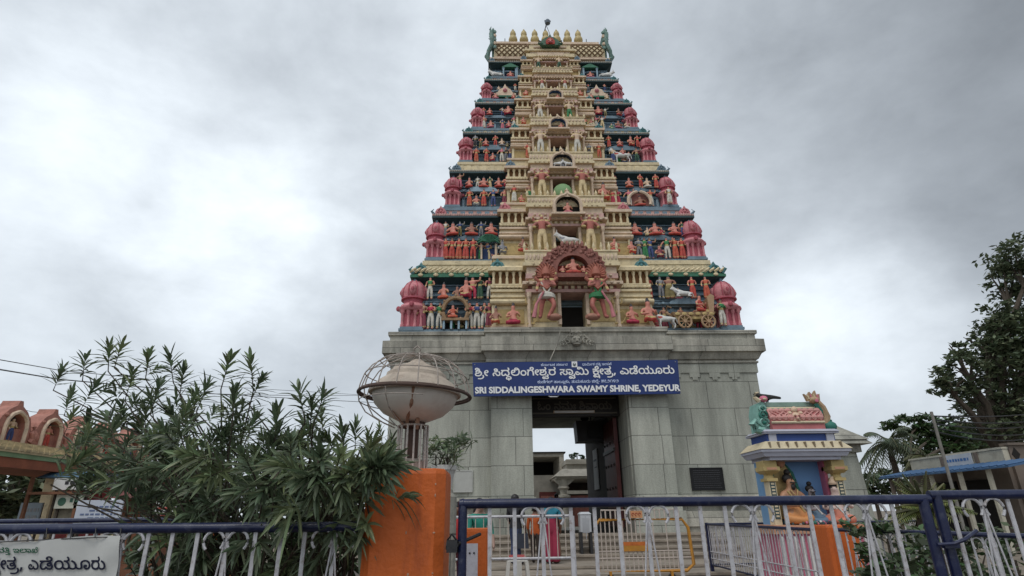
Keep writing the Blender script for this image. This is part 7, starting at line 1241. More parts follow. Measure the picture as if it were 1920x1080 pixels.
# seated statues of the shrine: things standing in it
def seated(name, label, x, y, z, h, skin, clo, hair, beard, crown=None, halo=None, rz=0):
    o = thing(name, label, 'statue', (scx+x, SY+y, z), rz)
    N, E = fig_nodes('seat'); N = [list(n) for n in N[:5]+N[7:]]; 
    E = [(0, 1), (1, 2), (2, 3), (3, 4)]
    N = [tuple(n) for n in N]
    for s in range(2):
        b = 5+5*s; E += [(0, b), (b, b+1), (2, b+2), (b+2, b+3), (b+3, b+4)]
    N[4] = (0, -.02, .76, .105)
    b = len(N); N += [(0, -.115, .75, .022)]; E += [(4, b)]
    me = skinned('seated_body', N, E, 2); me = paint(me, [skin, clo], lambda c: 1 if c.z < .20 or (abs(c.x) < .13 and c.z < .30) else 0)
    link('body', me, o, (0, 0, 0), (0, 0, 0), h)
    m = MB()
    m.sph((0, .050*h, .805*h), (.104*h, .078*h, .088*h), 12, 0)
    if beard: m.sph((0, -.082*h, .655*h), (.048*h, .03*h, .060*h), 10, 0); m.tube([(-.07*h, -.095*h, .735*h), (0, -.125*h, .720*h), (.07*h, -.095*h, .735*h)], .012*h, 6, 0)
    if crown: m.lathe([(.10*h, .84*h), (.11*h, .88*h), (.07*h, .94*h), (.03*h, 1.02*h)], (0, .01*h, 0), 10, 1)
    else: m.sph((0, .03*h, .92*h), (.06*h, .06*h, .055*h), 10, 0)
    for s in (-1, 1): m.sph((s*.045*h, -.115*h, .775*h), .013*h, 6, 2)
    m.build('hair', [hair, crown or hair, M_DARK], o, smooth=True)
    m = MB(); m.tube([(-.13*h, -.06*h, .58*h), (0, -.12*h, .36*h), (.10*h, -.14*h, .22*h)], .020*h, 6); m.tube([(-.08*h, -.08*h, .60*h), (0, -.135*h, .46*h), (.08*h, -.08*h, .60*h)], .013*h, 6); m.build('sash', M_WHITE if not halo else M_OCHRE, o)
    if halo:
        m = MB(); m.extr([(-.26*h, .1*h), (-.30*h, .5*h), (-.22*h, .9*h), (-.10*h, 1.06*h), (0, 1.18*h), (.10*h, 1.06*h), (.22*h, .9*h), (.32*h, .5*h), (.40*h, .1*h)], .16*h, .20*h, 0); m.tube([(-.27*h, .155*h, .1*h), (-.31*h, .155*h, .5*h), (-.22*h, .155*h, .92*h), (0, .155*h, 1.2*h), (.22*h, .155*h, .92*h), (.33*h, .155*h, .5*h), (.41*h, .155*h, .1*h)], .03*h, 6, 1); m.sph((0, .14*h, 1.12*h), (.10*h, .04*h, .11*h), 8, 2); m.build('halo', [M_OCHRE, M_MAKD, M_SO], o)
    return o
M_BLK = mat('statue_black_hair', (.02, .016, .015), .6)
u = lambda px: at(px, 930, SY+.1).x-scx
seated('sage_statue', 'bearded saffron robed sage statue with a leafy halo at the shrine left', u(1480), .0, .92, .98, mat('sage_skin', (.42, .22, .13), .6, .2, 6, .05), mat('saffron_robe', (.60, .26, .09), .6), M_BLK, True, None, True, .25)
seated('ascetic_statue', 'grey skinned bearded ascetic statue seated in the shrine middle', u(1522), .10, .92, .76, mat('ash_skin', (.30, .26, .27), .6), mat('ascetic_blue_cloth', (.12, .19, .27), .6), M_BLK, True, None, None, 0)
seated('devotee_statue', 'pale faced statue with a crown in an orange garment at the shrine right', u(1560), -.02, .92, .80, mat('pale_statue_skin', (.66, .50, .44), .6), mat('coral_garment', (.58, .20, .13), .6), M_BLK, False, M_SKIN4, None, -.5)
fl = tag(link('flower_offerings', None), 'row of small flowers and offerings along the shrine ledge', 'offerings'); m = MB(); r = random.Random(8)
for k in range(46): m.sph((scx+r.uniform(-W2+.1, W2-.1), SY-.18+r.uniform(-.08, .12), .935+r.uniform(0, .03)), r.uniform(.018, .04), 5, r.choice((0, 1, 2, 3)))
bpy.data.objects.remove(fl); tag(m.build('flower_offerings', [M_MAKD, M_SP, M_WHITE, M_DGREEN]), 'row of small flowers and offerings along the shrine ledge', 'offerings', kind='stuff')
# crow on the shrine roof
cr = thing('crow', 'black crow perched at the left end of the shrine roof', 'bird', (scx-rw+.16, SY+.16, zr_+rz+.068))
me = skinned('body', [(0, 0, .12, .055), (-.10, 0, .13, .05), (-.17, 0, .17, .038), (-.235, 0, .165, .012), (.12, 0, .12, .035), (.26, 0, .10, .022), (.0, .03, .05, .012), (-.01, .03, .0, .01), (.0, -.03, .05, .012), (-.01, -.03, .0, .01)], [(0, 1), (1, 2), (2, 3), (0, 4), (4, 5), (0, 6), (6, 7), (0, 8), (8, 9)], 2); link('body', paint(me, [M_BLK], lambda c: 0), cr, sc=1.1)
# stone turret behind the shrine
p = at(1590, 830, 15.5); z0 = p.z; tt = thing('stone_turret', 'grey stone pier with a pyramid cap behind the small shrine', 'pier', (at(1572, 830, 15.5).x, 15.9, 0))
m = MB(); m.frus((-.75, .60, -.4, .8), (-.62, .42, -.4, .7), 0, z0-.25); m.build('shaft', M_STONE, tt); m = MB(); m.box(-.70, .52, -.5, .8, z0-.25, z0-.05); m.frus((-.9, .74, -.7, 1.0), (-.80, .64, -.6, .9), z0-.05, z0+.06); m.frus((-.86, .70, -.66, .96), (-.2, .0, .0, .2), z0+.06, z0+.62); m.build('cap', M_STONE2, tt)
# ================================================================== PLANTS
M_BARK = mat('bark', (.075, .058, .042), .9, .3, 8, .4)
def leaf(m, p, d, nrm_, L, w, bend=.25, seg=4, k=0):
    """one lance shaped leaf from p along d"""
    d = Vector(d).normalized(); n = Vector(nrm_); n = (n-d*n.dot(d)).normalized(); s = d.cross(n); vs = []
    for i in range(seg+1):
        t = i/seg; wd = w*.5*(math.sin(math.pi*min(1, .12+.86*t))**.8); c = Vector(p)+d*(L*t)-Vector((0, 0, 1))*(bend*L*t*t); 
        vs += [c+s*wd+n*wd*.35, c, c-s*wd+n*wd*.35] if i < seg else [c]
    fs = []
    for i in range(seg):
        a = i*3
        if i < seg-1: fs += [(a, a+3, a+4, a+1), (a+1, a+4, a+5, a+2)]
        else: fs += [(a, a+3, a+1), (a+1, a+3, a+2)]
    m.add(vs, fs, k)
def whorl(m, p, axis, n, L, w, r, spread=1.0, length=.16, k=0, droop=.2):
    """leafy shoot tip: leaves spiral round the last stretch of a twig, upright at its end"""
    axis = Vector(axis).normalized(); ref = Vector((0, 0, 1)) if abs(axis.z) < .95 else Vector((1, 0, 0)); u = axis.cross(ref).normalized(); v = axis.cross(u)
    for i in range(n):
        t = i/n; a = i*2.4+r.uniform(-.3, .3); out = u*math.cos(a)+v*math.sin(a)
        tilt = spread*(1.35-1.05*t)+r.uniform(-.15, .15)
        d = axis*math.cos(tilt)+out*math.sin(tilt)
        leaf(m, Vector(p)-axis*length*(1-t)+out*.004, d, axis, L*r.uniform(.55, 1.25)*(1-.35*t), w*r.uniform(.8, 1.15), droop*r.uniform(-.1, 1.9), 4, k)
M_OLE = leaf_mat('oleander_leaf', (.122, .162, .092), .5, .4, .25); M_OLE2 = leaf_mat('oleander_leaf_pale', (.17, .215, .105), .4, .42, .2)
def shrub(name, label, cat, base, tips, L, w, seed, nl=(16, 24), flowers=0, stem_r=.012):
    o = thing(name, label, cat, (0, 0, 0)); r = random.Random(seed); f = MB(); s = MB(); fw = MB()
    for tx in tips:
        tip, sc = Vector(tx[0]), tx[1]
        b = Vector(r.choice(base)); b += Vector((r.uniform(-.08, .08), r.uniform(-.08, .08), 0))
        mid = b.lerp(tip, .55)+Vector((0, 0, .14*(tip-b).length*r.uniform(.2, 1.0)))
        if len(tx) > 2: axis = Vector(tx[2])
        else: axis = (tip-mid).normalized()+Vector((r.uniform(-.25, .25), r.uniform(-.25, .25), r.uniform(.0, .5)))
        axis.normalize(); pre = tip-axis*.22*sc
        s.tube([b, b.lerp(mid, .5)+Vector((0, 0, .05)), mid, pre, tip], [stem_r, stem_r*.85, stem_r*.6, stem_r*.4, stem_r*.2], 5)
        n = r.randint(*nl); whorl(f, tip, axis, n, L*sc*r.uniform(.85, 1.1), w*sc, r, r.uniform(.85, 1.15), .17*sc, 0 if r.random() < .72 else 1)
        for q in range(r.randint(1, 2)):               # side shoots lower on the twig
            p2 = mid.lerp(tip, r.uniform(.2, .75)); ax = axis+Vector((r.uniform(-1, 1), r.uniform(-1, .6), r.uniform(-.2, .5))); whorl(f, p2+ax.normalized()*.12*sc, ax, n//2, L*sc*.95, w*sc, r, 1.0, .10*sc, 0 if r.random() < .75 else 1, .35)
        if flowers and r.random() < flowers:
            for q in range(9): leaf(fw, tip+Vector((r.uniform(-.03, .03), r.uniform(-.04, .0), r.uniform(-.02, .03))), (r.uniform(-1, 1), r.uniform(-1, .2), r.uniform(-.3, 1)), (0, 0, 1), .035, .02, .1, 2)
    f.build('foliage', [M_OLE, M_OLE2], o); s.build('branches', M_BARK, o)
    if fw.v: fw.build('flowers', mat('oleander_flower', (.35, .025, .03), .6), o)
    return o
def P(px, py, Y): return at(px, py, Y)
rg = random.Random(21)
tips = []
# skyline shoots, measured along the bush outline in the photograph
for px, py, Y, sc in ((205, 650, 4.8, 1), (228, 644, 4.7, .95), (160, 668, 4.9, 1), (118, 690, 5.0, .9), (280, 662, 4.8, 1), (318, 668, 4.7, 1.05), (345, 690, 4.6, 1), (432, 668, 4.3, 1.15), (470, 672, 4.2, 1.1), (492, 705, 4.2, 1),
    (390, 720, 4.4, 1), (560, 728, 4.0, 1.1), (585, 748, 4.1, 1.1), (608, 738, 4.0, 1), (640, 800, 3.9, 1), (602, 770, 4.4, .9), (668, 795, 4.6, .9), (690, 812, 4.4, .8), (712, 800, 5.0, .7), (735, 820, 4.6, .8), (250, 700, 4.6, 1), (180, 720, 4.7, 1),
    (140, 770, 4.7, .9), (135, 735, 4.9, .9), (165, 800, 4.5, .9), (300, 720, 4.4, 1.05), (360, 750, 4.2, 1), (440, 730, 4.0, 1.1), (520, 770, 3.95, 1.1), (480, 780, 4.0, 1)):
    tips.append((P(px, py, Y), sc, (rg.uniform(-.3, .3), rg.uniform(-.2, .1), 1)))
for k in range(84):                                    # body of the bush
    px = rg.uniform(150, 700); lo = 965; hi = 740+max(0, (px-420))*.35+max(0, 260-px)*.35
    py = rg.uniform(hi, lo-max(0, 330-px)*.35); Y = rg.uniform(3.85, 5.1)
    tips.append((P(px, py, Y), rg.uniform(.85, 1.15), (rg.uniform(-.7, .7), rg.uniform(-.6, .25), rg.uniform(.25, 1.2))))
for px, py, Y, ax in ((738, 858, 3.3, (.8, -.4, .3)), (752, 872, 3.32, (.9, -.3, .05)), (722, 884, 3.3, (.6, -.5, -.2)), (715, 850, 3.35, (.5, -.5, .6)), (735, 838, 3.5, (.6, -.2, .8)), (700, 868, 3.35, (.5, -.5, .35)), (660, 880, 3.4, (.4, -.5, .2)), (600, 850, 3.4, (.1, -.8, .4)), (560, 900, 3.35, (-.3, -.6, -.1)), (640, 930, 3.4, (.2, -.5, -.7)), (690, 900, 3.35, (.3, -.4, -.6)), (520, 870, 3.45, (-.6, -.5, .2)), (430, 930, 3.45, (-.6, -.4, -.3)), (480, 940, 3.4, (-.2, -.5, -.6)),
    (590, 930, 3.4, (.1, -.3, -.8)), (640, 850, 3.5, (.3, -.6, .5)), (340, 850, 3.6, (-.5, -.6, .1)), (270, 880, 3.7, (-.7, -.4, -.1)), (210, 860, 3.9, (-.9, -.3, .1)), (230, 910, 3.7, (-.5, -.3, -.7)), (380, 900, 3.6, (-.2, -.7, -.3)), (300, 800, 3.9, (-.3, -.6, .5)), (455, 850, 3.6, (-.1, -.7, .5)), (545, 820, 3.6, (.1, -.6, .7)), (700, 830, 3.9, (.4, -.4, .6))):
    tips.append((P(px, py, Y), rg.uniform(.9, 1.15), ax))
for k in range(34):                                    # dark skirt behind the railing
    px = rg.uniform(300, 668); py = rg.uniform(950, 1085); tips.append((P(px, py, rg.uniform(3.9, 5.0)), rg.uniform(.8, 1.1), (rg.uniform(-.7, .7), rg.uniform(-.7, .1), rg.uniform(-.6, .6))))
shrub('oleander_bush', 'tall dark green oleander bush spilling over the left railing and the orange pillar', 'bush', [(-1.25, 4.6, 0), (-1.6, 4.7, 0), (-1.0, 4.4, 0), (-2.1, 4.8, 0)], tips, .172, .0235, 6, (22, 32), 0)
tp2 = []
for k in range(13):
    a = rg.uniform(0, 360); tp2.append((P(rg.uniform(812, 868), rg.uniform(806, 862), rg.uniform(5.1, 5.5)), .75, (rg.uniform(-.9, .9), rg.uniform(-.6, .5), rg.uniform(-.1, 1))))
bpt = P(832, 885, 5.3); pt = thing('flower_pot', 'white plant pot behind the orange pillar holding a small oleander', 'plant pot', (bpt.x, 5.3, 0))
m = MB(); m.lathe([(.07, 1.36), (.10, 1.52), (.112, 1.52), (.112, 1.56), (.095, 1.56), (.09, 1.50)], n=16); m.build('pot', M_WHITE, pt); m = MB(); m.lathe([(.12, 0), (.12, 1.30), (.09, 1.33), (.08, 1.36)], n=12); m.build('pedestal', M_STONE2, pt)
shrub('oleander_plant', 'small dark oleander plant in the white pot right of the lamp stem', 'plant', [(bpt.x, 5.3, 1.5)], tp2, .15, .024, 9, (10, 15), 0, .006)
# leafy weeds and an orange sign base behind the left railing
tp3 = [(P(rg.uniform(232, 420), rg.uniform(985, 1085), rg.uniform(4.2, 5.2)), rg.uniform(.5, .9), (rg.uniform(-.6, .6), -.4, rg.uniform(.1, 1))) for k in range(20)]
shrub('leafy_weed', 'low light green weeds behind the left railing', 'weeds', [(-2.0, 4.7, 0), (-1.9, 4.4, 0)], tp3, .12, .05, 12, (8, 14))
a, d = at(378, 1000, 5.4), at(415, 1080, 5.4); pillar('garden_pillar', 'weathered orange pillar half hidden by leaves behind the left railing', a.x, d.x+.06, 5.4, 5.7, a.z, .02, False)

def blob_crown(r, lobes, n, size):
    """leaf cards spread through overlapping lobes (centre, radii); denser toward the lobe surface"""
    m = MB(); tot = sum(l[1][0]*l[1][2] for l in lobes)
    for c, rad in lobes:
        k = int(n*rad[0]*rad[2]/tot); sub = [Vector((r.gauss(0, 1), r.gauss(0, 1), r.gauss(0, 1))).normalized()*r.uniform(.55, 1.0) for _ in range(max(6, k//26))]
        for i in range(k):
            q = r.choice(sub)+Vector((r.gauss(0, .13), r.gauss(0, .13), r.gauss(0, .10))); p = Vector(c)+Vector((q.x*rad[0], q.y*rad[1], q.z*rad[2]))
            s = size*r.uniform(.6, 1.3); nn = Vector((r.gauss(0, .6), r.gauss(0, .6), 1)).normalized(); u = nn.orthogonal().normalized(); a = r.uniform(0, 6.28); u = (u*math.cos(a)+nn.cross(u)*math.sin(a)); v = nn.cross(u)
            m.add([p-u*s*.9, p-v*s*.42+u*s*.1, p+u*s, p+v*s*.42+u*.1*s], [(0, 1, 2, 3)], 0 if r.random() < .7 else 1)
    return m
M_LA = leaf_mat('tree_leaf_dark', (.085, .110, .060), .5, .6, .3); M_LB = leaf_mat('tree_leaf_mid', (.135, .160, .088), .4, .6, .2); M_LG = leaf_mat('tree_leaf_green', (.055, .105, .035), .4, .55, .2); M_LO = leaf_mat('tree_leaf_olive', (.10, .105, .045), .4, .6, .2)
def tree(label, base, lobes, n, size, seed, mats=None, tr=.3, name='tree', cat='tree', group=None):
    o = thing(name, label, cat, base, group=group); r = random.Random(seed); b = Vector(base)
    lobes = [((Vector(c)-b), rad) for c, rad in lobes]
    top = max(c.z for c, _ in lobes); m = MB(); hub = Vector((0, 0, min(c.z-rad[2]*.3 for c, rad in lobes)*.8))
    m.tube([(0, 0, 0), (.05, .03, hub.z*.5), hub], [tr*1.25, tr, tr*.8], 9); 
    for c, rad in lobes:
        mid = hub.lerp(c, .5)+Vector((r.uniform(-.4, .4), r.uniform(-.4, .4), .2)); m.tube([hub, mid, c], [tr*.55, tr*.35, tr*.10], 6)
        for k in range(5):
            e = c+Vector((r.uniform(-1, 1)*rad[0], r.uniform(-1, 1)*rad[1], r.uniform(-.6, 1)*rad[2]))*.8; m.tube([mid.lerp(c, .6), (mid.lerp(c, .6)+e)/2+Vector((0, 0, .15)), e], [tr*.2, tr*.12, tr*.04], 5)
    m.build('trunk', M_BARK, o, smooth=True); blob_crown(r, lobes, n, size).build('crown', mats or [M_LA, M_LB], o); return o
def lobe(px, py, Y, rx, rz, ry=None): p = at(px, py, Y); return ((p.x, p.y, p.z), (rx, ry or rx, rz))
Yt = 24
base = at(1900, 930, Yt); 
tree('huge dark tree towering over the roof at the right edge', (base.x, Yt, 0), [lobe(1900, 520, Yt+1, 1.25, 1.2), lobe(1945, 470, Yt, 1.9, 1.0), lobe(1880, 600, Yt, .9, .8), lobe(1960, 580, Yt+1, 2.0, 1.3), lobe(1905, 690, Yt, 1.7, 1.2), lobe(1800, 690, Yt-.6, 1.0, .75), lobe(1770, 722, Yt-.8, .8, .42), lobe(1850, 650, Yt, .9, .6), lobe(1830, 740, Yt, 1.2, .75), lobe(1940, 760, Yt, 2.0, 1.2), lobe(1880, 800, Yt, 1.5, .7), lobe(1788, 655, Yt, .45, .35), lobe(1880, 640, Yt+.5, 1.3, 1.2), lobe(1930, 650, Yt+.3, 1.6, 1.5), lobe(1860, 780, Yt+1, 1.6, .8), lobe(2040, 640, Yt, 1.8, 2.2)], 21000, .15, 31, None, .38)
Yp = 34; b = at(1720, 930, Yp); tree('rounded green tree standing behind the coconut palm', (b.x, Yp, 0), [lobe(1712, 800, Yp+4, 1.6, .9), lobe(1755, 815, Yp+4, 1.8, 1.0), lobe(1740, 850, Yp+4, 1.8, 1.1), lobe(1800, 830, Yp+4, 1.8, .8)], 3200, .24, 33, [M_LG, M_LA], .25)
Yp = 40; b = at(1830, 930, Yp); tree('dark low tree behind the flat roofed house', (b.x, Yp, 0), [lobe(1800, 820, Yp, 2.2, 1.0), lobe(1850, 815, Yp, 2.6, 1.1), lobe(1900, 830, Yp, 2.6, 1.2)], 3000, .28, 34, [M_LA, M_LO], .25)
Yp = 44; b = at(1640, 930, Yp); tree('distant bush in the gap between the stone pier and the palm', (b.x, Yp, 0), [lobe(1632, 915, Yp, 1.2, .9), lobe(1665, 905, Yp, 1.6, 1.0), lobe(1610, 925, Yp, 1.0, .8)], 1600, .26, 35, [M_LA, M_LG], .15)
M_LP = leaf_mat('palm_leaf', (.075, .10, .055), .4, .5, .25)
def palm(label, base, h, fl, n, seed, lean=(0, 0), mats=None, droopy=1.0, name='coconut_palm'):
    o = thing(name, label, 'palm', base); r = random.Random(seed); top = Vector((lean[0], lean[1], h)); m = MB()
    if h > .5: m.tube([(0, 0, 0), (lean[0]*.3, lean[1]*.3, h*.5), top], [.20, .15, .12], 9); m.build('trunk', M_BARK, o, smooth=True)
    f = MB()
    for k in range(n):
        a = k*2.4+r.uniform(-.2, .2); el = R_(r.uniform(-35, 75)); d = Vector((math.cos(a)*math.cos(el), math.sin(a)*math.cos(el), math.sin(el))); L = fl*r.uniform(.8, 1.1)
        pts = [top+d*(L*t)-Vector((0, 0, droopy*.75*L*t*t*(1-.4*math.sin(el)))) for t in [i/9 for i in range(10)]]
        f.tube(pts, [.035*(1-i/10)+.006 for i in range(10)], 4, 1)
        for i in range(1, 10):
            for q in (0, .5):
                p = pts[i-1].lerp(pts[i], q); dd = (pts[i]-pts[i-1]).normalized(); s = dd.cross(Vector((0, 0, 1))).normalized(); tt = (i-1+q)/9; ll = fl*.24*math.sin(math.pi*min(1, .15+.8*tt))
                for sd in (-1, 1): leaf(f, p, s*sd*.8+dd*.55-Vector((0, 0, .25)), Vector((0, 0, 1)), ll*r.uniform(.8, 1.1), .055*fl/2, .35, 2, 0)
    f.build('fronds', mats or [M_LO, M_OCHRE], o); return o
c_ = at(1668, 838, 30); palm('coconut palm with drooping fronds beside the flat roofed house', (c_.x, 30, 0), c_.z+.2, 2.2, 30, 41, (0, 0), [M_LP, M_LO], 1.2)
c_ = at(1735, 850, 26); palm('second palm with yellowish fronds behind the utility pole', (c_.x, 26, 0), c_.z-.2, 1.5, 16, 42, (0, 0), [M_LO, M_LO], 1.3)
# spiky palm shrub and plants of the right garden
c_ = at(1735, 955, 7.5); cy = palm('spiky yellow green cycad rising behind the right railing', (c_.x, 7.5, 0), c_.z, .52, 34, 43, (0, 0), [leaf_mat('cycad_leaf', (.15, .18, .05), .35), M_LO], .35, 'cycad')
for q, (px, py, Y, sd, lb) in enumerate(((1660, 1010, 6.6, 51, 'dark broad shrub in front of the spiky cycad'), (1800, 1005, 7.6, 52, 'dark shrub right of the spiky cycad behind the railing'), (1900, 1050, 6.5, 53, 'shrub at the right edge behind the railing'), (1700, 1070, 5.6, 54, 'low shrub at the foot of the right gate post'))):
    b = at(px, py, Y); r = random.Random(sd); o = thing('garden_shrub', lb, 'shrub', (b.x, Y, 0), group='shrubs behind the right railing')
    mm = blob_crown(r, [((0, 0, b.z-.1), (.45, .4, .38)), ((.3, .1, b.z-.3), (.4, .4, .35)), ((-.3, .0, b.z-.35), (.4, .4, .35))], 900, .06); mm.build('foliage', [M_LA, M_LG], o); s_ = MB(); s_.tube([(0, 0, 0), (.02, 0, b.z)], [.03, .01], 6); [s_.tube([(0, 0, .2), (x_, .05, b.z-.2)], [.02, .006], 5) for x_ in (-.3, .3)]; s_.build('branches', M_BARK, o)
# far left trees
for lb, Y, lbs, n, sd, mt in (('dark tree under the left arcade roof at the left edge', 17, ((20, 930, 1.0, .9), (-20, 900, 1.2, 1.0), (50, 915, .8, .7), (10, 970, 1.0, .6)), 2200, 61, None), ('slender tree between the left stalls and the arcade', 19, ((70, 905, .8, .6), (105, 890, .9, .6), (130, 930, .6, .5)), 1100, 62, [M_LG, M_LA]), ('leafy tree far behind the left stalls', 30, ((330, 900, 2.2, 1.6), (420, 890, 2.4, 1.6), (250, 900, 2.0, 1.4), (520, 905, 2.2, 1.4), (620, 915, 2.0, 1.2)), 3200, 63, [M_LA, M_LG])):
    b = at(lbs[0][0], 960, Y); tree(lb, (b.x, Y, 0), [lobe(px, py, Y, rx, rz) for px, py, rx, rz in lbs], n, .17 if Y < 25 else .26, sd, mt, .12)
# ================================================================== LEFT ARCADE
AX = -9.7
def az(px, py): return atx(px, py, AX)
e0, e1 = az(0, 847), az(139, 866)
ez = 2.40
ar = thing('pink_arcade', 'pink arched arcade with tiled eave and statue niches at the far left', 'arcade', (AX, 11, 0))
Ya, Yb_ = -5.5, 7.5
M_TILE = mat('clay_tile_cream', (.52, .42, .25), .8, .3, 3, .3, dirt=((.20, .16, .09), .7)); M_BRN = mat('soffit_brown', (.28, .085, .04), .7, .3, 4, .1); M_SALM = mat('salmon_plaster', (.42, .185, .14), .75, .3, 5, .3, dirt=((.22, .11, .09), .8))
m = MB(); m.box(-.15, .02, Ya, Yb_, ez-.07, ez+.06, 1); m.box(-1.6, .0, Ya, Yb_, ez-.26, ez-.07, 0)
m.build('eave_beam', [M_BRN, mat('eave_pale_green', (.20, .30, .16), .7, .25, 4, .1)], ar)
m = MB(); m.add([(.04, Ya, ez+.06), (.04, Yb_, ez+.06), (-1.05, Yb_, ez+.38), (-1.05, Ya, ez+.38), (.04, Ya, ez+.02), (.04, Yb_, ez+.02), (-1.05, Yb_, ez+.26), (-1.05, Ya, ez+.26)], [(0, 1, 2, 3), (4, 7, 6, 5), (0, 4, 5, 1), (2, 6, 7, 3), (1, 5, 6, 2), (0, 3, 7, 4)])
for k in range(int((Yb_-Ya)/.17)):
    y = Ya+.17*k+.08
    for j in range(4): m.box(.04-.27*j-.26, .05-.27*j, y-.07, y+.07, ez+.065+.080*j, ez+.105+.080*j, 0)
m.build('tiled_roof', M_TILE, ar)
m = MB(); m.box(-1.45, -1.05, Ya, Yb_, ez+.2, ez+.66, 0)
for y in (-5, -2, 1, 4, 7): m.box(-1.4, -1.15, y, y+.28, 0, ez-.26, 1)
m.build('wall', [M_SALM, M_CREAM], ar)
pk = [az(40, 754), az(108, 762), az(152, 790)]
for q, y in enumerate((-3.34, -2.25, -1.16, -.07, 1.02, 2.11, 3.20, 4.29, 5.38, 6.47)):
    m = MB(); w = .50; zt = ez+1.62; N_ = 14
    outp = [(-w*1.25, ez+.5), (-w*1.15, ez+.95), (-w*.95, ez+1.2), (-w*.6, ez+1.42), (-w*.2, ez+1.55), (-.05, zt+.08), (.05, zt+.08), (w*.2, ez+1.55), (w*.6, ez+1.42), (w*.95, ez+1.2), (w*1.15, ez+.95), (w*1.25, ez+.5)]
    inn = [(-w*.62, ez+.5), (-w*.62, ez+.92), (-w*.55, ez+1.10), (-w*.38, ez+1.24), (-w*.15, ez+1.31), (-.03, ez+1.33), (.03, ez+1.33), (w*.15, ez+1.31), (w*.38, ez+1.24), (w*.55, ez+1.10), (w*.62, ez+.92), (w*.62, ez+.5)]
    zs = lambda z: ez+.34+(z-ez-.5)*.76
    outp = [(p*.84, zs(z)) for p, z in outp]; inn = [(p*.84, zs(z)) for p, z in inn]
    n = len(outp); fx = -.98
    m.add([(fx, y+p, z) for p, z in outp]+[(fx+.03, y+p, z) for p, z in inn]+[(fx-.4, y+p, z) for p, z in outp]+[(fx-.28, y+p, z) for p, z in inn], [(i, i+1, n+i+1, n+i) for i in range(n-1)]+[(i+1, i, 2*n+i, 2*n+i+1) for i in range(n-1)]+[(n+i, n+i+1, 3*n+i+1, 3*n+i) for i in range(n-1)]+[tuple(range(2*n, 3*n))], 0)
    m.add([(fx-.27, y+p, z) for p, z in inn], [tuple(range(n))], 1); m.tube([(fx+.03, y+p*1.12, z+.03) for p, z in inn], .045, 6, 2)
    for s in (-1, 1): m.tube([(fx, y+s*w*1.0, ez+.40), (fx+.03, y+s*w*1.2, ez+.60), (fx, y+s*w*1.02, ez+.76)], [.08, .06, .03], 6, 0); m.sph((fx, y+s*w*.76, ez+.52), (.05, .07, .09), 6, 0); m.sph((fx, y+s*w*.6, ez+.9), (.05, .06, .05), 6, 0)
    m.build('arch_niche', [M_SALM, mat('arcade_niche_teal', (.03, .13, .18), .7) if q % 2 else mat('arcade_niche_mauve', (.10, .06, .07), .8), M_CREAMP], ar)
    add_statue(ar, 'stand', fx-.08, y+.02, ez+.34, .58, 'red' if q % 2 == 0 else 'blue', 'pink' if q % 2 == 0 else 'cream', rz=R_(90), sx=1.15)
# ================================================================== LEFT STALLS AND BOARDS
M_PAPER = mat('board_white', (.66, .66, .65), .6, .12, 3, 0); M_GREYP = mat('board_grey', (.30, .31, .32), .6, .15, 3, 0)
def board(label, px0, px1, py0, py1, Y, mt, lines=2, ink=None, legs=True, cat='sign', strip=None, logo=False):
    a, d = at(px0, py0, Y), at(px1, py1, Y); o = thing('notice_board', label, cat, ((a.x+d.x)/2, Y, 0)); w = (d.x-a.x)/2
    m = MB(); m.box(-w, w, 0, .04, d.z, a.z); m.build('panel', mt, o); r = random.Random(px0); m = MB(); h = a.z-d.z
    for k in range(lines):
        z = a.z-h*(.25+.62*k/max(1, lines)); x = -w*.8+(.9*w if logo else r.uniform(0, .5)*w)
        while x < w*.8: l = r.uniform(.04, .12); m.box(x, min(x+l, w*.85), -.006, 0, z-h*.30/lines, z); x += l+.03
    if logo: m.sph((-w*.5, -.003, (a.z+d.z)/2), (h*.32, .006, h*.32), 10)
    if lines or logo: m.build('print', ink or mat('print_black', (.03, .03, .035), .7), o)
    if strip: m = MB(); m.box(-w, w, -.008, 0, d.z, d.z+h*.2); m.box(-w, w, -.008, 0, (a.z+d.z)/2-.02, (a.z+d.z)/2+.02); m.build('red_strip', strip, o)
    if legs: m = MB(); [m.box(s*w*.85-.02, s*w*.85+.02, .05, .09, 0, a.z) for s in (-1, 1)]; m.build('legs', M_BARK, o)
    return o
Y0 = 13.0
board('upper white shop board with black lettering under the blue awning', 103, 160, 897, 918, Y0, M_PAPER, 1)
board('cream board with a round green emblem below the upper white board', 107, 150, 928, 953, Y0, mat('board_cream', (.58, .59, .50), .6), 1, mat('print_green', (.05, .13, .09), .7), True, 'sign', None, True)
board('faded picture poster in a dark red frame at the stall foot', 103, 146, 953, 980, Y0+.1, mat('poster_brown', (.20, .18, .13), .7, .4, 12, 0), 0, None, True, 'poster')
board('wide pale blue notice board with thin print', 147, 222, 938, 982, Y0-.4, mat('board_pale_blue', (.52, .56, .64), .6, .12, 3, 0), 4, mat('print_blue', (.12, .16, .28), .7))
board('dark grey shop fascia right of the white board', 162, 226, 893, 914, Y0+.1, mat('board_charcoal', (.07, .075, .08), .6), 1, M_GREYP)
board('white poster with a red band beside the wooden kiosk', 295, 325, 932, 974, Y0-.2, M_PAPER, 1, None, True, 'poster', mat('poster_red', (.40, .06, .04), .6))
board('pale blue standing poster among the trees at the far left', 40, 68, 943, 985, Y0+1, mat('board_ice_blue', (.30, .37, .42), .6), 2, M_GREYP, True, 'poster')
a, d = at(84, 882, Y0+.3), at(172, 895, Y0+.3); sl_ = thing('market_stall', 'small market stall with a blue awning and wooden shelf', 'stall', ((a.x+d.x)/2, Y0+.3, 0)); w = (d.x-a.x)/2
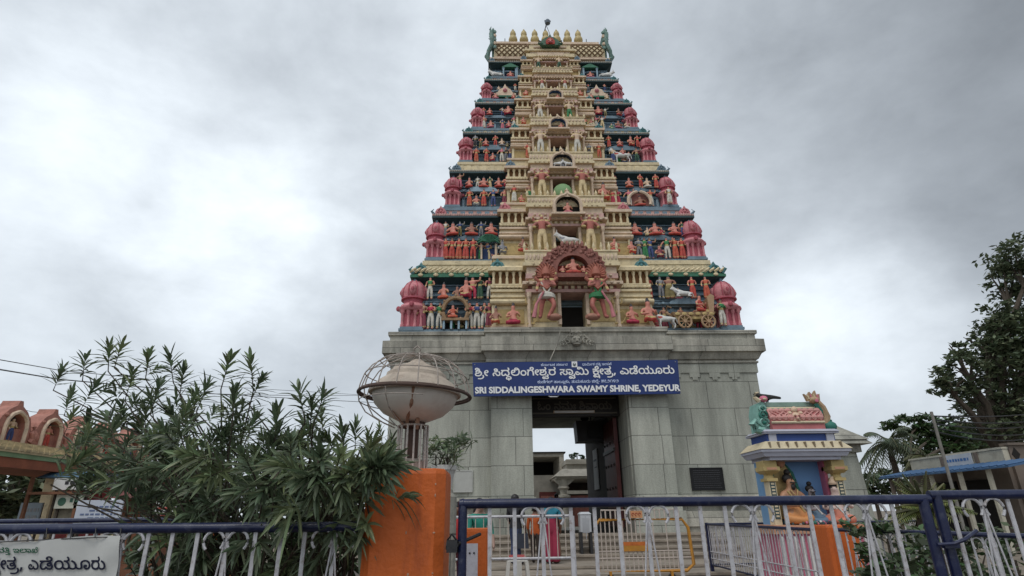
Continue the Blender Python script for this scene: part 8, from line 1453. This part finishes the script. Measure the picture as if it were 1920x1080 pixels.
m = MB(); m.frus((-w-.05, w+.05, -.12, .9), (-w, w, .2, .9), d.z-.0, a.z-.02); m.build('awning', mat('tarp_blue', (.06, .13, .20), .6, .2, 5, .1), sl_)
m = MB(); z = at(130, 922, Y0).z; m.box(-w*.9, w*1.1, -.40, -.2, z-.05, z); m.box(-w*.9, w*1.1, -.3, .6, .6, .65); [m.box(s*w-.03, s*w+.03, -.3, -.24, 0, d.z) for s in (-1, 1)]; m.build('shelf', mat('stall_wood', (.22, .10, .055), .8, .3, 6, .2), sl_)
m = MB(); m.box(-w, w, .7, .75, 0, d.z); m.build('back_panel', mat('stall_red', (.28, .04, .04), .7, .3, 4, .1), sl_)
a, d = at(222, 915, Y0), at(290, 985, Y0); ks = thing('wooden_kiosk', 'orange brown wooden kiosk with a barred front behind the bush', 'kiosk', ((a.x+d.x)/2, Y0+.3, 0)); w = (d.x-a.x)/2
m = MB(); m.box(-w, w, 0, 1.2, 0, a.z-.2); m.build('cabin', mat('kiosk_wood', (.26, .11, .06), .8, .3, 6, .2), ks); m = MB(); m.frus((-w-.2, w+.2, -.4, 1.4), (-w, w, -.1, 1.3), a.z-.2, a.z); m.build('roof', mat('kiosk_roof', (.16, .05, .045), .8, .3, 6, .2), ks); m = MB(); [m.box(-w+.1+.16*k, -w+.14+.16*k, -.04, 0, .5, a.z-.3) for k in range(int(2*w/.16))]; m.box(-w, w, -.05, 0, .45, .5); m.build('bars', M_BARK, ks)

# ================================================================== RIGHT HOUSE
FX = 15.4                                              # its front faces the yard, so it runs away from the viewer
hf = lambda px, py, X=FX: atx(px, py, X)
M_HC = mat('house_cream', (.50, .47, .38), .8, .2, 1.5, .1, dirt=((.26, .22, .17), .7)); M_HB = mat('house_brown', (.17, .135, .11), .85, .3, 1.2, .2); M_AWN = mat('blue_sheet', (.05, .12, .24), .5, .2, 3, .1)
q0, q1 = hf(1705, 862), hf(1877, 838); hy0, hy1 = q1.y, q0.y; zp1 = (q0.z+q1.z)/2; zp0 = zp1-.46
ho = thing('flat_roofed_house', 'low flat roofed house with cream parapet and blue sheet awning', 'house', (0, 0, 0))
m = MB(); m.box(FX+.05, FX+9, hy0+.05, hy1, 0, zp0); m.build('wall', M_HB, ho)
m = MB(); m.box(FX, FX+.18, hy0, hy1, zp0, zp1-.05); m.box(FX-.03, FX+.22, hy0-.02, hy1+.03, zp1-.05, zp1+.01); m.build('parapet', M_HC, ho)
m = MB(); m.box(FX+.183, FX+9, hy0-.05, hy0+.15, 0, zp1+.05); m.box(FX+.12, FX+9, hy0-.12, hy0+.2, zp1+.05, zp1+.12); m.build('side_wall', M_HB, ho)
x = at(1902, 852, hy0).x; z = at(1902, 852, hy0).z; m = MB(); m.extr([(x-.13, z), (x, z+.2), (x+.13, z), (x, z-.2)], hy0-.065, hy0-.052); m.build('vent', M_DARK, ho)
for px in (1766, 1832): y = hf(px, 860).y; m = MB(); m.box(FX-.04, FX, y-.07, y+.07, zp0, zp1-.05); m.build('parapet_post', M_HB, ho)
a, b = hf(1648, 898, 14.1), hf(1868, 872, 14.1); zaw = (a.z+b.z)/2
vs = [(14.1, a.y, zaw), (14.1, b.y-.4, zaw), (FX-.045, b.y-.4, zp0+.03), (FX-.045, a.y, zp0+.03)]
m = MB(); m.add(vs+[(x, y, z-.05) for x, y, z in vs], [(0, 1, 2, 3), (7, 6, 5, 4), (0, 4, 5, 1), (1, 5, 6, 2), (2, 6, 7, 3), (3, 7, 4, 0)])
k = b.y-.3
while k < a.y: m.tube([(14.1, k, zaw+.02), (FX-.05, k, zp0+.05)], .03, 5); k += .28
m.build('awning', M_AWN, ho)
for px in (1668, 1745, 1800, 1855): y = hf(px, 900, 14.2).y; m = MB(); m.box(14.2, 14.3, y-.05, y+.05, 0, zaw); m.build('awning_post', M_HC if px > 1700 else M_HB, ho)
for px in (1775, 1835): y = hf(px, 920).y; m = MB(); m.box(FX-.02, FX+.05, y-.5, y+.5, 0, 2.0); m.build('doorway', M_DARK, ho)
m = MB(); m.box(FX-.01, FX+.05, hf(1720, 920).y-.4, hf(1690, 920).y, .9, 1.9); m.build('window', M_HC, ho)
a, d = hf(1772, 853, FX-.06), hf(1826, 873, FX-.06); o = thing('shop_sign', 'white shop sign with blue lettering on the cream parapet', 'sign', (FX-.06, (a.y+d.y)/2, zp0+.05)); w = abs(a.y-d.y)/2; h = .36
m = MB(); m.box(-.03, .02, -w, w, 0, h); m.build('panel', mat('sign_pale', (.50, .54, .60), .6), o); m = MB(); r = random.Random(1)
x = -w*.8
while x < w*.8: l = r.uniform(.05, .12); m.box(-.036, -.03, x, x+l, h*.38, h*.62); x += l+.04
m.build('print', mat('print_sky_blue', (.06, .16, .38), .7), o)
# utility poles and wires
def pole(label, px, py0, py1, Y, r=.09, lean=0, arm=True):
    a = at(px, py0, Y); o = thing('utility_pole', label, 'utility pole', (a.x, Y, 0)); m = MB(); m.tube([(-lean, 0, 0), (0, 0, a.z)], [r*1.2, r], 8); m.build('shaft', mat('concrete_pole', (.20, .19, .17), .9, .3, 4, .2), o)
    if arm: m = MB(); m.box(-.5, .5, -.05, .05, a.z-.35, a.z-.27); [m.lathe([(.03, a.z-.27), (.045, a.z-.2), (.02, a.z-.12)], (x, 0, 0), 8) for x in (-.45, .45)]; m.build('cross_arm', MATS['black_iron'], o)
    return a
w1 = pole('leaning utility pole in front of the house awning', 1746, 772, 930, 15.0, .036, 0, False)
w2 = pole('utility pole with a cross arm right of the house parapet', 1893, 790, 930, 26, .09, 0)
wr = thing('overhead_wires', 'bundle of dark overhead wires sagging between the right hand poles', 'wires')
for k in range(5):
    p = at(1748, 780+7*k, 15.0); q = at(1985, 768+9*k+3*(k % 2), 24); m = MB(); m.tube([p.lerp(q, t)-Vector((0, 0, .30*4*t*(1-t)*(.4+.2*k))) for t in [i/10 for i in range(11)]], .018, 4); m.build('wire', MATS['black_iron'], wr)
for lb, pts in (('upper overhead wire crossing the sky at the left edge', ((-60, 664, 9), (110, 694, 12), (420, 725, 20), (705, 742, 30))), ('thick lower overhead wire at the left edge', ((-60, 683, 9), (110, 711, 12), (420, 740, 20), (705, 755, 30))), ('pale wire behind the lamp left of the tower', ((380, 738, 14), (560, 742, 20), (735, 741, 30))), ('wire passing behind the arcade peaks', ((-40, 748, 16), (60, 772, 18), (200, 785, 22))), ('single wire between the stone pier and the palm', ((1590, 880, 28), (1640, 878, 30), (1700, 880, 34)))):
    o = thing('overhead_wire', lb, 'wire'); m = MB(); m.tube([at(*p) for p in pts], .008 if 'thick' not in lb else .012, 4); m.build('wire', MATS['black_iron'], o)
# ================================================================== COURTYARD BEHIND THE PASSAGE
Yc_ = 33
mn = thing('pillared_hall', 'pale stone pillared hall seen through the temple doorway', 'hall', (0, 0, 0)); M_PS = mat('pale_hall_stone', (.40, .37, .31), .85, .25, 2, .2, dirt=((.18, .16, .13), .6))
hx = at(1040, 890, Yc_).x; he_ = at(1140, 877, Yc_).x+3; z0, z1 = at(1040, 893, Yc_).z, at(1060, 878, Yc_).z
m = MB(); m.frus((hx, he_, Yc_, Yc_+8), (hx+.5, he_, Yc_+.6, Yc_+8), z0, z1); m.box(hx+.1, he_, Yc_+.15, Yc_+8, z0-.12, z0); m.build('eave', M_PS, mn)
zt = at(1070, 861, Yc_+1).z; m = MB(); m.box(at(1062, 870, Yc_+1).x, he_, Yc_+1, Yc_+8, z1, zt); m.box(at(1060, 864, Yc_+1).x, he_, Yc_+.85, Yc_+8, zt-.28, zt-.08); m.build('parapet', M_PS, mn)
for px in (1057, 1150):
    c_ = at(px, 920, Yc_+.5).x; m = MB(); m.lathe([(.34, .5), (.34, .9), (.24, 1.0), (.24, 1.9), (.36, 2.0), (.36, 2.1), (.20, 2.15), (.22, z0-.7), (.34, z0-.6), (.26, z0-.5), (.30, z0-.35), (.30, z0-.12)], (c_, Yc_+.5, 0), 12); m.frus((c_-.25, c_+.25, Yc_+.3, Yc_+.7), (c_-.65, c_+.65, Yc_+.3, Yc_+.7), z0-.45, z0-.12); m.build('pillar', M_PS, mn, smooth=True)
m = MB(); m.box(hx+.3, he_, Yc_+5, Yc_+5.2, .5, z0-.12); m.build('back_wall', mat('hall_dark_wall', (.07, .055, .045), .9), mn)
m = MB(); zz_ = at(1080, 928, Yc_-.2).z; m.box(c_-4, he_, Yc_+.8, Yc_+.95, .5, zz_, 0); m.box(at(1063, 930, Yc_).x, he_, Yc_-.3, Yc_-.1, zz_+.05, zz_+.22, 1); m.build('railing', [M_MAROON, M_PS], mn)
p = at(1082, 856, Yc_+1.5); o = thing('roof_plant', 'small green plant growing on the pillared hall roof', 'plant', (p.x, Yc_+1.5, zt)); r = random.Random(5); blob_crown(r, [((0, 0, .18), (.42, .3, .24)), ((-.3, 0, .15), (.3, .3, .2)), ((.5, 0, .1), (.3, .2, .2))], 420, .09).build('foliage', [M_LG, M_LA], o); m = MB(); m.tube([(0, 0, 0), (0, 0, .25)], .03, 5); m.build('stem', M_BARK, o)
dk = thing('open_shed', 'dark open shed with a pale beam left of the pillared hall', 'shed', (0, 0, 0)); Yd = 36
x0, x1 = at(985, 850, Yd).x-3, at(1057, 850, Yd).x; za, zb_, zc_ = at(1020, 848, Yd).z, at(1020, 856, Yd).z, at(1020, 890, Yd).z
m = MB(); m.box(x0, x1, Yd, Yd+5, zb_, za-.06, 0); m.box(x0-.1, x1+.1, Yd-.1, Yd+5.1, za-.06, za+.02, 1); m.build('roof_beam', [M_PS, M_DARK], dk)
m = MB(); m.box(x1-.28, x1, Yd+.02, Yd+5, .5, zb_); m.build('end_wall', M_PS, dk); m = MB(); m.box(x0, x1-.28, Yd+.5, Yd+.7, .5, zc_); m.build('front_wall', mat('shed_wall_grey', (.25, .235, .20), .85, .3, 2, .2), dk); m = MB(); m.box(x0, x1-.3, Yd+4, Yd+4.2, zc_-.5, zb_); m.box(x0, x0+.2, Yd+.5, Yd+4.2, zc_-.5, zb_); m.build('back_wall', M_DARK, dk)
m = MB(); p = at(1015, 920, Yd); m.box(p.x-.1, p.x+.9, Yd+.3, Yd+.48, .5, at(1015, 922, Yd).z); m.build('bench', MATS['dark_red_door'], dk)
o = thing('courtyard_wire', 'thin wires crossing the sky inside the doorway', 'wire'); 
for pts in (((975, 789, 27.5), (1030, 794, 27.6), (1110, 786, 27.7)), ((1060, 780, 27.5), (1078, 793, 27.6), (1100, 792, 27.7))): m = MB(); m.tube([at(*p) for p in pts], .022, 4); m.build('wire', MATS['black_iron'], o)

# ================================================================== PEOPLE
SKIN = mat('brown_skin', (.19, .095, .06), .55, .08, 8, 0); HAIRM = mat('black_hair', (.012, .01, .01), .45)
def person(label, x, y, z, h, mats, cuts, rz=0, robe=False, hair='short', arms=((.0, 0), (.0, 0)), stride=.0):
    """standing figure on one continuous surface; mats = [skin, top, bottom, shoe]; cuts = heights (of 1) of top's sleeve end / hem / shoe"""
    o = thing('person', label, 'person', (x, y, z), rz); N = [(0, 0, .53, .082), (0, .0, .62, .074), (0, 0, .72, .088), (0, .0, .80, .075), (0, 0, .845, .034), (0, -.012, .895, .052), (0, -.012, .95, .054), (0, -.075, .905, .014)]; E = [(i, i+1) for i in range(6)]+[(5, 7)]
    for k, s in enumerate((-1, 1)):
        b = len(N); st_ = stride*s
        N += [(s*.05, 0, .49, .066), (s*.055, -st_*.5, .28, .046 if not robe else .085), (s*.055, st_*.35+.01, .05, .028 if not robe else .095), (s*.058, st_*.35-.09, .018, .022)]; E += [(0, b), (b, b+1), (b+1, b+2), (b+2, b+3)]
        c = len(N); f, u_ = arms[k]
        N += [(s*.115, 0, .795, .042), (s*.145, .02-f*.10, .63+u_*.05, .031), (s*.135, -.03-f*.22, .49+u_*.2, .023), (s*.132, -.045-f*.25, .455+u_*.22, .021)]; E += [(3, c), (c, c+1), (c+1, c+2), (c+2, c+3)]
        hx_, hy_, hz_ = N[-1][:3]
        for j in range(4): N += [(hx_+(j-1.5)*.004, hy_-.012+.009*j-.008, hz_-.030-.004*(1-abs(j-1.5)), .0058), (hx_-s*.006, hy_-.014+.009*j-.010, hz_-.052+.004*abs(j-1.5), .0048)]; E += [(c+3, len(N)-2), (len(N)-2, len(N)-1)]
        N += [(hx_-s*.012, hy_-.028, hz_-.018, .006)]; E += [(c+3, len(N)-1)]
    me = skinned('person_body', N, E, 2)
    def fn(cn):
        ax = abs(cn.x)
        if cn.z > .835: return 0
        if ax > .105 and cn.z < cuts[0]: return 0 if cn.z < .60 or ax > .11 else 1
        if cn.z < .035: return 3
        if cn.z > cuts[1]: return 1
        return 2
    link('body', paint(me, mats, fn), o, sc=h)
    m = MB(); m.sph((0, .012, .945), (.062, .068, .060), 12)
    if hair == 'long': m.tube([(0, .05, .95), (0, .075, .86), (0, .075, .74)], [.045, .05, .018], 8)
    if hair == 'bun': m.sph((0, .075, .93), .035, 8)
    for s in (-1, 1): m.sph((s*.056, -.005, .915), (.012, .02, .022), 6); m.sph((s*.022, -.060, .918), (.010, .006, .006), 6)
    m.v = [(a_*h, b_*h, c_*h) for a_, b_, c_ in m.v]; m.build('hair', HAIRM, o, smooth=True)
    return o
def pm(n, c): return mat('garment_'+n, c, .85, .18, 9, .2)
BLKS, JEAN, SHOE = pm('black', (.018, .018, .022)), pm('denim', (.035, .05, .11)), pm('sandal', (.05, .035, .025))
def spot(px, Y): return at(px, 1000, Y).x
person('man in a black shirt and dark jeans standing on the steps', spot(967, 13.9), 13.9, .12, 1.46, [SKIN, BLKS, JEAN, SHOE], (.60, .50), 2.6, arms=((.1, .05), (.4, .3)), stride=.08)
o = thing('shoulder_bag', 'dark bag held at the side of the man in black', 'bag', (spot(980, 13.7), 13.70, .46)); m = MB(); m.frus((-.13, .13, -.06, .06), (-.11, .11, -.05, .05), 0, .30); m.build('pouch', pm('bag', (.03, .035, .05)), o); m = MB(); m.tube([(-.09, 0, .28), (-.06, 0, .48), (.04, 0, .50), (.09, 0, .28)], .012, 6); m.build('strap', BLKS, o)
person('child in an orange shirt on the steps beside the woman', spot(1004, 14.3), 14.3, .12, 1.22, [SKIN, pm('orange', (.50, .10, .02)), pm('brown', (.05, .035, .03)), SHOE], (.58, .50), 2.9, arms=((.3, .1), (.1, 0)))
person('woman in a red and teal sari seen from behind on the steps', spot(1035, 14.1), 14.1, .12, 1.40, [SKIN, pm('teal', (.02, .17, .24)), pm('crimson', (.30, .025, .06)), SHOE], (.66, .66), 3.0, True, 'bun', ((.2, .1), (.1, 0)))
o = bpy.data.objects[-1]
person('person in a red shirt half hidden between the pillar and gate post', spot(855, 10.5), 10.5, 0, 1.36, [SKIN, pm('scarlet', (.42, .03, .03)), pm('maroon', (.11, .02, .03)), SHOE], (.58, .45), .2, arms=((.3, .2), (.3, .2)))
person('woman in a green top behind the short orange pillar', spot(899, 9.8), 9.8, 0, 1.40, [mat('fair_skin', (.36, .22, .17), .55), pm('green', (.02, .20, .15)), pm('dark', (.03, .03, .04)), SHOE], (.62, .5), .4, False, 'long', ((.6, .5), (.2, .2)))
person('dark haired person far inside the temple doorway', spot(1046, 24), 24, .5, 1.40, [SKIN, pm('slate', (.08, .09, .12)), JEAN, SHOE], (.6, .5), 0)

# repeats share a group phrase
GROUPS = {'person': 'visitors in front of the temple', 'notice_board': 'boards and posters at the left stalls', 'inner_railing': 'inner railings round the shrine garden', 'overhead_wire': 'overhead wires', 'utility_pole': 'utility poles at the right', 'gate_pillar': 'orange pillars', 'fence_pillar': 'orange pillars', 'garden_pillar': 'orange pillars', 'sage_statue': 'seated statues of the small shrine', 'ascetic_statue': 'seated statues of the small shrine', 'devotee_statue': 'seated statues of the small shrine', 'tree': 'trees around the temple', 'coconut_palm': 'coconut palms at the right', 'inscription_plaque': 'plaques on the temple wall', 'blank_plaque': 'plaques on the temple wall', 'left_railing': 'blue and white street railings', 'right_railing': 'blue and white street railings'}
for o in scene.objects:
    if o.parent is None and 'category' in o and 'group' not in o:
        k = o.name.split('.')[0]
        if k in GROUPS: o['group'] = GROUPS[k]
